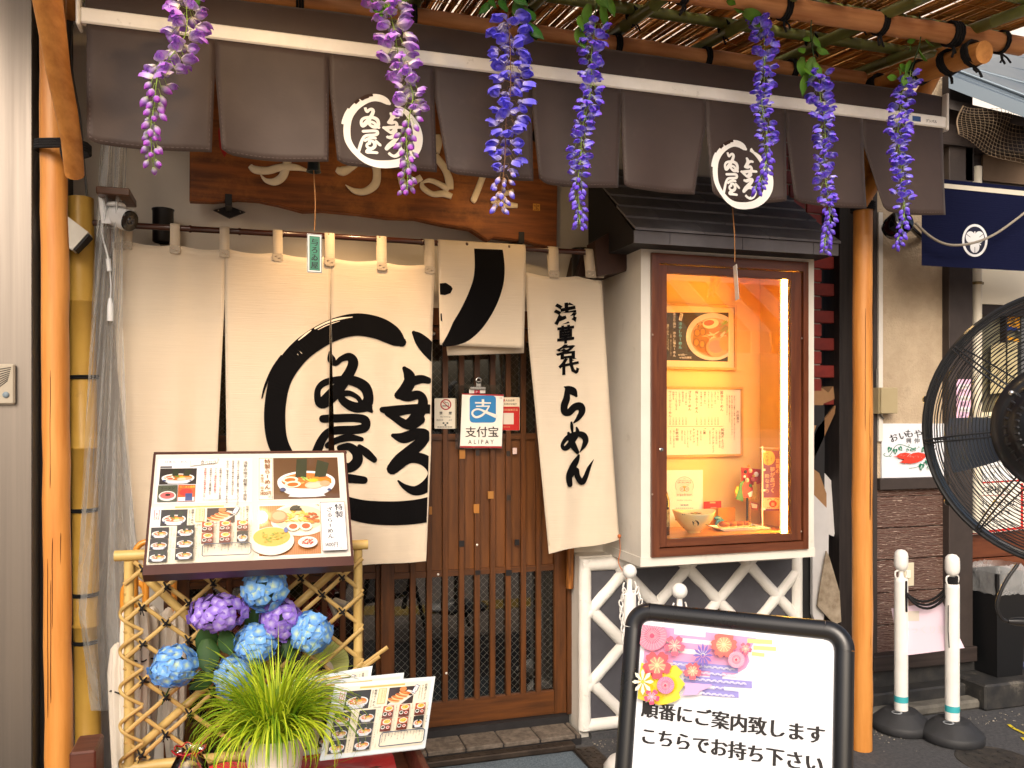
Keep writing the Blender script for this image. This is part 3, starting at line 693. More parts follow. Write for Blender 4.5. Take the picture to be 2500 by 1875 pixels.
PANELS = [  # left edge, right edge, bottom y (left, right)
 ([(274, 588), (286, 900), (335, 1330), (345, 1400)], [(548, 611), (548, 735), (531, 1100), (528, 1400)], (1402, 1396)),
 ([(548.6, 611), (548.6, 735), (553, 1100), (556, 1400)], [(807, 638), (807, 752), (802, 1100), (800, 1400)], (1398, 1390)),
 ([(807.6, 638), (807.6, 752), (817, 1100), (820, 1400)], [(1062, 650), (1056, 800), (1052, 1100), (1040, 1375)], (1386, 1369)),
 ([(1283, 655), (1290, 830), (1318, 1120), (1340, 1352)], [(1468, 668), (1480, 860), (1500, 1150), (1512, 1318)], (1352, 1318))]
def ntop(px): return 588 + (px - 274) * (650 - 588) / (1062 - 274) + 7 * abs(math.sin((px - 310) / 122.0 * math.pi)) - 3
def panel_pt(i, s, t, h=0.0):
    Lp, Rp, (bl, br_) = PANELS[i]
    xl0, xr0 = Lp[0][0], Rp[0][0]; top = ntop(lerp(xl0, xr0, s)); bot = lerp(bl, br_, s) + 1.5 * math.sin(s * 7 + i); y = lerp(top, bot, t)
    x = lerp(side(Lp, y), side(Rp, y), s); q = nsurf(x, y, h)
    if i == 3:            # gathered towards the tied corner
        k = max(0, t - .55) / .45; q.y += -.016 * k * math.sin((1 - s) * 14 * (1 - .5 * t)) * s ** .6
    return q
for i in range(4):
    nx, nz = 26, 60; m_ = MB(); m_.smooth = True
    m_.raw([panel_pt(i, a / nx, c / nz) for c in range(nz + 1) for a in range(nx + 1)], [(c * (nx + 1) + a, c * (nx + 1) + a + 1, (c + 1) * (nx + 1) + a + 1, (c + 1) * (nx + 1) + a) for c in range(nz) for a in range(nx)])
    pn = m_.build('curtain_panel', 'canvas', nor); md = pn.modifiers.new('thick', 'SOLIDIFY'); md.thickness = .0014; md.offset = 1
    hm = MB(); hm.smooth = True; k = 40; vs = []        # folded hem with a puckered edge
    for a in range(k + 1):
        for c in range(3): p = panel_pt(i, a / k, .972 + .014 * c, .0018 + .0014 * (a % 2) * (c == 1)); vs.append(p)
    hm.raw(vs, [(a * 3 + c, (a + 1) * 3 + c, (a + 1) * 3 + c + 1, a * 3 + c + 1) for a in range(k) for c in range(2)]); hm.build('hem', 'canvas', pn)
    if i in (1, 2):
        Lp, Rp, _ = PANELS[i]
        (x0, y0), (x1, y1) = Lp[1], Lp[3]; (x2, y2), (x3, y3) = Rp[1], Rp[3]
        if i == 2: (x2, y2), (x3, y3) = Rp[0], Rp[3]
        sl_, sr_ = (x1 - x0) / (y1 - y0), (x3 - x2) / (y3 - y2)
        def mk():
            pr = Print(lambda u, v, h: nsurf(u, v, .0028 + h), 0.0001); pr.planes = [(1, -sl_, -(x0 + 1.2 - sl_ * y0)), (-1, sr_, (x2 - 1.2 - sr_ * y2))]; return pr
        emblem(mk, lambda x, y: (646 + (x - 155) * .378, 767 + (y - 128) * .351), '#050405', pn, 6, 1.12, 1.06, '#e6d8c2')
        if i == 2:
            pr = mk(); pr.stroke([(1010, 812, 10), (1020, 822, 24), (1034, 838, 34), (1052, 858, 36), (1062, 872, 30)], '#050405'); pr.build('brush_tip', pn, 'ink_print')
    if i == 3:
        q = lambda x, y: (1330 + x / 3.453, 720 + y / 3.453)
        pr = Print(lambda u, v, h: (lambda w: Vector((w.x, w.y - .0014 - h - .002, w.z)))(nsurf(u, v, 0)), .0001)
        pr.m = lambda u, v, h: P(u, v, nsurf(u, v).y - .0032 - h)
        for ch, (xa, xb, ya, yb) in (('浅', (75, 270, 65, 250)), ('草', (105, 248, 255, 410)), ('名', (92, 258, 415, 540)), ('代', (115, 292, 530, 672))):
            load_glyphs(ch, .045); g_, f_ = GL[(ch, .045)]; gx = [v[0] for v in g_]; gy = [v[1] for v in g_]
            for ff in f_: pr.face([q(xa + (g_[k][0] - min(gx)) / (max(gx) - min(gx)) * (xb - xa) + (0.12 * (g_[k][0] - .5) * 0), yb - (g_[k][1] - min(gy)) / (max(gy) - min(gy)) * (yb - ya) - 18 * (g_[k][0] - .5)) for k in ff], '#050405')
        for st in ([(165,775,10),(200,790,50),(240,815,66),(265,850,26)], [(188,795,36),(185,870,58),(165,930,60),(168,985,58),(205,990,58),(252,945,60),(300,940,66),(314,982,56),(282,1040,38),(245,1078,12)], [(225,1075,18),(228,1110,28),(233,1155,18)],
                   [(200,1165,24),(215,1210,46),(240,1270,56),(275,1325,34)], [(268,1118,16),(275,1160,38),(240,1222,48),(190,1284,46),(158,1290,38),(150,1258,30),(190,1204,40),(260,1172,40),(320,1182,56),(345,1222,50),(330,1272,36),(298,1322,8)],
                   [(288,1352,18),(265,1400,48),(232,1460,56),(206,1530,54),(212,1598,46)], [(222,1525,36),(262,1470,46),(276,1530,48),(312,1578,50),(342,1540,42),(372,1460,30),(412,1388,4)]):
            pr.stroke([(*q(x, y), w / 3.453) for x, y, w in st], '#050405', 5)
        pr.build('lettering', pn, 'ink_print')
# loops over the rod
for px in (292, 310, 427, 548, 678, 805, 932, 1049, 1352, 1443, 1462):
    w_ = 12; yt = ntop(px) + 20 if px < 1100 else 680 - 1
    if px > 1100: yt = 677
    p0, p1 = P(px - w_, yt, YC - .004), P(px + w_, yt, YC - .004); xa, xb = p0.x, p1.x; zb_ = p0.z; m_ = MB(); m_.smooth = True; vs = []
    path = [(YC - .005, zb_), (YC - .006, zb_ + .03), (YR - .0165, rz), (YR - .011, rz + .013), (YR, rz + .0165), (YR + .011, rz + .013), (YR + .016, rz), (YC + .006, zb_ + .03), (YC + .003, zb_)]
    for (y, z) in path: vs += [(xa, y, z), (xb, y, z)]
    m_.raw(vs, [(2 * k, 2 * k + 1, 2 * k + 3, 2 * k + 2) for k in range(len(path) - 1)])
    o = m_.build('loop', 'canvas', nor); md = o.modifiers.new('t', 'SOLIDIFY'); md.thickness = .0012
    pr = Print(lambda u, v, h: Vector((u, YC - .0075 - h, v))); e = .004; z2 = zb_ + .026
    for a, c in (((xa + e, zb_ + e), (xb - e, zb_ + e)), ((xb - e, zb_ + e), (xb - e, z2)), ((xb - e, z2), (xa + e, z2)), ((xa + e, z2), (xa + e, zb_ + e)), ((xa + e, zb_ + e), (xb - e, z2))): pr.line([a, c], .0008, '#b9ab97')
    pr.build('stitching', o)
# panel flung over the rod
def fold_pt(s, t, h=0.0, back=False):
    yt, yb = (lerp(603, 612, s), lerp(842, 850, s)) if not back else (lerp(603, 612, s), lerp(868, 862, s))
    x = lerp(lerp(1069, 1074, t) + (18 * t if back else 0), lerp(1284, 1279, t), s); y = lerp(yt, yb, t)
    Y0 = YR - .017 - .012 * min(1, t * 5) - .006 * t * math.sin(s * 7 + 1) if not back else YR + .012 - .006 * math.sin(s * 6) * t
    return P(x, y, Y0 - h)
m_ = MB(); m_.smooth = True; nx, nz = 24, 24; vs = [fold_pt(a / nx, c / nz) for c in range(nz, -1, -1) for a in range(nx + 1)]
for (dy, dz_) in ((-.009, .0105), (0, .0165), (.009, .0105)): vs += [Vector((fold_pt(a / nx, 0).x, YR + dy, rz + dz_)) for a in range(nx + 1)]
vs += [fold_pt(a / nx, c / nz, 0, True) for c in range(0, nz + 1) for a in range(nx + 1)]
rows_ = len(vs) // (nx + 1)
m_.raw(vs, [(c * (nx + 1) + a, c * (nx + 1) + a + 1, (c + 1) * (nx + 1) + a + 1, (c + 1) * (nx + 1) + a) for c in range(rows_ - 1) for a in range(nx)])
fp = m_.build('folded_panel', 'canvas', nor); md = fp.modifiers.new('t', 'SOLIDIFY'); md.thickness = .0014; md.offset = 0
def fmap(u, v, h):
    s = (u - 1069) / (1284 - 1069); yt, yb = lerp(603, 612, s), lerp(842, 850, s); t = (v - yt) / (yb - yt); return fold_pt(s, max(0.0, t), .0016 + h)
pr = Print(fmap, .0001); pr.planes = [(1, 0, -1072), (-1, 0, 1281), (0, 1, -604), (0, -1, 848)]
Z6 = lambda x, y: (600 + x / 3.16, 450 + y / 3.16)
pr.stroke([(*Z6(x, y), w / 3.16) for x, y, w in ((1868, 480, 215), (1878, 560, 225), (1882, 660, 235), (1868, 770, 240), (1820, 900, 240), (1745, 1030, 225), (1660, 1130, 190), (1590, 1190, 120), (1520, 1235, 40))], '#050405', 6)
pr.fill([Z6(*a) for a in ((1485, 765), (1540, 760), (1580, 785), (1592, 805), (1575, 840), (1530, 855), (1485, 850))], '#050405')
pr.fill([Z6(*a) for a in ((1482, 1000), (1502, 995), (1505, 1060), (1486, 1045))], '#050405'); pr.build('brush_stroke', fp, 'ink_print')
# tie cord from the corner of the right panel
m_ = MB(); q = [panel_pt(3, .99, .985) + Vector((0, -.01, 0)), P(1514, 1345, -.27), P(1510, 1372, -.3), P(1520, 1395, -.34), P(1532, 1415, -.4)]
m_.tube(smooth_path([tuple(a) for a in q], 5), .0022, 6); m_.ball(q[0], .009, 8, 5); m_.build('tie_cord', M('cord_rust', '#b0602f', 0.8), nor)

# ------------------------------------------------------------------ carved wooden name board
wood_mat('slab_wood', '#8a4d1e', '#4f2a10', 'x', 0.6, 0.9, 0.0, 0.3, (2.2, 0.52, '#a8682b', 0.7))
YS = -0.125
bd = thing('name_board', 'live edge wooden name board with raised cream brush letters above the door', 'sign board', tuple(P(910, 400, YS)))
low = [(462, 490), (520, 492), (580, 486), (633, 490), (680, 500), (740, 516), (787, 514), (874, 522), (948, 532), (1015, 534), (1082, 549), (1150, 560), (1192, 588), (1205, 580), (1280, 588), (1360, 610)]
pts = [P(x, y, YS) for x, y in low]; poly = [(p.x, p.z) for p in pts] + [(P(1363, 300, YS).x, 2.99), (P(1200, 300, YS).x, 3.0), (P(800, 300, YS).x, 2.985), (P(464, 300, YS).x, 2.975)]
bm_ = bmesh.new(); fv = [bm_.verts.new((x, YS, z)) for x, z in poly]; ff = bm_.faces.new(fv); r_ = bmesh.ops.extrude_face_region(bm_, geom=[ff])
for e in r_['geom']:
    if isinstance(e, bmesh.types.BMVert): e.co.y += .05
bmesh.ops.recalc_face_normals(bm_, faces=bm_.faces); bmesh.ops.bevel(bm_, geom=[e for e in bm_.edges if all(v.co.y < YS + .01 for v in e.verts)], offset=.005, segments=2, affect='EDGES')
me = bpy.data.meshes.new('slab'); bm_.to_mesh(me); bm_.free(); me.materials.append(MATS['slab_wood']); o = bpy.data.objects.new('slab', me); COL.objects.link(o); put(o, bd)
M('cream_letter', '#efe3cd', 0.6, noise=(12, 0.4, '#c4b194'), bump=(30, 0.35, 0.003))
q5 = lambda x, y: P(580 + x / 2.989, 330 + y / 2.989, YS)
for letter in ([[(90,225,36),(130,255,58),(220,262,58),(310,240,56),(420,240,50),(520,268,14)], [(372,90,50),(365,180,60),(350,250,62),(325,310,62),(270,345,56),(205,335,34),(165,290,6)]],
               [[(720,250,40),(765,265,74),(830,240,50),(900,180,50),(960,150,50)], [(930,190,60),(1000,220,64),(1016,290,62),(1000,365,66),(930,415,56),(850,412,44),(785,368,5)]],
               [[(1185,300,44),(1215,380,66),(1225,430,30)], [(1215,400,40),(1290,340,52),(1340,310,50)], [(1345,340,22),(1352,385,44),(1420,432,46),(1500,430,56),(1560,452,48)], [(1345,350,14),(1400,332,38),(1475,362,46),(1540,402,58)], [(1440,150,60),(1490,215,60),(1520,270,58),(1540,330,66),(1545,400,60)], [(1450,0,60),(1460,60,70),(1450,130,50)]],
               [[(1790,300,50),(1755,390,52),(1722,470,52),(1710,490,36)], [(1850,480,36),(1940,505,58),(2040,518,36)], [(1900,430,40),(1960,425,44),(2010,405,30)], [(1940,420,40),(1930,500,40)]]):
    m_ = MB()
    for st in letter:
        sp = smooth_path(st, 5); m_.tube([q5(x, y) + Vector((0, -.002 - .0004 * k, 0)) for k, (x, y, w_) in enumerate(sp)], [max(.0015, w_ / 2.989 / 2 * 3.6 / FPX) for x, y, w_ in sp], 10, True, 0.42, up=(0, 1, 0))
    m_.build('letter', 'cream_letter', bd)
pr = Print(plane_map((0, YS - .0008, 0), (1, 0, 0), (0, 0, 1), (0, -1, 0)))
def spx(px, py): p = P(px, py, YS); return p.x, p.z
pr.fill([spx(*a) for a in ((541, 300), (552, 340), (553, 375), (548, 384), (536, 360), (532, 320))], '#a8201c')
a = spx(1301, 497); c = spx(1318, 515); pr.rect(a[0], c[1], c[0], a[1], '#d99b3a'); pr.text('宝', a[0] + .002, c[1] + .004, c[0] - a[0] - .004, '#7a3d12'); pr.build('red_seal', bd)
for px, py in ((558, 497), (1273, 587)):
    p = P(px, py, YS); m_ = MB()
    m_.box(p.x - .014, p.x + .014, YS - .004, YS + .002, p.z - .005, p.z + .04, bev=.002); m_.prism([(p.x - .065, p.z - .006), (p.x, p.z - .036), (p.x + .065, p.z - .006), (p.x, p.z + .016)], -.016, -.001); m_.box(p.x - .014, p.x + .014, YS - .002, -.01, p.z - .01, p.z - .005)
    k = m_.build('bracket', 'black_trim', bd)
    for s in (-1, 1):
        t = MB(); t.ball((p.x + s * .045, -.017, p.z - .006), .004, 6, 4); t.build('screw', 'chrome', k)
# black spotlights on the wall behind the curtain
for px, lab in ((398, 'small black cylinder spotlight above the left end of the curtain'), (1417, 'small black cylinder spotlight beside the dark rod bracket')):
    py = 560 if px < 1000 else 650
    p = P(px, py, -.10); s = thing('wall_spotlight', lab, 'spotlight', tuple(p), 'black wall spotlights behind the curtain')
    m_ = MB(); m_.lathe([(.036, -.075), (.041, -.07), (.041, .055), (.044, .058), (.044, .063), (.0405, .063), (.038, .02), (.02, .0)], p + Vector((0, 0, .02)), 20); m_.build('housing', M('lamp_black', '#151518', 0.35), s)
    m_ = MB(); m_.box(p.x - .02, p.x + .02, p.y + .03, -.001, p.z - .05, p.z - .01); m_.build('mount', 'lamp_black', s)
# ------------------------------------------------------------------ pergola of logs, bamboo and reeds
wood_mat('post_wood', '#d08f47', '#b9742e', 'z', 0.45, 0.6, 0.2, 0.3, (9, 0.66, '#7a4212', 0.6))
wood_mat('log_wood', '#cf9460', '#a8693c', 'x', 0.55, 0.6, 0.0, 0.35, (9, 0.66, '#5c2f17', 0.6))
wood_mat('log_wood_y', '#d2924c', '#aa6a30', 'y', 0.5, 0.6, 0.0, 0.35, (9, 0.66, '#7b4a20', 0.6))
M('green_bamboo', '#7d8446', 0.42, noise=(6, 0.7, '#636a34'), dirt=(8, 0.6, '#8a8a5a', 0.5), coat=0.2)
M('rope_black', '#121113', 0.9, bump=(260, 0.9, 0.004))
M('reed', '#d9a862', 0.55, noise=(40, 0.8, '#9a6530'), stretch=(1, .1, 1), rand=0)
perg = thing('pergola', 'pergola of orange posts, logs, green bamboo and a reed roof', 'pergola', (1.0, -0.7, 0))
def lg(name, pts, r, mat, n=16, wob=.004, parent=perg, checks=0):
    pts = [Vector(p) for p in pts]; out = []; rr = []
    r0, r1 = r if isinstance(r, tuple) else (r, r)
    for i in range(len(pts) - 1):
        k = max(2, int((pts[i + 1] - pts[i]).length / .12))
        for t in range(k + (i == len(pts) - 2)): out.append(pts[i].lerp(pts[i + 1], t / k) + Vector((jit(wob), jit(wob), jit(wob))))
    rr = [r0 + (r1 - r0) * i / (len(out) - 1) + jit(.0012) for i in range(len(out))]
    m_ = MB(); m_.tube(out, rr, n); o = m_.build(name, mat, parent); return o, out, rr
def rope(c, axis, r, turns=4, pitch=.011, rad=.0055, tails=2, par=perg, wide=None, name='lashing', up=None):
    """coil of black rope round an axis through c"""
    axis = Vector(axis).normalized(); a = axis.orthogonal().normalized() if up is None else (Vector(up) - axis * Vector(up).dot(axis)).normalized(); b = axis.cross(a); c = Vector(c); pts = []
    n = int(turns * 12)
    for i in range(n + 1):
        w = 2 * math.pi * i / 12; pts.append(c + axis * (pitch * (i / 12 - turns / 2)) + (a * math.cos(w) * (wide or 1) + b * math.sin(w)) * (r + rad * .8 + jit(.0008)))
    m_ = MB(); m_.tube(pts, rad, 6)
    for k in range(tails):
        d = Vector((jit(1), -.6, -1.6 + jit(.3))).normalized(); q = c + Vector((0, 0, -(r + rad))) ; l = random.uniform(.03, .06)
        m_.tube([q, q + d * l * .5 + Vector((jit(.01), 0, 0)), q + d * l], [rad * .9, rad * .8, rad * .9], 6)
    return m_.build(name, 'rope_black', par)
pL, pR = P(137, 1000, -.61), P(2104, 1000, -.61)
o, _, _ = lg('post', [(pL.x + .012, -.61, 0), (pL.x, -.61, 1.5), (pL.x - .012, -.61, 3.08)], (.0455, .043), 'post_wood', wob=.0025)
o2, _, _ = lg('post', [(pR.x, -.61, -.0), (pR.x + .004, -.61, 1.5), (pR.x + .008, -.61, 3.02)], (.046, .042), 'post_wood', wob=.0025)
for (X, o_) in ((pL.x, o), (pR.x, o2)):        # drying cracks
    m_ = MB()
    for k in range(5):
        z = random.uniform(.3, 2.0); l = random.uniform(.2, .6); a = random.uniform(-.5, .5)
        m_.tube(smooth_path([(X + .0445 * math.sin(a + jit(.02)) + .003 * (1 - z / 3), -.61 - .0445 * math.cos(a), z + l * t / 4) for t in range(5)], 3), [.0004] + [.0011] * 11 + [.0004], 4, False)
    m_.build('crack', M('crack', '#4a2408', 0.9), o_)
lg('brace', [P(185, 425, -.67), PD(108, -40, 2.35)], (.031, .040), 'log_wood_y')
lg('brace', [P(2100, 500, -.64), P(2316, 118, -.80)], .034, 'post_wood')
lg('cross_log', [(2.765, -.24, 3.10), (2.76, -1.20, 2.978)], .044, 'log_wood_y')
lg('cross_log', [(pL.x - .02, -.24, 3.10), (pL.x - .02, -1.30, 2.97)], .044, 'log_wood_y')
lg('beam', [(-.95, -.56, 3.10), (2.70, -.56, 3.098)], (.040, .037), 'log_wood')
lg('beam', [(-1.0, -1.10, 3.068), (3.06, -1.10, 3.078)], (.042, .038), 'log_wood')
def zr(Y, z0=3.165): return z0 + .122 * (Y + .6)
def bamboo(name, a, c, r, mat, par=perg, node=.28):
    a, c = Vector(a), Vector(c); L_ = (c - a).length; pts = []; rr = []; s = random.uniform(0, node)
    pts.append(a); rr.append(r)
    while s < L_ - .02:
        for d_, k in ((-.006, 1.0), (-.002, 1.09), (.002, 1.07), (.006, .98)): pts.append(a.lerp(c, max(0, min(1, (s + d_) / L_)))); rr.append(r * k)
        s += node * random.uniform(.85, 1.15)
    pts.append(c); rr.append(r * .97); m_ = MB(); m_.tube(pts, rr, 12); return m_.build(name, mat, par)
RX = [-.69, -.26, .17, .60, 1.04, 1.472, 1.898, 2.335, 2.77]
for x in RX: bamboo('rafter', (x, -.03, zr(-.03)), (x + .02, -1.5, zr(-1.5)), .0235, 'green_bamboo')
for y in (-.69, -1.0, -1.36): bamboo('purlin', (-1.1, y, zr(y, 3.207)), (3.08, y, zr(y, 3.207)), .0225, 'green_bamboo')
m_ = MB()
x = -1.1
while x < 3.10:
    y0 = -.04 - random.random() * .04; y1 = -1.52; r_ = random.uniform(.0028, .0048); dz_ = random.choice((0, .006, .012)); sk = jit(.03)
    m_.tube([(x, y0, zr(y0, 3.238) + dz_), (x + sk, y1, zr(y1, 3.238) + dz_ + jit(.004))], r_, 4, False); x += random.uniform(.0022, .0052)
for y in [-.14 - .13 * k for k in range(11)]:
    m_.tube([(xx * .05, y + jit(.004), zr(y, 3.231)) for xx in range(-22, 62)], .0018, 3, False)
m_.build('reed_screen', 'reed', perg)['kind'] = 'stuff'
def translucent(name, k):
    N = MATS[name].node_tree.nodes; L = MATS[name].node_tree.links; b = N['Principled BSDF']; t = N.new('ShaderNodeBsdfTranslucent'); L.new(b.inputs['Base Color'].links[0].from_socket, t.inputs[0]); mx = N.new('ShaderNodeMixShader'); mx.inputs[0].default_value = k
    L.new(b.outputs[0], mx.inputs[1]); L.new(t.outputs[0], mx.inputs[2]); L.new(mx.outputs[0], N['Material Output'].inputs['Surface'])
translucent('reed', .45)
for x in RX[1:-1]:
    rope((x - .01, -.56, 3.10), (1, 0, 0), .039, 3, .010, .005, 3); rope((x + .012, -1.10, 3.075), (1, 0, 0), .040, 3, .010, .005, 3)
    rope((x, -.69, zr(-.69, 3.19)), (1, .5, 0), .024, 2, .009, .0045, 3); rope((x + .01, -1.0, zr(-1.0, 3.19)), (1, -.5, 0), .024, 2, .009, .0045, 2)
rope((2.765, -.60, 3.06), (0, 1, -.12), .045, 5, .012, .0065, 0); rope((2.762, -1.02, 3.005), (0, 1, -.12), .045, 3, .012, .0065, 2); rope((2.762, -1.145, 2.99), (0, 1, -.12), .045, 3, .012, .0065, 2)
rope((2.70, -1.10, 3.078), (1, 0, 0), .040, 4, .012, .0065, 2); rope((2.95, -1.10, 3.078), (1, 0, 0), .040, 2, .010, .005, 3); rope((2.762, -.86, 3.024), (0, 1, -.12), .045, 3, .012, .0065, 0)
m_ = MB(); c = P(140, 366, -.62)        # rope that ties brace to the left post
for k in range(4):
    z = c.z + .008 * (k - 1.5); m_.tube([(c.x + .02 + .085 * math.cos(w / 16 * 2 * math.pi), -.635 + .07 * math.sin(w / 16 * 2 * math.pi), z + .004 * math.sin(w) + (w / 16) * .004) for w in range(17)], .0055, 6, False)
m_.tube([P(148, 350, -.70), P(152, 375, -.705), P(158, 395, -.70)], .006, 6); m_.build('lashing', 'rope_black', perg)
rope((pL.x - .03, -.9, 3.02), (0, 1, -.12), .046, 6, .013, .007, 0)
z_ = P(2100, 505, -.61).z; rope((pR.x + .005, -.61, z_), (0, 0, 1), .046, 4, .010, .0055, 0)

# ------------------------------------------------------------------ wisteria garlands
def petal_mat(name):
    m = M(name, '#ffffff', 0.6, attr=True, rand=0.10); N = m.node_tree.nodes; L = m.node_tree.links; b = N['Principled BSDF']
    t = N.new('ShaderNodeBsdfTranslucent'); L.new(b.inputs['Base Color'].links[0].from_socket, t.inputs[0]); mx = N.new('ShaderNodeMixShader'); mx.inputs[0].default_value = 0.3
    L.new(b.outputs[0], mx.inputs[1]); L.new(t.outputs[0], mx.inputs[2]); L.new(mx.outputs[0], N['Material Output'].inputs['Surface']); return m
petal_mat('petal'); petal_mat('leafy')
M('stem_green', '#8fae4a', 0.6); M('stem_brown', '#7d5a3a', 0.7); M('stem_dark', '#2e4a22', 0.6)
def grad(cols, t):
    t = max(0, min(.9999, t)) * (len(cols) - 1); i = int(t); f = t - i; a, c = lin(cols[i]), lin(cols[i + 1]); return tuple(a[k] + (c[k] - a[k]) * f for k in range(3))
def vmesh(name, vs, fs, cols, mat):
    me = bpy.data.meshes.new(name); me.from_pydata([tuple(v) for v in vs], [], fs); me.materials.append(MATS[mat]); a = me.color_attributes.new('Col', 'FLOAT_COLOR', 'POINT')
    flat = []
    for c in cols: flat += [*c, 1.0]
    a.data.foreach_set('color', flat); me.polygons.foreach_set('use_smooth', [True] * len(fs)); me.update(); return me
def petal(vs, fs, cs, M4, L_, W_, cup, curl, cols, n=4, k=4, notch=0.0):
    """one curved petal growing along +Z from the origin, facing -Y"""
    b0 = len(vs)
    for j in range(n + 1):
        v = j / n; wv = W_ * (math.sin(math.pi * min(1, v * .82 + .12)) ** .8)
        for i in range(k + 1):
            u = i / k * 2 - 1
            z = L_ * v * (1 - .12 * u * u * v) - notch * L_ * (1 - abs(u)) * (v ** 4); x = wv * u * .5; y = cup * (u * u - .4) * W_ - curl * L_ * v * v + .03 * W_ * math.sin(u * 5 + v * 4)
            vs.append(M4 @ Vector((x, y, z))); cs.append(grad(cols, v * (.75 + .25 * abs(u))))
    for j in range(n):
        for i in range(k): fs.append((b0 + j * (k + 1) + i, b0 + j * (k + 1) + i + 1, b0 + (j + 1) * (k + 1) + i + 1, b0 + (j + 1) * (k + 1) + i))
def rx(a, ax): return Matrix.Rotation(R(a), 4, ax)
def floret(cols, seed):
    random.seed(seed); vs = []; fs = []; cs = []
    petal(vs, fs, cs, rx(-55 + jit(12), 'X') @ rx(jit(8), 'Y'), 1.0, 1.25, .22, -.45, cols, 5, 4, .12)
    for s in (-1, 1): petal(vs, fs, cs, rx(s * (38 + jit(10)), 'Y') @ rx(-95 + jit(15), 'X'), .85, .55, -.30, .35, cols, 4, 3)
    petal(vs, fs, cs, rx(-120 + jit(10), 'X'), .72, .55, -.45, .3, cols, 4, 3)
    return vmesh('floret', vs, fs, cs, 'petal')
def bud(cols, seed):
    random.seed(seed); vs = []; fs = []; cs = []; n, k = 7, 5
    for j in range(k + 1):
        v = j / k; r_ = .30 * math.sin(math.pi * (v * .93 + .05)) ** .8
        for i in range(n): w = 2 * math.pi * i / n; vs.append(Vector((r_ * math.cos(w), r_ * math.sin(w), -v))); cs.append(grad(cols, v))
    for j in range(k):
        for i in range(n): fs.append((j * n + i, j * n + (i + 1) % n, (j + 1) * n + (i + 1) % n, (j + 1) * n + i))
    return vmesh('bud', vs, fs, cs, 'petal')
PAL = {'lilac': (['#f2ecd8', '#e2d6f4', '#cdb2ee', '#b584e6', '#b052dc'], ['#9cb85a', '#c9b8e0', '#a85fd6', '#b146c8']),
       'blue': (['#e2def8', '#b3abf4', '#8078f0', '#6a60ee', '#7d74f6'], ['#d8a94a', '#dcd6f5', '#7a70ee', '#5a4ce4']),
       'violet': (['#d9d2f4', '#aaa2f6', '#8a80f2', '#7a66ee', '#8f4ae0'], ['#a9a4e8', '#8a74ee', '#6f50e2', '#6a35c8'])}
FLM = {k: [floret(v[0], 10 + i) for i in range(4)] for k, v in PAL.items()}; BDM = {k: bud(v[1], 30) for k, v in PAL.items()}
random.seed(11)
vs, fs, cs = [], [], []; petal(vs, fs, cs, Matrix(), 1.0, .52, .12, .18, ['#4f6a1c', '#5c8a24', '#4b7a1e', '#3f6a1a'], 7, 4); LEAFM = vmesh('leaf', vs, fs, cs, 'leafy')
vs, fs, cs = [], [], []; petal(vs, fs, cs, Matrix(), 1.0, .55, .12, .18, ['#2f5a20', '#34701f', '#2c5c1c', '#24501c'], 7, 4); LEAFD = vmesh('leaf', vs, fs, cs, 'leafy')
def garland(path, Y, pal, wide, split, label, leaves, stem='stem_green', dark=False, fsize=.036, dens=1.0):
    pts = [P(x, y, Y) for x, y in path]; top = pts[0]; g_ = thing('wisteria_garland', label, 'garland', tuple(top), 'wisteria garlands hanging from the pergola')
    sp = [Vector(p) for p in smooth_path([tuple(p) for p in pts], 8)]
    m_ = MB(); m_.tube(sp, .0016, 5)
    L_ = [0]
    for a, c in zip(sp[:-1], sp[1:]): L_.append(L_[-1] + (c - a).length)
    tot = L_[-1]
    def at(s):
        for i in range(len(L_) - 1):
            if s <= L_[i + 1]: return sp[i].lerp(sp[i + 1], (s - L_[i]) / max(1e-9, L_[i + 1] - L_[i]))
        return sp[-1]
    s = .004; ang = random.uniform(0, 6)
    while s < tot:
        f_ = s / tot; c = at(s); ang += 2.399 + jit(.5); big = f_ < split; w_ = wide * (1 - .35 * f_) * (1.0 if big else .7)
        rad = w_ * random.uniform(.35, 1.0) * .5; d_ = Vector((math.cos(ang), math.sin(ang) * .8, 0)); q = c + d_ * rad + Vector((0, 0, -.010 - .25 * rad))
        m_.tube([c, c + d_ * rad * .6 + Vector((0, 0, .004)), q], .0008, 3, False)
        if big:
            sz = fsize * random.uniform(.8, 1.2) * (1 - .35 * f_ / max(split, .01) * .6)
            rot = Matrix.Rotation(ang - math.pi / 2 + jit(.6), 4, 'Z') @ rx(random.uniform(-35, 25), 'X') @ rx(jit(35), 'Y')
            place(random.choice(FLM[pal]), 'floret', g_, Matrix.Translation(q) @ rot @ Matrix.Scale(sz, 4)); s += .0068 / dens * random.uniform(.7, 1.3)
        else:
            sz = random.uniform(.026, .036) * (1.15 - .35 * f_) * (fsize / .036) ** .5
            rot = Matrix.Rotation(ang - math.pi / 2, 4, 'Z') @ rx(random.uniform(25, 60), 'X'); place(BDM[pal], 'bud', g_, Matrix.Translation(q) @ rot @ Matrix.Scale(sz, 4)); s += .0062 / dens * random.uniform(.7, 1.3)
    m_.build('stem', stem, g_)
    vt = [P(x, y, Y + .01) for x, y in leaves[0]]
    if len(vt) > 1: vm = MB(); vm.tube(smooth_path([tuple(v) for v in vt], 5), .0022, 5); vm.build('vine', 'stem_dark', g_)
    for (x, y, deg, ln) in leaves[1]:
        p = P(x, y, Y + jit(.03)); l = ln * dep(x, Y) / FPX
        place(LEAFD if dark else LEAFM, 'leaf', g_, Matrix.Translation(p) @ rx(deg, 'Y') @ rx(random.uniform(-25, 35), 'X') @ Matrix.Rotation(jit(.6), 4, 'Z') @ Matrix.Scale(l, 4))
YG = -1.12
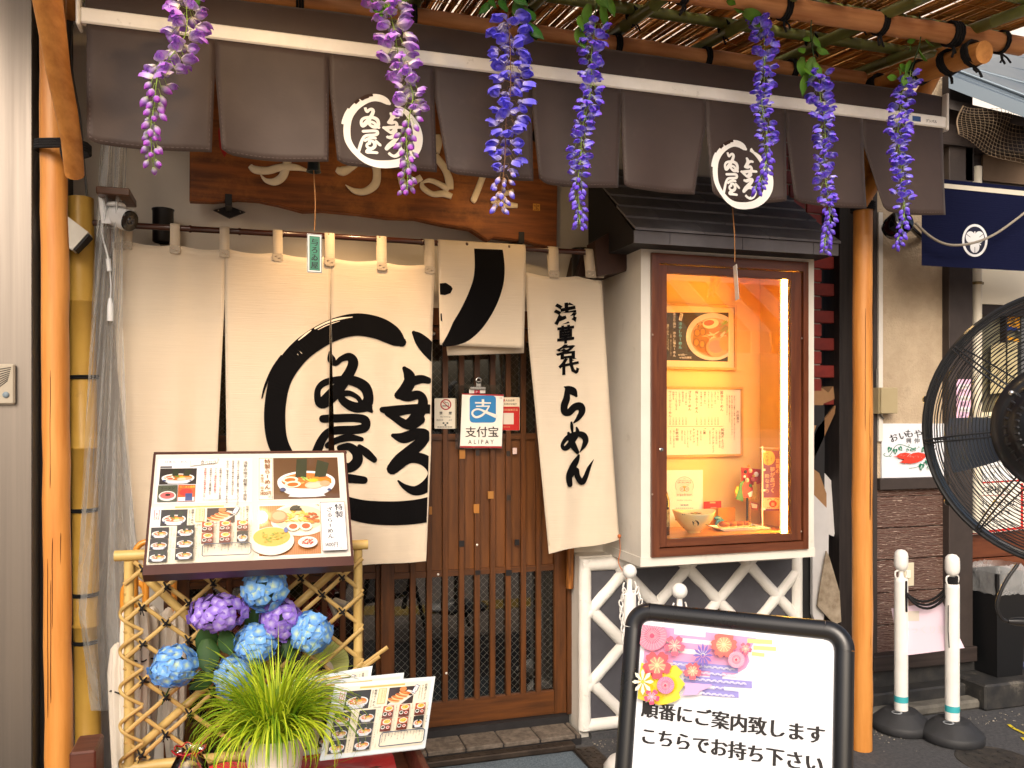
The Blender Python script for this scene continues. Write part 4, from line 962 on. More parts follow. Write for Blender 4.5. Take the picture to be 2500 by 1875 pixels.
garland([(470, -40), (456, 0), (456, 63), (443, 104), (396, 165), (383, 196), (377, 253), (369, 300), (369, 342), (373, 396)], YG, 'lilac', .085, .56, 'pale lilac wisteria garland nearest the left post, its tip bent left', ([(470, -60), (470, -40)], [(470, -10, 150, 40)]), fsize=.048, dens=.85)
garland([(940, -30), (945, 0), (964, 79), (973, 142), (989, 177), (1008, 228), (1002, 269), (992, 342), (996, 392), (994, 462)], YG, 'lilac', .085, .62, 'pale lilac wisteria garland hanging across the left awning emblem', ([(925, -60), (940, -20)], [(925, -10, 178, 75), (940, 0, 160, 40), (955, -15, 120, 50), (915, -10, 205, 45)]), fsize=.047, dens=.85)
garland([(1240, 30), (1242, 60), (1246, 127), (1246, 222), (1236, 285), (1233, 380), (1227, 443), (1220, 502)], YG, 'blue', .115, .80, 'deep blue wisteria garland with dark leaves and orange stalked buds', ([(1225, -40), (1240, 30)], [(1205, 0, 200, 48), (1225, -5, 175, 50), (1262, 0, 165, 60), (1290, 55, 140, 55), (1275, 20, 150, 60), (1195, 5, 215, 40), (1250, -20, 130, 50), (1300, 70, 175, 40)]), 'stem_brown', True, .046, .95)
garland([(1452, 40), (1453, 62), (1444, 127), (1444, 190), (1437, 253), (1421, 316), (1418, 380), (1412, 443), (1415, 519), (1416, 547)], YG, 'violet', .066, .76, 'blue violet wisteria garland right of the dark leaved one, longest of the middle pair', ([(1465, -40), (1452, 40)], [(1440, 10, 190, 60), (1475, 0, 172, 72), (1490, -5, 165, 45), (1420, 40, 195, 55), (1412, 68, 170, 60), (1455, -20, 140, 50)]), fsize=.034, dens=1.05)
garland([(1850, 32), (1856, 60), (1866, 95), (1866, 190), (1860, 253), (1870, 316), (1873, 380), (1860, 427), (1844, 461)], YG, 'violet', .058, .72, 'blue violet wisteria garland hanging over the right awning emblem', ([(1780, -20), (1810, 10), (1850, 30)], [(1790, 10, 105, 45), (1815, 30, 95, 55), (1830, 55, 100, 50), (1775, 0, 140, 30)]), fsize=.033, dens=1.05)
garland([(1996, 160), (1999, 180), (2003, 237), (2012, 285), (2015, 348), (2012, 411), (2021, 475), (2026, 522), (2021, 555), (2012, 608)], YG, 'violet', .062, .74, 'blue violet wisteria garland with a leafy top, second from the right', ([(1985, 0), (1980, 80), (1990, 160)], [(1975, 90, 225, 34), (1988, 88, 150, 34), (1965, 118, 235, 36), (1995, 118, 130, 34), (1962, 140, 195, 58), (1985, 140, 190, 56), (1990, 150, 165, 40), (1972, 180, 190, 52), (1965, 165, 170, 50)]), fsize=.034, dens=1.05)
garland([(2222, 172), (2221, 190), (2202, 228), (2196, 285), (2192, 332), (2199, 396), (2202, 459), (2208, 519), (2200, 560), (2188, 596)], YG, 'violet', .062, .76, 'rightmost blue violet wisteria garland under a bright leafy sprig', ([(2245, 35), (2248, 90), (2235, 140), (2222, 175)], [(2235, 95, 245, 30), (2258, 92, 160, 34), (2225, 118, 250, 32), (2245, 122, 195, 50), (2225, 150, 215, 45), (2200, 175, 250, 40), (2215, 180, 200, 36), (2190, 190, 270, 30), (2210, 160, 235, 44)]), fsize=.034, dens=1.05)

# ------------------------------------------------------------------ wind chimes with paper tags
M('iron_green', '#16221f', 0.5, noise=(30, .5, '#0c1211'), bump=(60, .4, .003)); M('jute', '#9a6b3f', 0.95, bump=(300, .8, .003))
def chime(bx, by, tag_pts, turn, label, Y):
    c = P(bx, by, Y); t = thing('wind_chime', label, 'wind chime', tuple(c), 'wind chimes under the awning')
    m_ = MB(); r_ = .026; m_.lathe([(.0005, .058), (.010, .058), (.018, .05), (.021, .03), (.022, .012), (r_ - .001, .003), (r_, 0), (r_ - .003, 0), (.018, .03), (.0005, .045)], c, 20); m_.build('bell', 'iron_green', t)
    a = P(*tag_pts[0], Y); m_ = MB(); m_.tube(smooth_path([tuple(c + Vector((0, 0, .2))), tuple(c + Vector((0, 0, .05))), tuple(c), tuple(c.lerp(a, .5) + Vector((.004, 0, 0))), tuple(a)], 5), .0022, 6); m_.build('string', 'jute', t)
    b = P(*tag_pts[1], Y); w_ = 36 * dep(bx, Y) / FPX; h_ = (a - b).length; ax = (a - b).normalized(); ux = Vector((math.cos(R(turn)), math.sin(R(turn)), 0)); nn = ux.cross(ax).normalized()
    if nn.y > 0: nn = -nn
    o = b - ux * w_ / 2; m_ = MB(); hh = h_ - .012
    m_.raw([o, o + ux * w_, o + ux * w_ + ax * hh, o + ax * hh, o - nn * .001, o + ux * w_ - nn * .001, o + ux * w_ + ax * hh - nn * .001, o + ax * hh - nn * .001], [(0, 1, 2, 3), (7, 6, 5, 4), (0, 4, 5, 1), (1, 5, 6, 2), (2, 6, 7, 3), (3, 7, 4, 0)])
    tg = m_.build('paper_tag', M('tag_white', '#eef0ec', 0.3), t); W2, H2 = w_, hh
    pr = Print(plane_map(o + nn * .0004, ux, ax, nn)); pr.rect(.001, .001, W2 - .001, H2 - .001, '#1b2320'); pr.rect(.003, .003, W2 - .003, H2 - .003, '#f2f4f0'); pr.rect(.0075, .008, W2 - .0075, H2 - .008, '#16211d'); pr.rect(.0085, .009, W2 - .0085, H2 - .009, '#3f8a6a')
    pr.vtext('与ろゐ屋', W2 / 2, H2 - .012, (H2 - .028) / 4.1, '#0d1411', .03); pr.build('lettering', tg, 'print_gloss')
chime(766, 420, [(768, 563), (768, 666)], 8, 'wind chime whose green paper tag hangs flat before the curtain', -.80)
chime(1788, 500, [(1794, 640), (1800, 732)], 72, 'wind chime whose green paper tag hangs edge on before the display window', -.80)
# ------------------------------------------------------------------ printed food pictures
def food(pr, x0, y0, x1, y1, kind, seed=0):
    rs = random.Random(seed); w, h = x1 - x0, y1 - y0; X = lambda u: x0 + w * u; Yv = lambda v: y0 + h * v
    bgc = {'ramen': '#2a2523', 'big': '#5a3a1e', 'zaru': '#c98a52', 'gyoza': '#3a2a26', 'small': '#7a3c22', 'tray': '#b0552a', 'tare': '#2a2523'}[kind]
    pr.rect(x0, y0, x1, y1, bgc)
    if kind in ('ramen', 'big', 'tare'):
        if kind == 'big':
            for k in range(26): a = rs.random(); pr.rect(X(a * .9), Yv(rs.random() * .95), X(min(1, a * .9 + .1)), Yv(rs.random() * .01 + rs.random() * .95), '#6b4624') if 0 else None
        pr.ell(X(.5), Yv(.40), w * .44, h * .36, '#dfe3ea', 24, 180, 360); pr.ell(X(.5), Yv(.42), w * .44, h * .25, '#eef0f2', 28)
        pr.fill([(X(.22), Yv(.06)), (X(.38), Yv(.04)), (X(.62), Yv(.04)), (X(.78), Yv(.06)), (X(.7), Yv(.2)), (X(.3), Yv(.2))], '#d5d9e2')
        pr.ell(X(.5), Yv(.43), w * .38, h * .19, '#c9742a' if kind != 'tare' else '#8a3a1e', 28)
        if kind == 'big' or seed % 3 == 0:
            pr.fill([(X(.62), Yv(.5)), (X(.80), Yv(.52)), (X(.86), Yv(.86)), (X(.68), Yv(.94))], '#2b331c'); pr.fill([(X(.33), Yv(.5)), (X(.5), Yv(.5)), (X(.52), Yv(.98)), (X(.36), Yv(.96))], '#26301a')
        else: pr.fill([(X(.42), Yv(.52)), (X(.62), Yv(.52)), (X(.64), Yv(.9)), (X(.45), Yv(.93))], '#222b18')
        for k in range(16): pr.ell(X(.3 + rs.random() * .42), Yv(.36 + rs.random() * .14), w * .05, h * .02, rs.choice(['#e2a85a', '#d99044', '#efc07a', '#b8642a']), 8, rot=rs.uniform(-40, 40))
        for k in range(4): pr.fill([(X(.5 + k * .03), Yv(.54 - k * .01)), (X(.88), Yv(.47 - k * .03)), (X(.88), Yv(.44 - k * .03)), (X(.5 + k * .03), Yv(.50 - k * .01))], '#d98f2a' if k % 2 else '#c47a22')
        pr.ell(X(.62), Yv(.32), w * .15, h * .09, '#eebfa2', 18, rot=8); pr.ell(X(.62), Yv(.31), w * .12, h * .06, '#f2cdb6', 16, rot=8); pr.ell(X(.78), Yv(.35), w * .08, h * .07, '#e5a884', 14)
        pr.ell(X(.6), Yv(.43), w * .08, h * .045, '#f0c02c', 12); 
        for k in range(7): pr.ell(X(.44 + rs.random() * .08), Yv(.42 + rs.random() * .09), w * .035, h * .014, rs.choice(['#7fae3a', '#b7d06a', '#5d8f2c']), 8, rot=rs.uniform(-60, 60))
        for (ex, ey) in ((.25, .45), (.29, .34)):
            pr.ell(X(ex), Yv(ey), w * .125, h * .078, '#f6ead2', 20, rot=6); pr.ell(X(ex), Yv(ey - .005), w * .085, h * .048, '#e0641a' if kind == 'big' else '#e4482a', 16, rot=6)
        pr.ell(X(.14), Yv(.22), w * .045, h * .05, '#3e4a78', 10); pr.ell(X(.84), Yv(.2), w * .03, h * .03, '#4a5480', 8)
    elif kind == 'zaru':
        for k in range(34): pr.rect(X(k / 34), y0, X((k + .35) / 34), y1, '#b5743c')
        pr.ell(X(.68), Yv(.70), w * .5, h * .34, '#f4ead8', 28); pr.ell(X(.66), Yv(.72), w * .42, h * .26, '#eddcb4', 26)
        for k in range(50): pr.ell(X(.42 + rs.random() * .36), Yv(.66 + rs.random() * .2), w * .05, h * .012, rs.choice(['#efc64a', '#f3d878', '#dca52e']), 8, rot=rs.uniform(-80, 80))
        pr.ell(X(.3), Yv(.76), w * .16, h * .13, '#d98a5a', 16); pr.ell(X(.32), Yv(.77), w * .11, h * .09, '#e8ad84', 14)
        for k in range(14): pr.ell(X(.76 + rs.random() * .2), Yv(.6 + rs.random() * .22), w * .06, h * .02, rs.choice(['#d9762a', '#b85a1e', '#e8983c']), 8, rot=rs.uniform(-50, 20))
        for k in range(24): a = rs.uniform(0, 180); pr.line([(X(.6), Yv(.88)), (X(.6) + w * .1 * math.cos(R(a)), Yv(.88) + h * .09 * math.sin(R(a)))], w * .007, '#34331c')
        for ex in (.55, .76): pr.ell(X(ex), Yv(.53), w * .105, h * .085, '#f7ecd6', 18); pr.ell(X(ex), Yv(.535), w * .07, h * .055, '#e2531e', 14)
        pr.ell(X(.2), Yv(.26), w * .36, h * .28, '#f0e6d4', 26); pr.ell(X(.2), Yv(.34), w * .30, h * .19, '#e0b24a', 24)
        for k in range(46): pr.ell(X(.02 + rs.random() * .4), Yv(.24 + rs.random() * .18), w * .03, h * .012, rs.choice(['#8fa02e', '#c9a830', '#b7b83c', '#d9bf5a']), 7, rot=rs.uniform(-80, 80))
        pr.ell(X(.43), Yv(.46), w * .035, h * .055, '#5d6fae', 12)
        pr.ell(X(.78), Yv(.2), w * .16, h * .11, '#f3e9e2', 20); pr.ell(X(.78), Yv(.21), w * .12, h * .07, '#e8d6cc', 18)
        for k in range(22): pr.ell(X(.69 + rs.random() * .18), Yv(.15 + rs.random() * .1), w * .018, h * .014, rs.choice(['#d9432e', '#e2704a', '#c23a2a']), 6)
    elif kind == 'gyoza':
        pr.fill([(X(.0), Yv(.0)), (X(.55), Yv(.0)), (X(1), Yv(.5)), (X(1), Yv(.7)), (X(.75), Yv(.8))], '#e4ddd6')
        for k in range(4):
            cx, cy = X(.24 + .14 * k), Yv(.24 + .12 * k); pr.ell(cx, cy, w * .26, h * .13, '#e9c58c', 16, rot=-14); pr.ell(cx, cy + h * .04, w * .24, h * .09, rs.choice(['#c96a22', '#b85a1c']), 16, rot=-14); pr.ell(cx - w * .02, cy + h * .05, w * .12, h * .03, '#e09a4a', 10, rot=-14)
        pr.ell(X(.55), Yv(.86), w * .14, h * .14, '#d98a4a', 14); pr.ell(X(.88), Yv(.5), w * .08, h * .06, '#2d1c18', 12)
    elif kind == 'tray':
        pr.rect(x0, y0, x1, Yv(.5), '#6a2c1a'); pr.ell(X(.55), Yv(.76), w * .40, h * .22, '#e8e2d4', 18); pr.ell(X(.56), Yv(.78), w * .32, h * .16, '#e6c04a', 16)
        for k in range(8): pr.ell(X(.4 + rs.random() * .4), Yv(.68 + rs.random() * .2), w * .08, h * .02, rs.choice(['#f2d67a', '#cf9a2c', '#c7552e', '#3a3a1e']), 7, rot=rs.uniform(-60, 60))
        pr.ell(X(.25), Yv(.34), w * .2, h * .16, '#e6e6e2', 14); pr.ell(X(.25), Yv(.35), w * .15, h * .1, '#3d4226', 12); pr.ell(X(.72), Yv(.3), w * .17, h * .12, '#ece4de', 12); pr.ell(X(.72), Yv(.3), w * .12, h * .08, '#c8432e', 10)
def strip_text(pr, cols, x, top, size, step, col='#2c2b2b', weight=0.0):
    for t in cols: pr.vtext(t, x, top, size, col, weight); x -= step
def menu_sheet(pr, x0, y0, x1, y1, seed=0):
    """the crowded food menu: six bowls, six trays, gyoza and boxed price columns"""
    w, h = x1 - x0, y1 - y0; X = lambda u: x0 + w * u; Yv = lambda v: y0 + h * v
    pr.rect(x0, y0, x1, y1, '#f6eed6'); pr.rect(X(0), Yv(.62), X(.12), Yv(.97), '#e4e8ee')
    pr.rect(X(.23), Yv(.955), X(.71), Yv(.985), '#f0b86a')
    pr.rect(X(.035), Yv(.76), X(.085), Yv(.93), '#b8242a'); pr.rect(X(.041), Yv(.765), X(.079), Yv(.925), '#f6f0ee'); pr.vtext('一番人気', X(.06), Yv(.92), h * .036, '#c02630', .03)
    food(pr, X(.10), Yv(.64), X(.355), Yv(.93), 'ramen', 3 + seed)
    pr.vtext('特製らーめん', X(.405), Yv(.93), h * .043, '#2b2a2a', .02); pr.vtext('全部のせ一四〇〇円', X(.375), Yv(.92), h * .03, '#3b3a3a'); pr.text('【税込価格】', X(.40), Yv(.63), h * .026, '#3a3a3a')
    pr.rect(X(.435), Yv(.69), X(.52), Yv(.93), '#e29a50'); pr.rect(X(.44), Yv(.696), X(.515), Yv(.924), '#f8dcae'); strip_text(pr, ['大盛できます', '麺の量を増やせます'], X(.50), Yv(.915), h * .022, w * .025, '#b86a2a')
    food(pr, X(.545), Yv(.66), X(.82), Yv(.93), 'gyoza', seed)
    pr.fill([(X(.79), Yv(.83)), (X(.835), Yv(.80)), (X(.875), Yv(.93)), (X(.83), Yv(.96))], '#37587a'); pr.fill([(X(.797), Yv(.835)), (X(.833), Yv(.812)), (X(.867), Yv(.925)), (X(.832), Yv(.95))], '#f3f4f6'); pr.vtext('おすすめ', X(.833), Yv(.935), h * .026, '#c02630', .03)
    pr.vtext('和風ぎょうざ', X(.945), Yv(.96), h * .043, '#2b2a2a', .015); strip_text(pr, ['鶏と野菜の餡を包んで', 'こんがり焼きました', '四五〇円'], X(.91), Yv(.94), h * .024, w * .028)
    for c in range(2):
        for r in range(3):
            a = X(.02 + c * .245); b = Yv(.42 - r * .205); food(pr, a, b, a + w * .168, b + h * .19, 'tare' if (r, c) == (1, 0) else 'ramen', 5 + r * 2 + c + seed)
            pr.vtext(['玉子らーめん', 'らーめん', 'しなちくめん', 'ちゃーしゅうめん', '梅しおらーめん', 'ヴィーガン'][r * 2 + c], a + w * .195, b + h * .185, h * .026, '#3a3936'); pr.vtext('一一五〇円', a + w * .222, b + h * .11, h * .018, '#3a3936')
    for c in range(3):
        for r in range(2):
            a = X(.505 + c * .17); b = Yv(.455 - r * .20); food(pr, a, b, a + w * .11, b + h * .185, 'tray' if (r, c) != (1, 2) else 'ramen', 20 + r * 3 + c + seed)
            pr.vtext(['特製ざるらーめん', '玉子ざる', 'ざるらーめん', 'ちゃーしゅうざる', '味玉付ざる', '焼き豚ご飯'][r * 3 + c], a + w * .14, b + h * .185, h * .021, '#3a3936')
    pr.line([(X(.53), Yv(.03)), (X(.97), Yv(.03)), (X(.985), Yv(.06)), (X(.985), Yv(.21)), (X(.96), Yv(.235)), (X(.54), Yv(.235)), (X(.52), Yv(.2)), (X(.52), Yv(.05)), (X(.53), Yv(.03))], h * .004, '#46566a')
    strip_text(pr, ['【トッピング】', '味付玉子', 'ちゃーしゅう', 'しなちく', '海苔', '梅干し', '【お飲み物】', '瓶ビール', 'ウーロン茶', '冷酒', '【ご飯】', '白飯', '【定食価格】', '大盛一〇〇円'], X(.962), Yv(.225), h * .0225, w * .0325, '#33415a', .01)

# ------------------------------------------------------------------ tilted menu board on the fence
M('brown_alu', '#3f211c', 0.35, metal=0.3, noise=(6, .4, '#55302a'))
bBL, bBR, bTL, bTR = P(354, 1384, -.96), P(858, 1361, -.96), P(362, 1110, -.70), P(828, 1104, -.70)
ux = (bBR - bBL).normalized(); Wb = ((bBR - bBL).length + (bTR - bTL).length) / 2; oB = bBL + (ux * ((bTL - bBL).dot(ux) / 2 * 0)); uy = (bTL - bBL) - ux * (bTL - bBL).dot(ux); Hb = uy.length; uy.normalize(); nb_ = ux.cross(uy).normalized()
if nb_.y > 0: nb_ = -nb_
menu = thing('menu_board', 'tilted menu board with ramen pictures leaning on the bamboo fence', 'menu board', tuple(oB))
def obox(o, ux, uy, n, u0, u1, v0, v1, d0, d1):
    """box in a tilted frame: d along the normal"""
    m_ = MB(); vs = [Vector(o) + ux * u + uy * v + n * d for u in (u0, u1) for v in (v0, v1) for d in (d0, d1)]
    return m_.raw(vs, [(0, 1, 3, 2), (4, 6, 7, 5), (0, 4, 5, 1), (2, 3, 7, 6), (0, 2, 6, 4), (1, 5, 7, 3)])
obox(oB, ux, uy, nb_, 0.003, Wb - .003, .0, Hb, -.03, 0.0).build('backing', M('board_white', '#cfc9bd', 0.4), menu)
obox(oB, ux, uy, nb_, -.004, Wb + .004, -.035, -.0005, -.034, .012).build('ledge', 'brown_alu', menu)
obox(oB, ux, uy, nb_, -.004, Wb + .004, Hb, Hb + .008, -.034, .004).build('top_edge', 'brown_alu', menu)
obox(oB, ux, uy, nb_, -.005, .0025, 0, Hb, -.033, .003).build('side_edge', 'brown_alu', menu); obox(oB, ux, uy, nb_, Wb - .0025, Wb + .005, 0, Hb, -.033, .003).build('side_edge', 'brown_alu', menu)
def board_print(): return Print(plane_map(oB + nb_ * .0008, ux * Wb, uy * Hb, nb_), .00008)
pr = board_print(); pr.rect(.018, .535, .498, .955, '#f4f1ea'); pr.rect(.03, .545, .028 + .21, .955, '#eef0f4')
pr.text('日本らーめん', .05, .915, .028, '#4a4a5a', 0, .7); pr.rect(.032, .865, .09, .885, '#6b6b70'); food(pr, .032, .71, .215, .862, 'ramen', 3)
pr.rect(.03, .548, .125, .70, '#4a5240'); pr.text('ラーメン', .04, .66, .03, '#15150f', .03, .6); pr.ell(.078, .6, .042, .045, '#e8e6e2', 20); pr.ell(.078, .605, .035, .032, '#d9696a', 18); pr.ell(.08, .61, .014, .012, '#20241c', 8)
pr.rect(.128, .548, .212, .70, '#d9602e'); pr.text('ラーメン発見', .133, .672, .022, '#f0c23a', .04, .6); pr.ell(.168, .63, .034, .034, '#c83a34', 14); pr.rect(.13, .55, .21, .585, '#e7e6ea'); pr.rect(.165, .552, .2, .62, '#3a4c86')
pr.fill([(.178, .875), (.318, .905), (.322, .955), (.18, .925)], '#c9c4ba'); pr.fill([(.181, .88), (.316, .908), (.319, .95), (.183, .922)], '#faf7f0'); pr.text('食べログ', .232, .893, .045, '#3d3d3d', .01, .45)
def vt(pr, t, x, top, size, col, wgt=0.0):      # upright columns in the board's stretched unit square
    q = Print(lambda u, v, h: pr.m(x + (u) * Hb / Wb, v, h), pr.step); q.mb = pr.mb; q.h = pr.h; q.vtext(t, 0, top, size, col, wgt)
vt(pr, '浅草の地で創業三十余年', .462, .925, .034, '#4b4744', .02); 
for t, x, c in (('当店のらーめんは厳選した豚骨・鶏がらをベースに', .425, '#4b4744'), ('日本各地から取り寄せた素材でお出汁を', .398, '#4b4744'), ('仕上げた、柚子香るすっきり和風のらーめんです。', .370, '#4b4744'), ('お陰様で食べログ３．５以上を達成', .335, '#4b4744'), ('ラーメン発見伝の表紙を飾り', .310, '#c23a3a'), ('日本初のラーメン専門雑誌にて', .285, '#4b4744'), ('初代殿堂入りの栄誉を頂きました。', .258, '#c23a3a')): vt(pr, t, x, .93 if x > .36 else .86, .0182, c, .03)
pr.text('こちらの説明は店内でごらんいただけます', .245, .548, .016, '#d05a6a', 0, .6); pr.build('history_sheet', menu, 'print_gloss')
mm = lambda u, v, h: oB + ux * (Wb * (.004 + .498 * u)) + uy * (Hb * (.018 + .497 * v * Wb * .498 / (Hb * .497))) + nb_ * (.0011 + h)
pr = Print(mm, .00006); menu_sheet(pr, 0, 0, 1, Hb * .497 / (Wb * .498)); pr.build('menu_sheet', menu, 'print_gloss')
pr = board_print(); pr.rect(.525, .535, .965, .965, '#efe9dc'); pr.rect(.533, .548, .604, .952, '#5a4434'); pr.rect(.535, .552, .602, .948, '#f6f0e2'); food(pr, .608, .548, .958, .952, 'big', 3)
vt(pr, '特製らーめん', .577, .945, .049, '#8a5a34', .035); vt(pr, '（醤油・塩）', .549, .80, .030, '#9a7048'); pr.text('1400円', .537, .588, .048, '#8a5a34', .03, .42); pr.text('（税込）', .572, .562, .02, '#8a6a50', 0, .5); pr.build('picture_sheet', menu, 'print_gloss')
pr = board_print(); pr.rect(.53, .03, .985, .50, '#f2ede4'); food(pr, .535, .045, .845, .49, 'zaru', 4); pr.rect(.848, .045, .978, .49, '#3a3a40'); pr.rect(.850, .05, .976, .485, '#f0f1f4')
vt(pr, '特製', .945, .48, .066, '#2d2f38', .035); vt(pr, 'ざるらーめん', .895, .45, .048, '#2d2f38', .035); pr.text('1400円', .862, .082, .052, '#2d2f38', .03, .45); pr.text('（税込）', .93, .056, .02, '#55565e', 0, .5); pr.build('picture_sheet', menu, 'print_gloss')

# ------------------------------------------------------------------ bamboo lattice fence
YF = -.75; M('pale_bamboo', '#c3a665', 0.42, noise=(5, .6, '#ab8c4e'), stretch=(3, 3, 3), dirt=(16, .68, '#7d6337', .5)); M('split_bamboo', '#b89a5c', 0.5, noise=(7, .7, '#a07f45'), dirt=(20, .68, '#6d5530', .6))
fence = thing('bamboo_fence', 'small lattice fence of pale bamboo tied with black cord', 'fence', (-.05, YF, .36))
fx_l, fx_r = P(315, 1400, YF).x, P(874, 1400, YF).x; ztop, zbot = 1.066, .36
bamboo('post', (fx_l, YF, zbot + .0), (fx_l, YF, ztop - .018), .0165, 'pale_bamboo', fence, .2); bamboo('post', (fx_r, YF, zbot), (fx_r, YF, ztop - .018), .0165, 'pale_bamboo', fence, .2)
bamboo('rail', (fx_l - .045, YF, ztop), (fx_r + .035, YF, ztop), .0185, 'pale_bamboo', fence, .3); bamboo('rail', (fx_l - .03, YF + .001, zbot - .01), (fx_r + .05, YF + .001, zbot - .01), .0185, 'pale_bamboo', fence, .3)
bamboo('brace', (fx_l + .01, YF + .028, ztop - .04), (fx_l + .55, YF + .028, .44), .0145, 'pale_bamboo', fence, .22); bamboo('brace', (fx_l + .02, YF + .028, .40), (fx_r - .03, YF + .028, ztop - .05), .0145, 'pale_bamboo', fence, .22)
dxf, dzf = .0735, .0625; K = MB(); nodes = []
n0x, n0z = fx_l + .045, ztop - .045
def strip(p, q, y, bend=None):
    m_ = MB(); pts = [Vector((p[0], y, p[1])), Vector((q[0], y, q[1]))] if bend is None else bend
    L_ = (pts[-1] - pts[0]).length; k = max(2, int(L_ / .06)); out = [pts[0].lerp(pts[-1], t / k) + Vector((jit(.0012), jit(.001), jit(.0012))) for t in range(k + 1)] if bend is None else bend
    m_.tube(out, .0078 if bend is None else .0062, 8, True, .45, up=(0, 1, 0)); m_.build('lattice_strip', 'split_bamboo', fence)
xl, xr, zl, zh = fx_l - .012, fx_r + .015, zbot + .02, ztop - .02
sl_ = dzf / dxf
for s in (1, -1):
    for k in range(-12, 24):
        # line z = n0z + s*sl*(x - (n0x + 2k*dxf))
        xc = n0x + 2 * k * dxf; f = lambda x: n0z + s * sl_ * (x - xc); g_ = lambda z: xc + s * (z - n0z) / sl_
        cand = []
        a, c = sorted((g_(zl), g_(zh))); a, c = max(a, xl), min(c, xr)
        if c - a > .06: strip((a, f(a)), (c, f(c)), YF - .012 - (.009 if s > 0 else 0))
for k in range(5):      # strips bent round the left post
    z0 = ztop - .19 - k * .125 + .06; strip(0, 0, 0, [Vector(v) for v in smooth_path([(fx_l + .045, YF - .02, z0), (fx_l - .008, YF - .026, z0 - .035), (fx_l - .026, YF - .012, z0 - .062), (fx_l - .010, YF - .024, z0 - .085), (fx_l + .045, YF - .018, z0 - .122)], 5)])
strip((fx_r - .04, .60), (fx_r + .105, .69), YF - .02); strip((fx_r - .06, .575), (fx_r + .075, .665), YF - .03)
for j in range(12):
    for i in range(11):
        if (i + j) % 2: continue
        x, z = n0x + i * dxf, n0z - j * dzf
        if not (zl + .01 < z and x < fx_r - .01): continue
        if random.random() < .12: continue
        m_ = MB(); c = Vector((x + jit(.004), YF - .025, z + jit(.004)))
        for a in (45, -45):
            d = Vector((math.cos(R(a + jit(12))), 0, math.sin(R(a + jit(12))))) * .017; m_.tube([c - d + Vector((0, .012, 0)), c - d * .5 + Vector((0, -.004, 0)), c + Vector((0, -.008, 0)), c + d * .5 + Vector((0, -.004, 0)), c + d + Vector((0, .012, 0))], .0032, 5)
        m_.ball(c + Vector((0, -.009, 0)), .0065, 7, 4)
        for t in range(3): m_.tube([c + Vector((0, -.008, 0)), c + Vector((jit(.012), -.012 + jit(.004), -.014 + jit(.012)))], .0017, 4)
        m_.build('knot', 'rope_black', fence)
# ------------------------------------------------------------------ bench under it
wood_mat('bench_wood', '#5a3122', '#42211a', 'x', 0.5, .8, .1, .2, (14, .66, '#8a5a3a', .6))
bench = thing('bench', 'low brown wooden bench with a red cloth carrying the fence and plants', 'bench', (0, -.95, 0))
m_ = MB(); m_.box(-.50, .505, -1.30, -.70, .30, .335, bev=.004); m_.build('top', 'bench_wood', bench)
fr_ = P(720, 1872, -1.28); m_ = MB(); m_.box(-.50, .50, -1.326, -1.302, .28, .43, bev=.003); fp_ = m_.build('front_board', 'bench_wood', bench)
m_ = MB()
for k in range(120): m_.box(-.495 + k * .0083, -.495 + k * .0083 + .004, -1.3285, -1.3262, .30, .415)
m_.build('ribbing', 'bench_wood', fp_)['kind'] = 'stuff'
for x in (-.525, .503): m_ = MB(); m_.box(x, x + .022, -1.326, -.70, .28, .43, bev=.003); m_.build('side_board', 'bench_wood', bench)
for x in (-.46, .44):
    for y in (-1.25, -.77): m_ = MB(); m_.box(x, x + .05, y, y + .05, 0, .30); m_.build('leg', 'bench_wood', bench)
a = P(228, 1825, -.88); m_ = MB(); m_.box(-.55, -.475, -.95, -.80, .0, .495, bev=.006); tag(m_.build('wooden_post', 'bench_wood'), 'stub of a brown painted wooden post left of the fence', 'post')
rc = MB(); nx, ny = 28, 18; vs = []; fs = []
for j in range(ny + 1):
    for i in range(nx + 1): x = -.42 + .88 * i / nx; y = -1.31 + .5 * j / ny; vs.append((x, y, .345 + .012 * math.sin(i * .7 + j * .9) * math.sin(j * .6) + (.085 if j == 0 else .05 if j == 1 else 0) * (1 if 8 < i < 26 else .6)))
rc.smooth = True; rc.raw(vs, [(j * (nx + 1) + i, j * (nx + 1) + i + 1, (j + 1) * (nx + 1) + i + 1, (j + 1) * (nx + 1) + i) for j in range(ny) for i in range(nx)])
tag(rc.build('red_cloth', M('red_felt', '#c8101c', 0.9, sheen=.3, bump=(200, .3, .003))), 'bright red felt cloth spread on the bench', 'cloth')
# ------------------------------------------------------------------ hydrangeas
HY = {'blue': ['#d8ecc4', '#84bcf4', '#68a8f0', '#a2cefa'], 'purple': ['#d9ccf2', '#a58ae4', '#9470da', '#b492ea']}
def hfloret(cols, seed):
    random.seed(seed); vs = []; fs = []; cs = []
    for k in range(4): petal(vs, fs, cs, Matrix.Rotation(R(90 * k + jit(8)), 4, 'Y') @ rx(8 + jit(14), 'X'), .54, .64, .02, -.10 + jit(.16), cols, 4, 4)
    return vmesh('floret', vs, fs, cs, 'petal')
HM = {k: [hfloret(v, 50 + i) for i in range(3)] for k, v in HY.items()}
random.seed(21)
vs, fs, cs = [], [], []; petal(vs, fs, cs, Matrix(), 1.0, .62, .14, .22, ['#3a5a24', '#2c4f22', '#24431c', '#1c381a'], 8, 4); HLEAF = vmesh('leaf', vs, fs, cs, 'leafy')
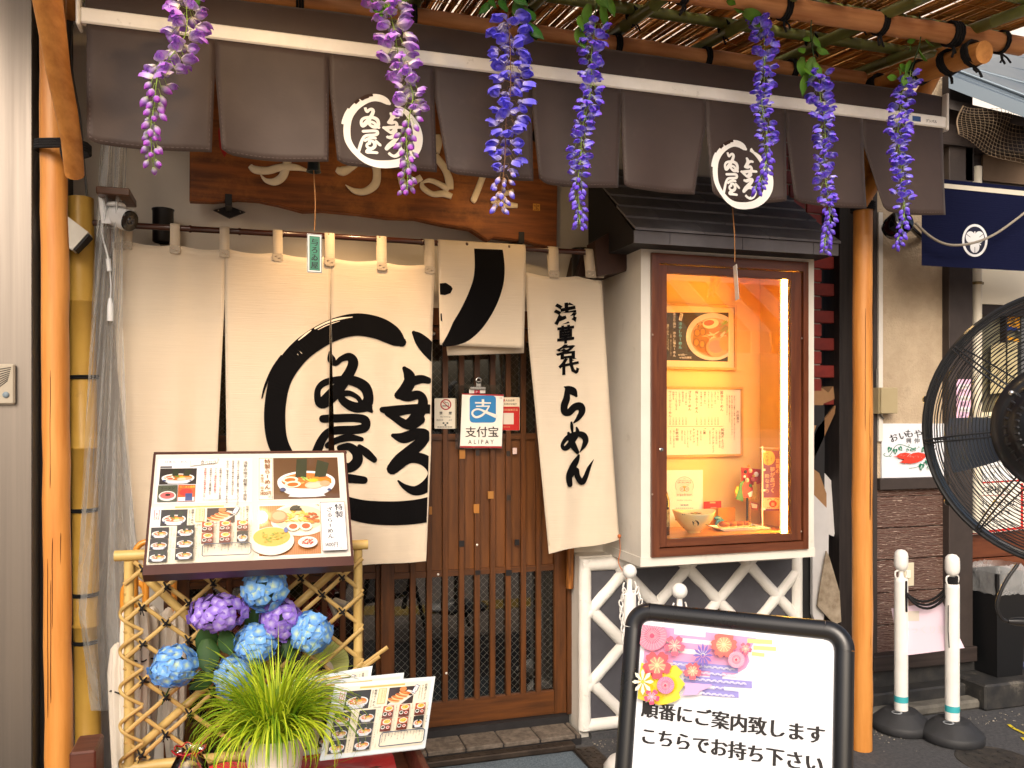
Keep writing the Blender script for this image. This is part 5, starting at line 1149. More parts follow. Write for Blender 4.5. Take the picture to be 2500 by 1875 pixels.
def hydrangea(px, py, rpx, rpy, kind, label, leaves=(), stemto=None, Y=-.86, fs_=.047, n=58):
    c = P(px, py, Y); k = dep(px, Y) / FPX; r_ = rpx * k; r2 = rpy * k; t = thing('hydrangea', label, 'flower', tuple(c), 'artificial hydrangeas on the bamboo fence')
    for i in range(n):
        u = (i + .5) / n; ph = math.acos(1 - 1.75 * u); th = i * 2.39996      # cap facing the street
        d = Vector((math.sin(ph) * math.cos(th), -math.cos(ph), math.sin(ph) * math.sin(th))); d = Vector((d.x + jit(.12), d.y + jit(.12), d.z + jit(.12))).normalized()
        q = c + Vector((d.x * r_ * random.uniform(.86, 1.06), d.y * r_ * .8, d.z * r2 * random.uniform(.86, 1.06))); rot = d.to_track_quat('-Y', 'Z').to_matrix().to_4x4() @ Matrix.Rotation(random.uniform(0, 6.28), 4, 'Y') @ rx(jit(20), 'X')
        place(random.choice(HM[kind]), 'floret', t, Matrix.Translation(q) @ rot @ Matrix.Scale(fs_ * random.uniform(.85, 1.15), 4))
    m_ = MB(); m_.ball(c, r_ * .6, 10, 6, (1, .8, r2 / r_)); m_.build('core', M('hy_core_' + kind, '#3d5a4a', .8), t)
    e = P(*(stemto or (px + 10, py + rpy + 90)), YF - .02); m_ = MB(); m_.tube(smooth_path([tuple(c), tuple(c.lerp(e, .4) + Vector((.01, .02, 0))), tuple(e)], 6), .0026, 6); m_.build('stem', 'stem_dark', t)
    for (lx, ly, deg, ln) in leaves:
        p = P(lx, ly, Y + .03); place(HLEAF, 'leaf', t, Matrix.Translation(p) @ rx(deg, 'Y') @ rx(random.uniform(-20, 30), 'X') @ Matrix.Scale(ln * k, 4))
hydrangea(645, 1436, 52, 54, 'blue', 'topmost bright blue hydrangea just under the menu board', [(625, 1490, 200, 60)], (640, 1600))
hydrangea(424, 1627, 52, 48, 'blue', 'lone bright blue hydrangea low on the left of the lattice', (), (395, 1720))
hydrangea(622, 1572, 46, 46, 'blue', 'bright blue hydrangea in the middle, right above the grass tuft', (), (600, 1680))
hydrangea(572, 1655, 44, 52, 'blue', 'bright blue hydrangea half behind the left side of the grass tuft', [(525, 1650, 250, 65)], (540, 1760), n=44)
hydrangea(760, 1545, 48, 48, 'blue', 'bright blue hydrangea farthest right, beside the right fence post', [(715, 1545, 200, 55)], (740, 1660))
hydrangea(532, 1496, 70, 42, 'purple', 'wide violet hydrangea left of the topmost blue one', [(510, 1530, 190, 85), (545, 1540, 160, 70), (505, 1560, 175, 90)], (520, 1690), fs_=.042, n=70)
hydrangea(684, 1512, 46, 48, 'purple', 'violet hydrangea tucked between the blue ones on the right', [(700, 1560, 170, 60)], (680, 1640), Y=-.84, fs_=.042, n=52)
# ------------------------------------------------------------------ grass in a white pot
pc = P(671, 1792, -1.16); pr_ = 74 * dep(671, -1.16) / FPX; pot = thing('potted_grass', 'tuft of yellow green striped grass in a ribbed white pot', 'potted plant', (pc.x, -1.16, .36))
m_ = MB(); z0 = .362; zt_ = pc.z; prof = [(.001, z0), (pr_ * .72, z0)]
for k in range(26): f = k / 25; prof.append((pr_ * (.72 + .26 * f) + (.0016 if k % 2 else 0), z0 + (zt_ - z0) * f))
prof += [(pr_ * 1.02, zt_ + .002), (pr_ * 1.0, zt_ + .006), (pr_ * .93, zt_ + .004), (pr_ * .9, zt_ - .03), (.001, zt_ - .03)]
m_.lathe(prof, (pc.x, -1.16, 0), 36); m_.build('pot', M('pot_white', '#e6e0d4', .55, noise=(14, .4, '#d3cbbb')), pot)
gv, gf, gc = [], [], []
rs = random.Random(5)
for i in range(760):
    th = rs.uniform(0, 2 * math.pi); r0 = rs.uniform(0, pr_ * .75); L_ = rs.uniform(.17, .36); lean = rs.uniform(.25, 1.7) ; w_ = rs.uniform(.0055, .0098); b0 = len(gv); n = 9; p = Vector((pc.x + r0 * math.cos(th), -1.16 + r0 * math.sin(th), zt_ - .02)); d = Vector((math.cos(th + rs.uniform(-.5, .5)), math.sin(th + rs.uniform(-.5, .5)), 0)); a = math.pi / 2 - lean * .35
    base = rs.choice(('#c9d82a', '#dce63a', '#bccd1f', '#a6c01e', '#e6ee4a', '#86aa20', '#6a9a1e')); sidev = Vector((-d.y, d.x, 0))
    for k in range(n + 1):
        t = k / n; w__ = w_ * (1 - t ** 3) * (.6 + .8 * math.sin(math.pi * min(1, t + .2)) * .6); gv += [p - sidev * w__ / 2 + Vector((0, 0, .0012)), p, p + sidev * w__ / 2 + Vector((0, 0, .0012))]
        cc = lin(base); ee = lin('#84a81c'); gc += [ee, cc, tuple((x + y) / 2 for x, y in zip(cc, ee))]
        p = p + (d * math.cos(a) + Vector((0, 0, 1)) * math.sin(a)) * (L_ / n); a -= lean * (.16 + .30 * t)
    for k in range(n):
        for s in range(2): q = b0 + k * 3 + s; gf.append((q, q + 1, q + 4, q + 3))
me = vmesh('blades', gv, gf, gc, 'leafy'); o = bpy.data.objects.new('blades', me); COL.objects.link(o); put(o, pot); o['kind'] = 'stuff'
m_ = MB(); m_.lathe([(.001, .352), (pr_ * 1.0, .352), (pr_ * 1.12, .372), (pr_ * 1.16, .376), (pr_ * 1.12, .366), (pr_ * .98, .347), (.001, .347)], (pc.x, -1.16, 0), 30); m_.build('saucer', 'pot_white', pot)
# ------------------------------------------------------------------ laminated menus leaning on the pot
def lam(BL, BR, TL, label, k):
    BL, BR, TL = Vector(BL), Vector(BR), Vector(TL); ux = (BR - BL); Wm = ux.length; ux.normalize(); uy = TL - BL; uy = uy - ux * uy.dot(ux) * .0; Hm = uy.length; uy.normalize(); n = ux.cross(uy).normalized()
    if n.y > 0: n = -n
    t = thing('laminated_menu', label, 'menu', tuple(BL), 'laminated menus beside the potted grass')
    obox(BL, ux, uy, n, 0, Wm, 0, Hm, -.0035, 0).build('sheet', M('lamin', '#c9d2d6', .12, coat=.8), t)
    obox(BL, ux, uy, n, .003, Wm - .002, -.002, Hm - .003, -.0075, -.0045).build('back_sheet', 'lamin', t)
    pr = Print(plane_map(BL + n * .0004, ux, uy, n), .00004); mg = .012; hh = Hm - 2 * mg
    q = Print(lambda u, v, h: BL + ux * (mg + u * (Wm - 2 * mg)) + uy * (mg + v * (Wm - 2 * mg)) + n * (.0004 + h), .00004); menu_sheet(q, 0, 0, 1, hh / (Wm - 2 * mg), k); q.build('print', t, 'print_gloss')
A = PD(780, 1856, 2.55), PD(1038, 1826, 2.70), PD(818, 1670, 2.67)
lam(*A, 'front laminated menu, fully visible with pictures of bowls and gyoza', 1)
lam(PD(690, 1850, 2.60), PD(965, 1812, 2.76), PD(727, 1668, 2.74), 'middle laminated menu, mostly hidden behind the front one', 2)
lam(PD(610, 1830, 2.66), PD(885, 1772, 2.82), PD(650, 1672, 2.80), 'rearmost laminated menu, rising highest behind the other two', 3)
# ------------------------------------------------------------------ goldfish bowl
gp = P(462, 1832, -1.12); rr_ = 38 * dep(462, -1.12) / FPX
gb = thing('goldfish_bowl', 'small glass bowl with a ruffled red rim at the bottom edge', 'glass bowl', (gp.x, gp.y, .36))
m_ = MB(); n = 40; prof = [(.02, .362), (.045, .37), (.06, .40), (.062, .43), (.052, .455), (.038, .475), (.037, .483), (.046, .493)]; vs = []
sc_ = (gp.z + .004 - .362) / (.493 - .362); 
for (r_, z) in prof:
    for j in range(n): w = 2 * math.pi * j / n; ruff = (1 + .07 * math.sin(w * 8)) if z > .485 else 1; vs.append((gp.x + r_ * ruff * math.cos(w), gp.y + r_ * ruff * math.sin(w), .362 + (z - .362) * sc_ + (.004 * math.sin(w * 8) if z > .485 else 0)))
m_.smooth = True; m_.raw(vs, [(i * n + j, i * n + (j + 1) % n, (i + 1) * n + (j + 1) % n, (i + 1) * n + j) for i in range(len(prof) - 1) for j in range(n)]); glass_mat('bowl_glass', '#f6fbfb', 0.0, .96); m_.build('glass', 'bowl_glass', gb)
m_ = MB(); m_.tube([Vector(vs[(len(prof) - 1) * n + j % n]) for j in range(n + 1)], .0022, 6, False); m_.build('rim', M('rim_red', '#a3131c', .15, coat=.5), gb)
m_ = MB()
for k in range(40): m_.ball((gp.x + jit(.035), gp.y + jit(.035), .372 + random.random() * .02), random.uniform(.004, .008), 6, 4)
m_.build('pebbles', M('pebble', '#6a6a70', .5), gb)['kind'] = 'stuff'
# ------------------------------------------------------------------ umbrellas behind the fence
M('umbrella_cloth', '#cfc7ba', .8, noise=(8, .4, '#bdb3a3'), bump=(30, .3, .004)); M('cane', '#cf8a2c', .35, noise=(5, .5, '#b26f1c'), coat=.4)
def umbrella(px, ytop, label, hook, Y=-.52, seed=0):
    rs = random.Random(seed); p = P(px, ytop, Y); zt = p.z; t = thing('umbrella', label, 'umbrella', (p.x, Y, .14), 'furled umbrellas behind the bamboo fence')
    m_ = MB(); h = []
    for k in range(13): a = R(180 * k / 12); h.append((p.x + hook * .038 * (1 - math.cos(a)), Y, zt - .045 + .042 * math.sin(a)))
    m_.tube([(p.x, Y, zt - .25), (p.x, Y, zt - .06)] + h + [(h[-1][0], Y, zt - .085)], .0105, 10); m_.build('handle', 'cane', t)
    m_ = MB(); n = 40; prof = [(.006, zt - .24), (.022, zt - .235), (.034, zt - .255), (.040, zt - .33), (.036, zt - .5), (.028, zt - .7), (.016, zt - .84), (.006, zt - .90)]; vs = []
    for (r_, z) in prof:
        for j in range(n): w = 2 * math.pi * j / n; rr = r_ * (1 + .32 * math.sin(w * 8 + z * 5 + seed)); vs.append((p.x + rr * math.cos(w), Y + rr * math.sin(w), z + (.012 * math.sin(w * 8) if z > zt - .26 else 0)))
    m_.smooth = True; m_.raw(vs, [(i * n + j, i * n + (j + 1) % n, (i + 1) * n + (j + 1) % n, (i + 1) * n + j) for i in range(len(prof) - 1) for j in range(n)]); m_.build('canopy', 'umbrella_cloth', t)
    m_ = MB(); m_.tube([(p.x + .043 * math.cos(k), Y + .043 * math.sin(k), zt - .40 + .01 * math.sin(k * 2)) for k in [i * .3 for i in range(22)]], .003, 5); m_.build('tie_band', M('band_dark', '#24221f', .8), t)
    m_ = MB(); m_.tube([(p.x, Y, zt - .90), (p.x, Y, .15)], .004, 6); m_.build('tip', 'band_dark', t)
umbrella(330, 1322, 'furled cream umbrella with its cane crook over the fence rail', 1, -.66, 1)
umbrella(357, 1330, 'furled cream umbrella second from the left behind the lattice', 1, -.50, 2)
umbrella(425, 1335, 'furled cream umbrella standing apart on the right behind the lattice', -1, -.50, 3)
umbrella(300, 1420, 'short furled cream umbrella behind the left fence post', 1, -.46, 4)
# round paper fan and clamp lamp behind the fence
fc = P(795, 1620, -.66); uf = thing('paper_fan', 'round pale green paper fan behind the right end of the lattice', 'fan', tuple(fc))
m_ = MB(); m_.lathe([(.0005, .001), (.085, .001), (.085, -.001), (.0005, -.001)], fc, 40, Matrix.Rotation(R(80), 4, 'X'), False); disk = m_.build('leaf', M('fan_green', '#aeb56a', .7), uf)
m_ = MB()
for k in range(38): a = R(k * 360 / 38); m_.tube([fc + Vector((0, -.002, 0)), fc + Vector((.084 * math.cos(a), -.002, .084 * math.sin(a)))], .0006, 3, False)
m_.build('ribs', M('fan_rib', '#7d8a3e', .7), disk)
pr = Print(lambda u, v, h: fc + Vector((u, -.0045 - h, v))); pr.ell(-.005, -.025, .034, .04, '#f2ead2', 20); pr.ell(-.012, -.03, .016, .012, '#d9b83a', 12); pr.ell(.0, -.035, .02, .01, '#b9a02e', 12); pr.build('print', disk)
lp = P(838, 1476, -.66); cl = thing('clamp_lamp', 'small grey metal spotlight clipped behind the bamboo fence', 'spotlight', tuple(lp))
m_ = MB(); m_.tube([lp + Vector((-.03, .02, .008)), lp + Vector((.012, -.03, 0))], .016, 14); m_.build('head', M('lamp_grey', '#8d8b82', .35, .6), cl)
m_ = MB(); m_.tube([lp + Vector((-.05, .02, .02)), lp + Vector((-.025, .015, -.045))], .010, 10); m_.tube([lp + Vector((-.02, 0, -.02)), lp + Vector((.03, .0, -.06))], .003, 5); m_.build('arm', 'lamp_grey', cl)

# ------------------------------------------------------------------ things at the left corner of the front
M('yellow_bamboo', '#c9a04a', .4, noise=(4, .6, '#b08636'), dirt=(12, .62, '#8a6a2c', .5)); cu = thing('bamboo_pipe', 'thick yellow bamboo drainpipe beside the left post', 'bamboo pipe', tuple(P(205, 1870, -.22)))
q = P(204, 1000, -.22); q2 = P(212, 1800, -.22); bamboo('culm', (q2.x + .008, -.22, 0), (q.x - .01, -.22, 2.38), .048, 'yellow_bamboo', cu, .62)
for y_ in (922, 1245, 1450, 1565):
    p = P(204 + (y_ - 900) * .012, y_, -.22); rope((p.x, -.22, p.z), (0, 0, 1), .048, 2, .008, .004, 2, cu)
def vinyl():
    m = M('vinyl', '#eef1f2', .12, bump=(14, .7, .02), coat=.6); b = m.node_tree.nodes['Principled BSDF']; N = m.node_tree.nodes; L = m.node_tree.links
    t = N.new('ShaderNodeBsdfTransparent'); t.inputs[0].default_value = (.93, .94, .95, 1); mx = N.new('ShaderNodeMixShader'); lw = N.new('ShaderNodeLayerWeight'); lw.inputs[0].default_value = .45
    r = N.new('ShaderNodeMapRange'); r.inputs['To Min'].default_value = .10; r.inputs['To Max'].default_value = .62; L.new(lw.outputs['Facing'], r.inputs[0]); L.new(r.outputs[0], mx.inputs[0]); L.new(t.outputs[0], mx.inputs[1]); L.new(b.outputs[0], mx.inputs[2]); L.new(mx.outputs[0], N['Material Output'].inputs['Surface'])
vinyl()
m_ = MB(); m_.smooth = True; nu, nv = 44, 60; vs = []; edge = [(246, 312, 325), (232, 300, 600), (222, 300, 800), (208, 310, 1050), (196, 330, 1300), (185, 345, 1500), (222, 350, 1735)]
for j in range(nv + 1):
    t = j / nv * (len(edge) - 1); i0 = min(int(t), len(edge) - 2); f = t - i0; l, r_, y = [edge[i0][k] + (edge[i0 + 1][k] - edge[i0][k]) * f for k in range(3)]
    for i in range(nu + 1): s = i / nu; px_ = l + (r_ - l) * s; Y_ = -.30 + .045 * math.sin(s * 15 + j * .03) * (.5 + .5 * math.sin(j * .11 + 2)) + .016 * math.sin(s * 27 + j * .22) * math.sin(j * .19 + s * 6); vs.append(P(px_, y, Y_))
m_.raw(vs, [(j * (nu + 1) + i, j * (nu + 1) + i + 1, (j + 1) * (nu + 1) + i + 1, (j + 1) * (nu + 1) + i) for j in range(nv) for i in range(nu)]); vc = m_.build('vinyl_curtain', 'vinyl')
tag(vc, 'crumpled clear vinyl curtain hanging left of the noren', 'plastic curtain')
# security camera on its wooden block
cc = P(296, 533, -.30); k_ = dep(300, -.30) / FPX; camr = thing('security_camera', 'white bullet security camera with antennas on a wooden block', 'security camera', tuple(cc))
dirv = Vector((.74, -.58, -.30)).normalized(); qd = dirv.to_track_quat('Z', 'Y').to_matrix().to_4x4()
m_ = MB(); n = 32; prof = [(.001, -.080), (.022, -.078), (.034, -.060), (.039, -.025), (.0405, .025), (.0395, .045)]; vs = []
for (r_, z) in prof:
    for j in range(n): w = 2 * math.pi * j / n; c_, s_ = math.cos(w), math.sin(w); e = 1 / (abs(c_) ** 3 + abs(s_) ** 3) ** (1 / 3) if z > 0 else 1; vs.append(cc + (qd @ Vector((r_ * c_ * (e * .5 + .5), r_ * s_ * (e * .5 + .5), z))))
m_.smooth = True; m_.raw(vs, [(i * n + j, i * n + (j + 1) % n, (i + 1) * n + (j + 1) % n, (i + 1) * n + j) for i in range(len(prof) - 1) for j in range(n)]); m_.build('body', M('cam_white', '#eef0f1', .3), camr)
m_ = MB(); vs2 = []
for (r_, z) in ((.0385, .045), (.036, .049), (.02, .0505), (.001, .0505)):
    for j in range(n): w = 2 * math.pi * j / n; c_, s_ = math.cos(w), math.sin(w); e = 1 / (abs(c_) ** 3 + abs(s_) ** 3) ** (1 / 3); vs2.append(cc + (qd @ Vector((r_ * c_ * (e * .5 + .5), r_ * s_ * (e * .5 + .5), z))))
m_.raw(vs2, [(i * n + j, i * n + (j + 1) % n, (i + 1) * n + (j + 1) % n, (i + 1) * n + j) for i in range(3) for j in range(n)]); face = m_.build('face', M('gloss_black', '#08080a', .12, coat=.5), camr)
m_ = MB(); m_.lathe([(.016, 0), (.015, .004), (.010, .003), (.0005, .001)], cc + dirv * .0505, 20, qd); m_.build('lens', M('lens', '#1b1f2c', .05, coat=1), face)
pr = Print(lambda u, v, h: cc + (qd @ Vector((-.0415 - h, 0, 0))) + (qd @ Vector((0, u, v)))); 
m_ = MB(); m_.lathe([(.001, .0), (.034, .0), (.036, .006), (.030, .014), (.001, .016)], P(283, 505, -.29), 24); m_.tube([P(283, 508, -.29), P(290, 528, -.30)], .014, 10); m_.build('base', 'cam_white', camr)
m_ = MB(); a, c = P(246, 482, -.29), P(256, 545, -.33); 
m_.raw([a + Vector((-.008, 0, 0)), a + Vector((.006, 0, 0)), c + Vector((.022, 0, 0)), c + Vector((-.012, 0, 0))] + [v + Vector((0, .008, 0)) for v in (a + Vector((-.008, 0, 0)), a + Vector((.006, 0, 0)), c + Vector((.022, 0, 0)), c + Vector((-.012, 0, 0)))], [(0, 1, 2, 3), (7, 6, 5, 4), (0, 4, 5, 1), (1, 5, 6, 2), (2, 6, 7, 3), (3, 7, 4, 0)]); m_.build('antenna', 'cam_white', camr)
m_ = MB(); m_.tube([P(322, 512, -.26), P(328, 530, -.25)], [.008, .011], 8); m_.build('antenna', 'cam_white', camr)
wb0, wb1 = P(250, 476, -.22), P(318, 505, -.34); m_ = MB(); m_.box(wb0.x, wb1.x, -.36, -.16, wb0.z - .028, wb0.z, bev=.003); m_.build('wooden_block', 'door_wood_h', camr)
m_ = MB(); m_.tube(smooth_path([tuple(P(251, 535, -.29)), tuple(P(250, 575, -.30)), tuple(P(262, 620, -.31)), tuple(P(266, 650, -.31))], 5), .0035, 6); m_.tube([P(264, 632, -.31), P(267, 662, -.31)], .009, 8); m_.tube(smooth_path([tuple(P(268, 660, -.31)), tuple(P(271, 700, -.31)), tuple(P(269, 732, -.31))], 4), .0022, 5); m_.tube([P(269, 728, -.31), P(269, 745, -.31), P(269, 784, -.31)], [.006, .0105, .0115], 10); m_.build('cable_plug', 'cam_white', camr)
# cable loops, conduit box
bc = thing('cable_bundle', 'bundle of thick black cables looped beside the left post', 'cable', tuple(P(75, 100, -.4)))
for (x0, x1, b_) in ((62, 78, 270), (72, 86, 255), (84, 92, 230)):
    m_ = MB(); m_.tube(smooth_path([tuple(P(x1 + 8, 240, -.40)), tuple(P(x0 + 6, 150, -.42)), tuple(P(x0 - 4, 60, -.44)), tuple(P(x0 + 6, 5, -.44)), tuple(P(x1 + 2, -30, -.43)), tuple(P(x1 + 20, 40, -.42)), tuple(P(x1 + 10, 140, -.40)), tuple(P(x1 + 14, b_, -.38))], 6), .0085, 8); m_.build('cable', M('cable_black', '#18191c', .3), bc)
gcb = MB(); gcb.tube(smooth_path([tuple(P(x, y, -.2)) for x, y in ((178, 60), (172, 120), (180, 200), (196, 290), (205, 400), (212, 480), (216, 560))], 6), .0042, 6); tag(gcb.build('grey_cable', M('cable_grey', '#5d5d5e', .5)), 'thin grey cable running down the wall behind the left post', 'cable')
jb = thing('meter_box', 'tilted white plastic box behind the left post', 'meter box', tuple(P(150, 560, -.30))); c = P(150, 555, -.30)
mt = Matrix.Translation(c) @ Matrix.Rotation(R(38), 4, 'Y'); m_ = MB(); m_.box(-.12, .09, -.04, .05, -.045, .045, mt, 0); o = m_.build('housing', M('box_white', '#d8d4ca', .45, noise=(9, .4, '#b9b3a6')), jb)
m_ = MB(); m_.box(.091, .098, -.035, .045, -.04, .04, mt); m_.build('end_plate', 'black_trim', jb)
pp = MB(); a = P(92, 610, -.34); c = P(92, 740, -.34); pp.tube([(a.x, -.34, a.z), (a.x, -.34, c.z)], .03, 14); tag(pp.build('conduit', M('pvc_grey', '#9a9492', .5, noise=(8, .5, '#7d7776'))), 'short grey conduit stub in the gap beside the steel wall', 'pipe')
# ------------------------------------------------------------------ alley: dark post, cardboard
YN2 = -.15
def onplane(o, n):
    o, n = Vector(o), Vector(n).normalized(); cpos = Vector((0, -DIST, EYE))
    def f(px, py, h=0.0):
        d = PD(px, py, 1.0) - cpos; t = (o - cpos).dot(n) / d.dot(n); return cpos + d * t + n * h
    return f
def pbox(name, mat, par, x0, yt, yb, x1, Y0, Y1, bev=0.0):
    """upright box whose front face on plane Y0 spans photo columns x0..x1 and, at x0, rows yt..yb"""
    a, c, z0, z1 = rect(x0, yt, yb, x1, Y0); m_ = MB(); m_.box(a, c, Y0, Y1, z0, z1, None, bev); return m_.build(name, mat, par)
dp = MB(); a = P(2050, 1000, -.02).x; dp.box(a, a + .11, -.02, .12, 0, 4.2, bev=.003); tag(dp.build('dark_pillar', 'dark_wood'), 'weathered black timber pillar in the alley mouth', 'pillar')
ab = MB(); ab.box(2.60, 2.93, .0, .0255, 0, 1.585); tag(ab.build('alley_cabinet', 'black_trim'), 'dark cabinet filling the back of the alley', 'cabinet')
M('cardboard', '#9a7450', .85, noise=(10, .5, '#80603f'), bump=(60, .2, .003)); M('cardboard_white', '#c9c7c6', .7, noise=(7, .4, '#b1aead')); M('cardboard_edge', '#7d5b3b', .9)
def board_piece(name, pts, Y, th, mat, label, tilt=0.0):
    q = [P(x, y, Y) for x, y in pts]; m_ = MB(); z0 = min(p.z for p in q); n = len(q); fr = [p + Vector((0, tilt * (p.z - z0), 0)) for p in q]; bk = [p + Vector((0, th, 0)) for p in fr]
    m_.raw(fr + bk, [tuple(range(n)), tuple(range(2 * n - 1, n - 1, -1))] + [(i, n + i, n + (i + 1) % n, (i + 1) % n) for i in range(n)]); tag(m_.build(name, mat), label, 'cardboard', 'cardboard stuffed in the alley')
board_piece('cardboard_box', [(1980, 925), (2010, 938), (2036, 958), (2052, 940), (2068, 955), (2055, 972), (2022, 985), (1990, 1060), (1980, 1100)], -.02, .10, 'cardboard', 'torn brown cardboard box topmost in the alley', .15)
board_piece('cardboard_sheet', [(1975, 1095), (1996, 1045), (2040, 990), (2038, 1010), (1988, 1120)], .0, .012, 'cardboard_edge', 'narrow brown cardboard edge slanting below the torn box')
board_piece('cardboard_sheet', [(1982, 1110), (1998, 1125), (2020, 1152), (2056, 1196), (2056, 1240), (2036, 1310), (2015, 1300), (1985, 1215)], .02, .02, 'cardboard_white', 'folded white carton sheet sticking out of the alley', .1)
board_piece('cardboard_sheet', [(1980, 1140), (2000, 1155), (2018, 1205), (2018, 1240), (1995, 1230), (1980, 1200)], -.01, .012, 'cardboard', 'small brown cardboard flap before the white carton')
board_piece('cardboard_sheet', [(1984, 1205), (2018, 1240), (2024, 1250), (2022, 1400), (2010, 1520), (1996, 1540), (1984, 1500)], -.035, .02, 'cardboard_white', 'tall pale carton panel leaning by the lattice plinth')
board_piece('cardboard_sheet', [(2018, 1345), (2025, 1360), (2050, 1445), (2054, 1518), (2038, 1525), (1996, 1480), (2000, 1450)], -.06, .008, M('paper_dirty', '#a89a86', .8, noise=(14, .8, '#6d5d48')), 'stained paper bag hanging at the foot of the alley')

# ------------------------------------------------------------------ neighbour house
M('stucco', '#bba98f', .95, noise=(9, .6, '#a39078'), bump=(95, .9, .006), dirt=(2, .58, '#776857', .5)); M('dark_paint', '#3a322f', .6, noise=(10, .5, '#2a2422'), bump=(40, .15, .003))
def siding_mat():
    m = M('siding', '#54362c', .5, bump=(2.2, .9, .006), stretch=(2.2, 30, 30)); N = m.node_tree.nodes; L = m.node_tree.links
    w = N.new('ShaderNodeTexWave'); w.wave_type = 'BANDS'; w.bands_direction = 'Z'; w.inputs['Scale'].default_value = 9; w.inputs['Distortion'].default_value = 9; w.inputs['Detail'].default_value = 2; w.inputs['Detail Scale'].default_value = 1.4
    tc = N.new('ShaderNodeTexCoord'); mp = N.new('ShaderNodeMapping'); mp.inputs['Scale'].default_value = (1.0, 1, 5.5); L.new(tc.outputs['Object'], mp.inputs[0]); L.new(mp.outputs[0], w.inputs[0])
    r = N.new('ShaderNodeValToRGB'); r.color_ramp.elements[0].position = .90; r.color_ramp.elements[0].color = (*lin('#54362c'), 1); r.color_ramp.elements[1].position = .985; r.color_ramp.elements[1].color = (*lin('#b9a79a'), 1); L.new(w.outputs[0], r.inputs[0]); L.new(r.outputs[0], N['Principled BSDF'].inputs['Base Color'])
    bp = N.new('ShaderNodeBump'); bp.inputs['Strength'].default_value = .8; bp.inputs['Distance'].default_value = .004; L.new(w.outputs[0], bp.inputs['Height']); L.new(bp.outputs[0], N['Principled BSDF'].inputs['Normal'])
siding_mat()
nh = thing('neighbour_house', 'neighbouring shop house with stucco wall, brown grained siding and dark timber', 'building', (3.2, YN2, 0))
xs0, xs1 = P(2150, 800, YN2).x, P(2318, 800, YN2).x; zr0, zr1 = P(2150, 1195, YN2).z, P(2150, 1167, YN2).z
m_ = MB(); m_.box(xs0 - .05, xs1 + .02, YN2, .3, zr1 - .02, 3.4); m_.build('stucco_wall', 'stucco', nh)
m_ = MB(); m_.box(xs0 - .05, xs1 + .02, YN2 + .012, .3, .05, zr1 - .021); sb_ = m_.build('siding_base', 'dark_paint', nh)
rows = [1196, 1213, 1290, 1368, 1448, 1527, 1606]; zz = [P(2145, y, YN2).z for y in rows]
for a, c in zip(zz[1:-1], zz[2:]): m_ = MB(); m_.box(xs0 - .028, xs1 - .001, YN2 - .004 + jit(.001), YN2 + .0115, c + .003, a - .003, bev=.002); m_.build('siding_board', 'siding', sb_)
m_ = MB(); m_.box(xs0 - .028, xs1 - .001, YN2 - .003, YN2 + .0115, zz[1] + .002, zz[0] - .002); m_.build('siding_board', 'siding', sb_)
m_ = MB(); m_.box(xs0 - .03, xs1 + .0, YN2 - .035, YN2 + .01, zr0, zr1, bev=.003); m_.build('rail', 'dark_paint', nh)
m_ = MB(); m_.box(xs0 - .056, xs0 - .03, YN2 - .012, .3, .2, 3.0, bev=.002); m_.build('corner_strip', 'dark_paint', nh)
m_ = MB(); z_ = P(2145, 1077, YN2).z; m_.box(xs0 - .029, xs0 - .003, YN2 - .02, YN2 - .0005, z_, 2.6); m_.build('cable_duct', M('duct_white', '#d9d5cd', .5), nh)
cpx0, cpx1 = P(2318, 900, YN2 - .05).x, P(2376, 900, YN2 - .05).x; m_ = MB(); m_.box(cpx0, cpx1, YN2 - .05, YN2 + .12, P(2318, 1592, YN2 - .05).z, 3.4, bev=.004); m_.build('corner_post', 'dark_paint', nh)
zs0, zs1 = P(2124, 1640, YN2 - .05).z, P(2124, 1602, YN2 - .05).z; m_ = MB(); m_.box(xs0 - .1, cpx1 + .01, YN2 - .07, YN2 + .05, zs0, zs1, bev=.004); m_.build('sill', 'dark_wood_h', nh)
M('black_base', '#232426', .6, noise=(12, .8, '#3c3a37'), dirt=(6, .58, '#7d776c', .55), bump=(30, .4, .004)); M('kerb_grey', '#6d6a62', .9, noise=(14, .7, '#4a4742'), bump=(60, .5, .004))
m_ = MB(); m_.box(xs0 - .12, 5.0, YN2 - .02, .3, 0, zs0 + .01); m_.build('base', 'black_base', nh)
kb = thing('kerb_step', 'grimy black painted kerb step under the neighbouring house', 'kerb', (3.4, -.3, 0))
m_ = MB(); m_.box(xs0 - .18, 5.0, -.27, YN2 - .021, 0, .105, bev=.008); m_.build('upper_step', 'black_base', kb); m_ = MB(); m_.box(xs0 - .25, 5.0, -.36, -.272, 0, .05, bev=.012); m_.build('lower_step', 'kerb_grey', kb)
m_ = MB(); m_.box(P(2368, 1650, -.30).x, 5.2, -.40, .2, .0, .135, bev=.01); slab = m_.build('door_slab', 'black_base', kb)
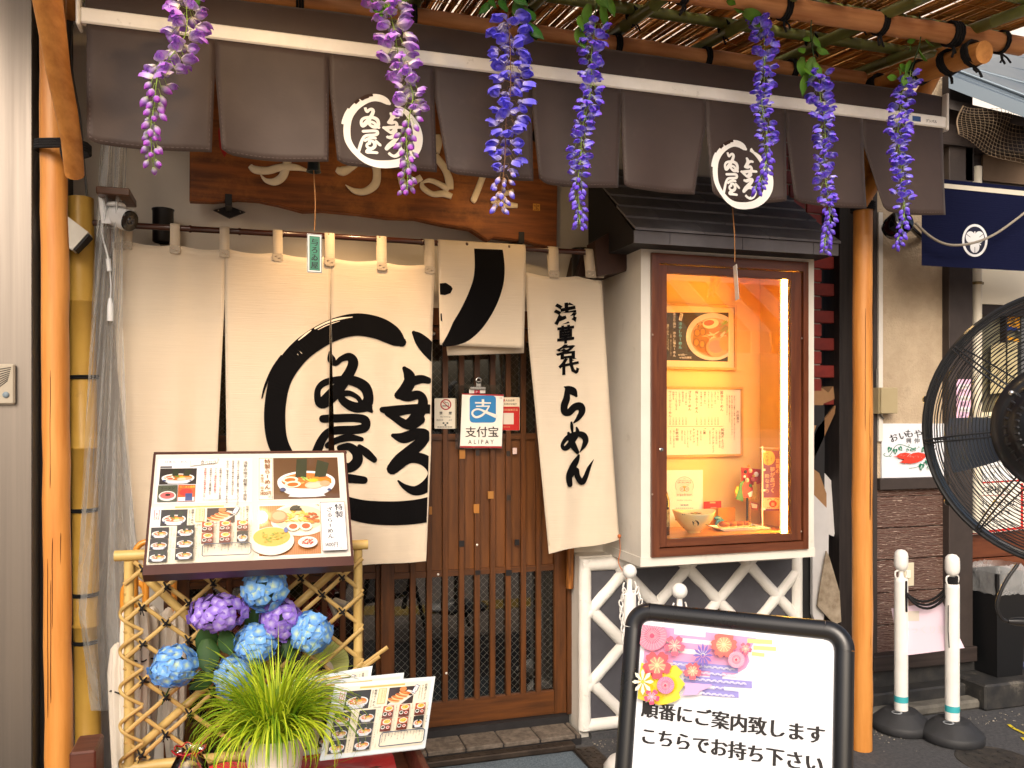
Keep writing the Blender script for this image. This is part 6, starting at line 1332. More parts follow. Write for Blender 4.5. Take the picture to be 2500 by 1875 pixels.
# right-hand entrance with lintel, drain pipe, boards, glazing
ox0 = cpx1 + .003; M('cream_panel', '#efe6c8', .5, emit=('#fff0cc', .25)); M('frame_dark', '#2b211c', .5)
z0, z1 = P(2405, 742, -.1).z, P(2405, 655, -.1).z; m_ = MB(); m_.box(ox0, 5.2, -.10, .1, z0, z1); m_.build('lintel', M('lintel_cream', '#efe8d2', .6), nh)
m_ = MB(); m_.box(ox0, 5.2, -.09, .1, P(2405, 768, -.1).z, z0 - .001); m_.build('head_rail', 'frame_dark', nh)
m_ = MB(); m_.box(ox0, 5.2, -.02, .0, P(2405, 1590, -.1).z, P(2405, 768, -.1).z); m_.build('shop_glazing', M('shop_inside', '#8d8a70', .35, noise=(3, .9, '#2f2a22'), coat=.6), nh)
zb_ = [P(2378, y, -.1).z for y in (1300, 1365, 1420, 1475, 1530, 1592)]
for a, c in zip(zb_[:-1], zb_[1:]): m_ = MB(); m_.box(ox0 + .01, 5.2, -.085, -.03, c + .003, a - .003, bev=.002); m_.build('board', 'window_wood_h', nh)
m_ = MB(); m_.box(P(2376, 1400, -.1).x, 5.2, -.07, .05, .13, zb_[-1] - .004); m_.build('door_base', 'frame_dark', nh)
for px_, w_ in ((2452, .012), (2490, .03)):
    a = P(px_, 800, -.05).x; m_ = MB(); m_.box(a, a + w_, -.06, -.02, zb_[0], P(2405, 768, -.1).z); m_.build('mullion', 'frame_dark' if w_ < .02 else M('alu_grey', '#8a8d8c', .35, .7), nh)
a = P(2392, 800, -.17); m_ = MB(); m_.tube([(a.x, -.15, P(2392, 1300, -.15).z), (a.x, -.15, 2.9)], .026, 16); dpipe = m_.build('drain_pipe', M('pipe_cream', '#ddd6c4', .4), nh)
z_ = P(2392, 692, -.15).z; m_ = MB(); m_.lathe([(.0275, -.008), (.029, -.006), (.029, .006), (.0275, .008)], (a.x, -.15, z_), 16); m_.box(a.x + .022, a.x + .034, -.165, -.14, z_ - .007, z_ + .007); m_.build('pipe_clip', M('clip_metal', '#8d7a55', .4, .7), dpipe)
# papers pasted inside the entrance
def notice(name, quad, Y, base, label, draw, kind='notice'):
    f = lambda u, v, h: P(u, v, Y - h); a = [P(x, y, Y) for x, y in quad]; m_ = MB(); m_.raw([p for p in a] + [p + Vector((0, .0015, 0)) for p in a], [(0, 1, 2, 3), (7, 6, 5, 4), (0, 4, 5, 1), (1, 5, 6, 2), (2, 6, 7, 3), (3, 7, 4, 0)])
    o = m_.build(name, M('paper' + base, base, .5)); tag(o, label, kind); pr = Print(f, .0002); draw(pr); pr.build('print', o); return o
def ptext(pr, t, px, py, size, col, Y, wgt=0.0, vert=False, slope=0.0):
    """lettering set in photo pixels on an upright plane"""
    f = pr.m; q = Print(lambda u, v, h: f(px + u, py - v + slope * u, h), pr.step); q.mb = pr.mb; q.h = pr.h
    (q.vtext if vert else q.text)(t, 0, 0, size, col, wgt)
def d1(pr):
    pr.fill([(2455, 820), (2488, 828), (2488, 835), (2455, 828)], '#e8a51e'); ptext(pr, '新聞入り', 2457, 785, 11, '#3a3218', 0, .03); ptext(pr, '作物', 2460, 797, 11, '#3a3218', 0, .03)
    pr.fill([(2455, 796), (2489, 803), (2489, 808), (2455, 801)], '#f0f0ee'); pr.fill([(2454, 795), (2490, 802), (2490, 807), (2454, 806)], '#1d3b8a')
notice('window_sticker', [(2454, 768), (2490, 756), (2490, 806), (2454, 806)], -.055, '#e8a51e', 'yellow and blue sticker high on the neighbouring glass', d1, 'sticker')
def d2(pr):
    for k in range(4):
        pr.rect(2340, 938 + k * 28, 2367, 950 + k * 28, '#f2eef2'); ptext(pr, 'お客様', 2343, 948 + k * 28, 7, '#3a2a3a', 0)
        for j in range(12): a, c = random.randint(0, 5), random.randint(0, 3); pr.rect(2345 + a * 3, 951 + k * 28 + c * 3, 2347.5 + a * 3, 953.5 + k * 28 + c * 3, '#8a7a8a')
notice('pink_notice', [(2336, 926), (2370, 926), (2370, 1048), (2335, 1050)], YN2 - .053, '#e9bfdc', 'tall pink notice pasted on the dark corner post', d2)
def d3(pr):
    pr.rect(2376, 1008, 2384, 1030, '#2b57b0'); pr.rect(2376, 1036, 2384, 1046, '#e8c21e'); pr.ell(2390, 1022, 9, 13, '#8a1f24'); pr.ell(2390, 1020, 6, 7, '#e2b48a'); ptext(pr, 'Cash', 2404, 1032, 24, '#22201e', 0); ptext(pr, '現金のみ', 2384, 1056, 21, '#22201e', 0, .02)
    pr.rect(2378, 1060, 2420, 1074, '#c47a6a')
    for k in range(7): pr.ell(2381 + k * 6, 1067, 3, 5, '#e6bfae', 10)
notice('cash_notice', [(2378, 1008), (2500, 1002), (2500, 1076), (2377, 1078)], -.12, '#e9e2c4', 'cream cash only notice behind the big fan', d3)
def d4(pr):
    pr.rect(2404, 1092, 2414, 1112, '#e8b81e')
    for k, t in enumerate(('お一人様', 'ご注文を', 'フライ', 'プラン')): ptext(pr, t, 2400, 1128 + k * 15, 11, '#33312f', 0)
notice('white_notice', [(2395, 1085), (2500, 1078), (2500, 1178), (2400, 1178)], -.125, '#e8eaea', 'small white notice with a yellow corner behind the fan', d4)
def d5(pr):
    pr.line([(2374, 1180), (2500, 1172)], 4, '#c8241c'); pr.line([(2374, 1302), (2500, 1288)], 6, '#d42a20'); pr.line([(2495, 1180), (2495, 1290)], 6, '#d42a20'); pr.line([(2374, 1211), (2470, 1208)], 1.6, '#b84a40')
    ptext(pr, 'お客様へ', 2388, 1202, 19, '#1f1d1c', 0, .02); ptext(pr, 'お召し上がりは、弊店の前で', 2374, 1234, 15, '#1f1d1c', 0, .01); ptext(pr, 'お願いします', 2374, 1257, 16, '#1f1d1c', 0, .01)
    ptext(pr, '他の場所でのご飲食は', 2376, 1274, 9, '#33302e', 0); ptext(pr, 'ご遠慮くださるようお願い', 2376, 1286, 9, '#33302e', 0)
notice('house_rules_notice', [(2374, 1178), (2500, 1170), (2500, 1292), (2374, 1306)], -.13, '#ece8dc', 'white and red framed notice to customers under the fan', d5)
notice('faded_paper', [(2420, 840), (2484, 834), (2484, 955), (2418, 962)], -.06, '#b9ae86', 'blank yellowed sheet on the glass behind the fan', lambda pr: None, 'paper')
# ------------------------------------------------------------------ things on the neighbour's wall
sg = thing('sweet_potato_sign', 'square white sign with red sweet potatoes and green vines', 'sign', tuple(P(2230, 1100, YN2)))
a = [P(x, y, YN2 - .012) for x, y in ((2153, 1034), (2330, 1034), (2330, 1164), (2153, 1167))]; m_ = MB(); m_.raw(a + [p + Vector((0, .010, 0)) for p in a], [(0, 1, 2, 3), (7, 6, 5, 4), (0, 4, 5, 1), (1, 5, 6, 2), (2, 6, 7, 3), (3, 7, 4, 0)]); m_.build('panel', M('sign_white', '#dfe3ea', .35, noise=(6, .3, '#cfd5de')), sg)
pr = Print(lambda u, v, h: P(u, v, YN2 - .0125 - h), .00015); S7 = lambda x, y: (2100 + x / 9.217, 1000 + y / 9.217)
for ch, x, y, rot_ in (('お', 690, 745, 24), ('い', 880, 680, 14), ('も', 1010, 620, 4), ('や', 1200, 610, -6), ('さ', 1390, 680, -22), ('ん', 1540, 800, -38)):
    cx, cy = S7(x, y); f = pr.m; ca, sa = math.cos(R(rot_)), math.sin(R(rot_)); q = Print(lambda u, v, h, cx=cx, cy=cy, ca=ca, sa=sa: f(cx + u * ca - v * sa, cy - (u * sa + v * ca), h), .00015); q.mb = pr.mb; q.h = .0003; q.text(ch, 0, 0, 22, '#131313', .02)
for ch, x in (('興', 1030), ('伸', 1215)): cx, cy = S7(x, 750); q = Print(lambda u, v, h, cx=cx, cy=cy: f(cx + u, cy - v, h), .00015); q.mb = pr.mb; q.h = .0003; q.text(ch, 0, 0, 14, '#1c1c1c', .01)
def ln(pts, w, c): pr.stroke([(*S7(x, y), w / 9.2) for x, y in pts], c, 5)
G_ = '#1f7a5c'; R_ = '#e2402e'
ln([(560, 985), (530, 1010), (560, 1045), (640, 1045), (700, 980), (760, 870), (830, 800), (940, 790), (1080, 840), (1180, 870)], 14, G_); ln([(650, 1045), (690, 1060), (700, 1030)], 10, G_); ln([(1080, 830), (1110, 800), (1090, 790)], 8, G_); ln([(1280, 870), (1330, 850), (1310, 830)], 8, G_); ln([(1100, 1320), (1200, 1310), (1280, 1290), (1340, 1260)], 10, G_); ln([(1420, 1200), (1500, 1170), (1600, 1090)], 12, G_)
def leafp(x, y, s, a):
    cx, cy = x, y; c_, s_ = math.cos(R(a)), math.sin(R(a)); t = [(0, 1.0), (.45, .35), (.62, -.2), (.42, -.62), (.1, -.5), (0, -.38), (-.1, -.5), (-.42, -.62), (-.62, -.2), (-.45, .35)]
    o = [(cx + s * (u * c_ - v * s_), cy + s * (u * s_ + v * c_)) for u, v in t]; pr.up()
    for i in range(len(o)): pr.face([S7(cx, cy), S7(*o[i]), S7(*o[(i + 1) % len(o)])], G_)
    for u in (-.25, 0, .25): ln([(cx - s * .2 * s_ * -1, cy - s * .2 * c_), (cx + s * (u * c_ - .6 * s_), cy + s * (u * s_ + .6 * c_))], 8, '#cfe0dc')
for x, y, s, a in ((665, 890, 85, 20), (790, 930, 85, 0), (905, 870, 75, -35), (1070, 905, 50, 30), (1160, 905, 50, -30), (1230, 885, 55, -20), (1440, 890, 90, 45), (1580, 920, 85, 10), (1385, 1270, 100, 10), (1510, 1175, 80, -25), (1610, 1100, 85, -10), (1535, 1300, 45, 0)): leafp(x, y, s, a)
pr.fill([S7(*p) for p in ((740, 1050), (820, 1040), (900, 985), (1020, 965), (1130, 985), (1190, 1040), (1100, 1090), (1000, 1120), (900, 1100), (830, 1060))], R_); pr.fill([S7(*p) for p in ((890, 1190), (960, 1150), (1060, 1060), (1180, 980), (1310, 960), (1420, 985), (1490, 1000), (1470, 1070), (1400, 1140), (1280, 1190), (1150, 1215), (1020, 1205))], R_)
ln([(1060, 1055), (1140, 990)], 7, '#e9d7d3')
for k in range(16): ln([(900 + k * 34 + jit(10), 1010 + jit(30) + k * 5), (906 + k * 34 + jit(8), 1012 + jit(30) + k * 5)], 6, '#f0b7ac')
ln([(890, 1195), (960, 1150)], 10, R_); ln([(990, 1225), (1020, 1190)], 8, R_); pr.build('print', sg)
gbx = thing('junction_box', 'beige plastic junction box above the sweet potato sign', 'junction box', tuple(P(2175, 980, YN2)))
pbox('housing', M('beige_box', '#a89a78', .45, noise=(9, .3, '#968866')), gbx, 2145, 946, 1010, 2152, YN2 - .055, YN2 - .001, .0); pbox('cover', 'beige_box', gbx, 2152, 946, 1010, 2193, YN2 - .07, YN2 - .001, .004)
m_ = MB(); m_.tube(smooth_path([tuple(P(x, y, YN2 - .03)) for x, y in ((2141, 900), (2141, 980), (2148, 1010), (2158, 1022))], 5), .005, 6); m_.build('cable', M('cable_grey2', '#6d6a64', .5), gbx)
sp = thing('black_speaker', 'round black speaker under the end of the awning', 'speaker', tuple(P(2190, 550, -.3))); c = P(2190, 550, -.30); m_ = MB(); m_.lathe([(.001, -.06), (.05, -.055), (.064, -.02), (.064, .04), (.055, .055), (.001, .05)], c, 24, Matrix.Rotation(R(70), 4, 'X')); m_.build('body', 'gloss_black', sp); m_ = MB(); m_.tube([c + Vector((.04, 0, .03)), P(2250, 580, -.16)], .014, 8); m_.build('arm', 'gloss_black', sp)
sw_ = thing('light_switch', 'cream wall plate with toggle switch on the brown siding', 'switch', tuple(P(2219, 1404, YN2))); pbox('plate', M('switch_cream', '#cfc7ae', .4), sw_, 2208, 1375, 1432, 2232, YN2 - .012, YN2 - .003, .002); pbox('toggle', M('toggle', '#e9e4d4', .3), sw_, 2216, 1393, 1412, 2224, YN2 - .022, YN2 - .0125, .002)
# navy curtain with crest
nv = thing('navy_curtain', 'navy blue shop curtain with a white round crest', 'curtain', tuple(P(2380, 600, -.5))); YV = -.48
def nvs(px, py, h=0): p = P(px, py, YV); return P(px, py, YV - h - .012 * math.sin(p.x * 9) * min(1, max(0, (2.6 - p.z) * 2)))
m_ = MB(); m_.smooth = True; nu, nv_ = 30, 18; vs = []
for j in range(nv_ + 1):
    t = j / nv_
    for i in range(nu + 1): x = 2250 + 420 * i / nu; yt = 432 + (x - 2250) * .10; yb = 648 + (x - 2247) * .055; vs.append(nvs(x, yt + (yb - yt) * t))
m_.raw(vs, [(j * (nu + 1) + i, j * (nu + 1) + i + 1, (j + 1) * (nu + 1) + i + 1, (j + 1) * (nu + 1) + i) for j in range(nv_) for i in range(nu)]); cloth_mat('navy', '#0d1230', transl=.08); MATS['navy'].node_tree.nodes['Principled BSDF'].inputs['Sheen Weight'].default_value = 0; MATS['navy'].node_tree.nodes['Principled BSDF'].inputs['Specular IOR Level'].default_value = .15; nc = m_.build('cloth', 'navy', nv)
pr = Print(lambda u, v, h: nvs(u, v, .0015 + h), .0004); pr.fill([(2296, 447), (2510, 467), (2510, 479), (2296, 458)], '#d9d2c0'); cx, cy = 2380, 587
pr.ell(cx, cy, 31, 40, '#eceef0', 32); pr.ell(cx, cy, 25.5, 34, '#0d1230', 32)
for k in range(3):
    a = R(90 + 120 * k); x, y = cx + 12.5 * math.cos(a), cy + 16 * math.sin(a); pr.ell(x, y, 11.5, 14.5, '#eceef0', 20)
    b_ = R(30 + 120 * k); pr.line([(cx, cy), (cx + 17 * math.cos(b_), cy + 22 * math.sin(b_))], 3.0, '#eceef0'); pr.line([(x, y), (cx + 24 * math.cos(a), cy + 31 * math.sin(a))], 1.2, '#0d1230')
pr.ell(cx, cy, 3.4, 4.5, '#eceef0', 10); pr.build('crest', nc)
m_ = MB(); m_.tube(smooth_path([tuple(P(x, y, -.55)) for x, y in ((2235, 545), (2275, 580), (2320, 598), (2380, 592), (2440, 565), (2520, 505))], 6), .0062, 8); tag(m_.build('hanging_cable', M('cable_beige', '#8d8577', .5)), 'beige cable sagging across the navy curtain', 'cable')
# eaves, metal roof and net of the neighbour
rf = thing('neighbour_roof', 'grey blue metal roof with timber eaves over the neighbouring shop', 'roof', tuple(P(2400, 200, -.4)))
M('roof_metal', '#65727d', .35, metal=.4, noise=(4, .5, '#66737e'))
def slabp(q, th, name, mat, par=rf): m_ = MB(); q = [Vector(v) for v in q]; d = Vector((0, 0, -th)); n = len(q); m_.raw(q + [v + d for v in q], [tuple(range(n)), tuple(range(2 * n - 1, n - 1, -1))] + [(i, n + i, n + (i + 1) % n, (i + 1) % n) for i in range(n)]); return m_.build(name, mat, par)
slabp([P(2318, 175, -.30), P(2560, 268, -.62), P(2560, 100, .35), P(2290, 118, .3)], .02, 'roof_sheet', 'roof_metal')
for k in range(5): a = P(2322, 172 - k * 12, -.28 + k * .12); c = P(2560, 262 - k * 36, -.60 + k * .2); m_ = MB(); m_.tube([a + Vector((0, 0, .012)), c + Vector((0, 0, .012))], .012, 6); m_.build('standing_seam', 'roof_metal', rf)
slabp([P(2316, 182, -.31), P(2560, 275, -.63), P(2560, 262, -.60), P(2318, 170, -.29)], .07, 'gutter', 'roof_metal')
pbox('eave_beam', 'dark_wood_h', rf, 2292, 262, 445, 2600, -.12, .1); slabp([P(2300, 238, -.25), P(2560, 300, -.5), P(2560, 300, -.1), P(2300, 238, -.1)], .05, 'soffit', 'dark_wood_h')
pbox('beam', 'dark_wood_h', rf, 2296, 300, 350, 2600, -.22, -.125); pbox('post', 'dark_wood', rf, 2358, 350, 440, 2378, -.20, -.125); pbox('eave_panel', M('panel_tan', '#6d5a47', .8, noise=(5, .5, '#574636')), rf, 2400, 330, 440, 2600, -.135, -.1225)
net = MB(); rs = random.Random(3)
def npt(i, j):
    u, v = i / 22, j / 13; top = P(2352 + 190 * u, 258 + 20 * u, -.42); bot = P(2335 + 205 * u, 330 + 120 * u - 35 * u * u, -.40); p = top.lerp(bot, v); p.y += .02 * math.sin(u * 9 + v * 4); return p
for j in range(14):
    for i in range(23):
        if i < 22: net.tube([npt(i, j), (npt(i, j) + npt(i + 1, j)) / 2 + Vector((0, 0, -.003)), npt(i + 1, j)], .0011, 3, False)
        if j < 13: net.tube([npt(i, j), npt(i, j + 1)], .0011, 3, False)
for j in range(13): net.tube([npt(0, j), npt(0, j + 1)], .004, 5, False)
tag(net.build('bird_net', M('net_tan', '#8a7862', .9)), 'tan bird net sagging under the neighbouring eaves', 'net')
fb = MB(); fb.box(3.6, 7.5, 1.2, 5, 0, 9); tag(fb.build('white_building', M('far_white', '#dcdad6', .9, noise=(1, .2, '#c9c6c0'))), 'pale wall of a taller building behind the metal roof', 'building')
fs_ = MB(); fs_.box(2.62, 3.6, .75, 3, 0, 6); tag(fs_.build('alley_back_wall', 'plaster'), 'plaster wall closing the alley above the bricks', 'wall')
# ------------------------------------------------------------------ street furniture on the right
M('bollard_white', '#e4e3df', .45, noise=(14, .35, '#cfcdc7'), dirt=(20, .68, '#a29d92', .5)); M('rubber', '#27282a', .6, noise=(20, .5, '#35363a'), bump=(90, .2, .002)); M('teal_tape', '#3fa6ae', .4)
def stanchion(px, py, label, tilt=0.0):
    g = G(px, py); t = thing('stanchion', label, 'stanchion', (g.x, g.y, 0), 'white plastic stanchions by the kerb'); k = 4.05 / FPX
    m_ = MB(); m_.lathe([(.001, .0), (.128, .0), (.137, .006), (.137, .040), (.132, .044), (.080, .092), (.074, .096), (.001, .096)], (g.x, g.y, 0), 40); m_.build('base', 'rubber', t)
    m_ = MB(); m_.lathe([(.018, .0005), (.024, .0005), (.024, .002), (.018, .002)], (g.x - .052, g.y - .03, .096), 20); m_.build('filler_cap', M('cap_grey', '#9aa0a6', .4), t)
    r = .0315; m_ = MB(); m_.lathe([(r, .094), (r, .72), (r * .98, .735), (.012, .742), (.011, .775)], (g.x, g.y, 0), 24); m_.build('pole', 'bollard_white', t)
    m_ = MB(); m_.lathe([(r + .0006, .135), (r + .0006, .165)], (g.x, g.y, 0), 24); m_.build('teal_band', 'teal_tape', t)
    m_ = MB(); m_.lathe([(.008, .77), (.022, .778), (.031, .795), (.0325, .81), (.0325, .845), (.029, .862), (.018, .874), (.001, .878)], (g.x, g.y, 0), 24); m_.build('head', 'bollard_white', t)
    for s in (-1, 1): m_ = MB(); m_.tube(smooth_path([(g.x + s * .012, g.y, .775), (g.x + s * .032, g.y, .772), (g.x + s * .036, g.y, .755), (g.x + s * .030, g.y, .738)], 4), .0042, 6); m_.build('hook', 'bollard_white', t)
    return g
g1 = stanchion(2200, 1780, 'white stanchion nearer the wall, its pole behind the pink paper'); g2 = stanchion(2325, 1806, 'white stanchion nearer the street with black rope wound at its neck')
rp = MB()
for k in range(3): a = Vector((g1.x, g1.y - .02, .70 - k * .012)); c = Vector((g2.x, g2.y + .01, .745)); rp.tube([a.lerp(c, t / 12) + Vector((0, -.012 * k, -.24 * (t / 12) * (1 - t / 12) * (1.2 + .12 * k) - .02 * (1 - t / 12))) for t in range(13)], .0058, 6)
for k in range(5): rp.tube([(g2.x + .0215 * math.cos(w * .5236), g2.y + .0215 * math.sin(w * .5236), .738 + k * .0075) for w in range(13)], .005, 5, False)
rp.tube([(g1.x + .0, g1.y - .034, .73), (g1.x - .002, g1.y - .036, .66), (g1.x, g1.y - .036, .58)], .005, 5); rp.tube([(g2.x - .033, g2.y - .01, .64), (g2.x - .036, g2.y - .012, .52), (g2.x - .03, g2.y - .012, .44)], .002, 5)
tag(rp.build('black_rope', 'rope_black'), 'black cloth rope slung between the two stanchions', 'rope')
pq = [(2177, 1486), (2300, 1468), (2355, 1582), (2198, 1602)]; mid = (g1 + g2) / 2; nrm_ = Vector((g2.y - g1.y, -(g2.x - g1.x), 0)).normalized(); nrm_ = -nrm_ if nrm_.y > 0 else nrm_
f_ = onplane(mid + Vector((0, 0, .5)) - nrm_ * .005, nrm_ + Vector((0, 0, .12))); q = [f_(*p) for p in pq]; m_ = MB(); m_.raw(q + [p + Vector((0, .003, 0)) for p in q], [(0, 1, 2, 3), (7, 6, 5, 4), (0, 4, 5, 1), (1, 5, 6, 2), (2, 6, 7, 3), (3, 7, 4, 0)])
pk = m_.build('pink_paper', M('pink_lam', '#e3cede', .15, coat=.6)); tag(pk, 'pale pink laminated paper hung from the black rope', 'notice')
pr = Print(lambda u, v, h: f_(u, v, .0012 + h), .0001); pr.rect(2214, 1492, 2244, 1516, '#e6dcd0'); ptext(pr, 'ひっくり意', 2200, 1545, 22, '#efe2ec', 0, .01); pr.build('print', pk, 'print_gloss')
bn = thing('waste_bin', 'black waste bin lined with a clear plastic bag', 'waste bin', tuple(P(2420, 1625, -.22))); bc_ = P(2428, 1610, -.22); hw = .105; zb0, zb1 = .137, P(2428, 1385, -.22).z
m_ = MB()
def frus(w0, w1, z0, z1, y, m_): m_.raw([(bc_.x + s * w, y + t * w * .9, z) for (w, z) in ((w0, z0), (w1, z1)) for s, t in ((-1, -1), (1, -1), (1, 1), (-1, 1))], [(0, 1, 5, 4), (1, 2, 6, 5), (2, 3, 7, 6), (3, 0, 4, 7), (3, 2, 1, 0)])
frus(hw * .82, hw, zb0, zb1 - .01, -.24, m_); m_.build('body', M('bin_black', '#17181a', .35), bn)
m_ = MB(); m_.smooth = True; n = 40; vs = []
for k, (z, s_) in enumerate(((zb1 + .03, .9), (zb1 + .005, 1.03), (zb1 - .03, 1.06), (zb1 - .07, 1.04), (zb1 - .11, 1.05), (zb1 - .125, 1.03))):
    for j in range(n):
        w = 2 * math.pi * j / n; e = 1 / (abs(math.cos(w)) ** 6 + abs(math.sin(w)) ** 6) ** (1 / 6); rr = hw * s_ * e + jit(.004); vs.append((bc_.x + rr * math.cos(w), -.24 + rr * .9 * math.sin(w), z + jit(.006)))
m_.raw(vs, [(i * n + j, i * n + (j + 1) % n, (i + 1) * n + (j + 1) % n, (i + 1) * n + j) for i in range(5) for j in range(n)]); m_.build('bag', 'vinyl', bn)
dm2 = MB(); a = G(2470, 1580, .137); dm2.box(P(2462, 1590, -.15).x, 5.2, -.30, .1, .1365, .15); tag(dm2.build('entrance_mat', M('mat_violet', '#4b5070', 1, noise=(120, .8, '#343852'), bump=(200, .8, .004))), 'slate blue mat at the neighbouring entrance', 'mat')
mh = thing('manhole_cover', 'cast iron manhole cover beside the stanchions', 'manhole cover', tuple(G(2432, 1862))); c = G(2432, 1858); m_ = MB(); m_.lathe([(.001, .004), (.125, .004), (.128, .0025), (.150, .0025), (.153, .004), (.162, .004), (.165, .001)], c, 40, None, False); m_.build('lid', M('cast_iron', '#3b3a39', .6, metal=.5, noise=(20, .7, '#57514a'), bump=(50, .4, .003)), mh)
for k in range(16):
    a = k * math.pi / 8
    for r_ in (.045, .08, .11): m_ = MB(); m_.box(-.012, .012, -.005, .005, .0, .0025, Matrix.Translation(c + Vector((r_ * math.cos(a + r_ * 20), r_ * math.sin(a + r_ * 20), .0042))) @ Matrix.Rotation(a, 4, 'Z')); m_.build('stud', 'cast_iron', mh) if k % 2 == 0 else None
yl = MB()
for pts in ([(2462, 1768), (2475, 1778), (2490, 1785), (2520, 1800)], [(2496, 1800), (2510, 1812), (2530, 1815)]):
    q = [G(*p, .0045) for p in pts]
    for a, c in zip(q[:-1], q[1:]): d = (c - a).normalized(); s = Vector((-d.y, d.x, 0)) * .009; yl.poly([a + s, a - s, c - s, c + s])
struct(yl.build('yellow_marking', M('yellow_paint', '#d8c21e', .8, dirt=(60, .5, '#3a3b3e', .9))), 'broken yellow chalk like line on the asphalt')
# white chain posts behind the standing sign
def chain_post(px, py, d, label):
    p = PD(px, py, d); t = thing('chain_post', label, 'chain post', (p.x, p.y, 0), 'ball topped chain posts behind the standing sign'); r = .0285
    m_ = MB(); m_.lathe([(.001, 0), (.11, 0), (.12, .01), (.09, .05), (.05, .07), (.001, .07)], (p.x, p.y, 0), 24); m_.build('base', 'bollard_white', t)
    m_ = MB(); m_.lathe([(r, .06), (r, p.z - .10), (r * .9, p.z - .092), (.012, p.z - .088), (.011, p.z - .02)], (p.x, p.y, 0), 20); m_.build('pole', 'bollard_white', t)
    m_ = MB(); m_.ball(p, .031, 20, 14); m_.build('ball', 'bollard_white', t)
    for s in (-1, 1): m_ = MB(); m_.tube(smooth_path([(p.x + s * .01, p.y, p.z - .085), (p.x + s * .028, p.y, p.z - .085), (p.x + s * .030, p.y, p.z - .06), (p.x + s * .024, p.y, p.z - .045)], 4), .0038, 6); m_.build('hook', 'bollard_white', t)
    return p
c1 = chain_post(1537, 1395, 3.62, 'ball topped white chain post nearer the door with chain hanging'); c2 = chain_post(1659, 1443, 3.30, 'ball topped white chain post half hidden by the standing sign')
chn = thing('plastic_chain', 'white plastic chain hanging from the post nearer the door', 'chain', (c1.x, c1.y, c1.z - .1))
for s in (-1, 1):
    for k in range(10):
        z = c1.z - .082 - k * .026; x = c1.x + s * (.030 + .016 * math.sin(min(1, k / 2.2) * 1.57) - (.003 * max(0, k - 3))); pts = [(.0085 * math.cos(w), 0, .0165 * math.sin(w)) for w in [i * 2 * math.pi / 12 for i in range(13)]]
        rot = Matrix.Rotation(R(90 if k % 2 else 10), 4, 'Z') @ Matrix.Rotation(R(s * (20 if k < 3 else -8)), 4, 'Y'); m_ = MB(); m_.tube([Vector((x, c1.y - .012, z)) + (rot @ Vector(p)) for p in pts], .0034, 6, False); m_.build('link', 'bollard_white', chn)
# ------------------------------------------------------------------ standing sign
TL, TR = PD(1550, 1484, 2.06), PD(2062, 1550, 1.86); TR.z = TL.z = (TL.z + TR.z) / 2; us = (TR - TL).normalized(); nh_ = Vector((us.y, -us.x, 0)); nh_ = -nh_ if nh_.y > 0 else nh_
down = (Vector((0, 0, -1)) + nh_ * .26).normalized(); ns = us.cross(down).normalized(); ns = -ns if ns.y > 0 else ns; Ws = (TR - TL).length; Hs = (TL.z - .06) / abs(down.z)
M('sign_black', '#17181a', .28, coat=.3, noise=(6, .3, '#22242a')); asg = thing('standing_sign', 'black framed standing sign with flower print asking guests to wait', 'standing sign', (TL.x, TL.y, 0))
fo = .022
def SP(u, v, h=0.0): return TL + us * u + down * v + ns * h
def frame_bar(name, a, c, par): m_ = MB(); m_.tube([a, c], .0215, 14, True, .8, up=ns); return m_.build(name, 'sign_black', par)
rc_ = .04; frame_bar('frame_bar', SP(rc_, 0), SP(Ws - rc_, 0), asg); frame_bar('frame_bar', SP(0, rc_), SP(0, Hs), asg); frame_bar('frame_bar', SP(Ws, rc_), SP(Ws, Hs), asg); frame_bar('frame_bar', SP(.02, Hs - .12), SP(Ws - .02, Hs - .12), asg)
for s in (0, 1):
    pts = [SP((rc_ - rc_ * math.cos(a)) if not s else Ws - (rc_ - rc_ * math.cos(a)), rc_ - rc_ * math.sin(a)) for a in [math.pi / 2 * k / 8 for k in range(9)]]
    m_ = MB(); m_.tube(pts, .0222, 14, True, .85, up=ns); m_.build('corner', 'sign_black', asg)
m_ = MB(); a = [SP(.015, .015, .004), SP(Ws - .015, .015, .004), SP(Ws - .015, Hs - .13, .004), SP(.015, Hs - .13, .004)]; m_.raw(a + [p - ns * .006 for p in a], [(0, 1, 2, 3), (7, 6, 5, 4), (0, 4, 5, 1), (1, 5, 6, 2), (2, 6, 7, 3), (3, 7, 4, 0)]); po = m_.build('poster', M('poster_white', '#d8dce4', .3, coat=.3), asg)
for u in (0, Ws): m_ = MB(); m_.tube([SP(u, .03) - ns * .02, Vector((SP(u, 0).x, SP(u, 0).y, 0)) - nh_ * .34], .014, 10); m_.build('rear_leg', 'sign_black', asg)
fs2 = onplane(SP(0, 0, .0045), ns); S6 = lambda x, y: (1540 + x / 5.267, 1500 + y / 5.267)
pr = Print(lambda u, v, h: fs2(u, v, h), .00012)
pr.planes = [(1, .17, -(1574 + .17 * 1525)), (-.118, 1, -(1526 - .118 * 1578))]
def uvp(px, py): p = fs2(px, py) - TL; return p.dot(us), p.dot(down)
q2 = lambda x, y: S6(x, y)
def fill(pts, c): pr.fill([q2(*p) for p in pts], c)
def blob(x, y, rx_, ry_, c, n=20): pr.fill([q2(x + rx_ * math.cos(2 * math.pi * k / n), y + ry_ * math.sin(2 * math.pi * k / n)) for k in range(n)], c)
fill([(205, 128), (1620, 290), (1600, 330), (1500, 520), (1530, 600), (1480, 690), (1340, 770), (1140, 800), (700, 780), (560, 620), (160, 620)], '#eda3d3')
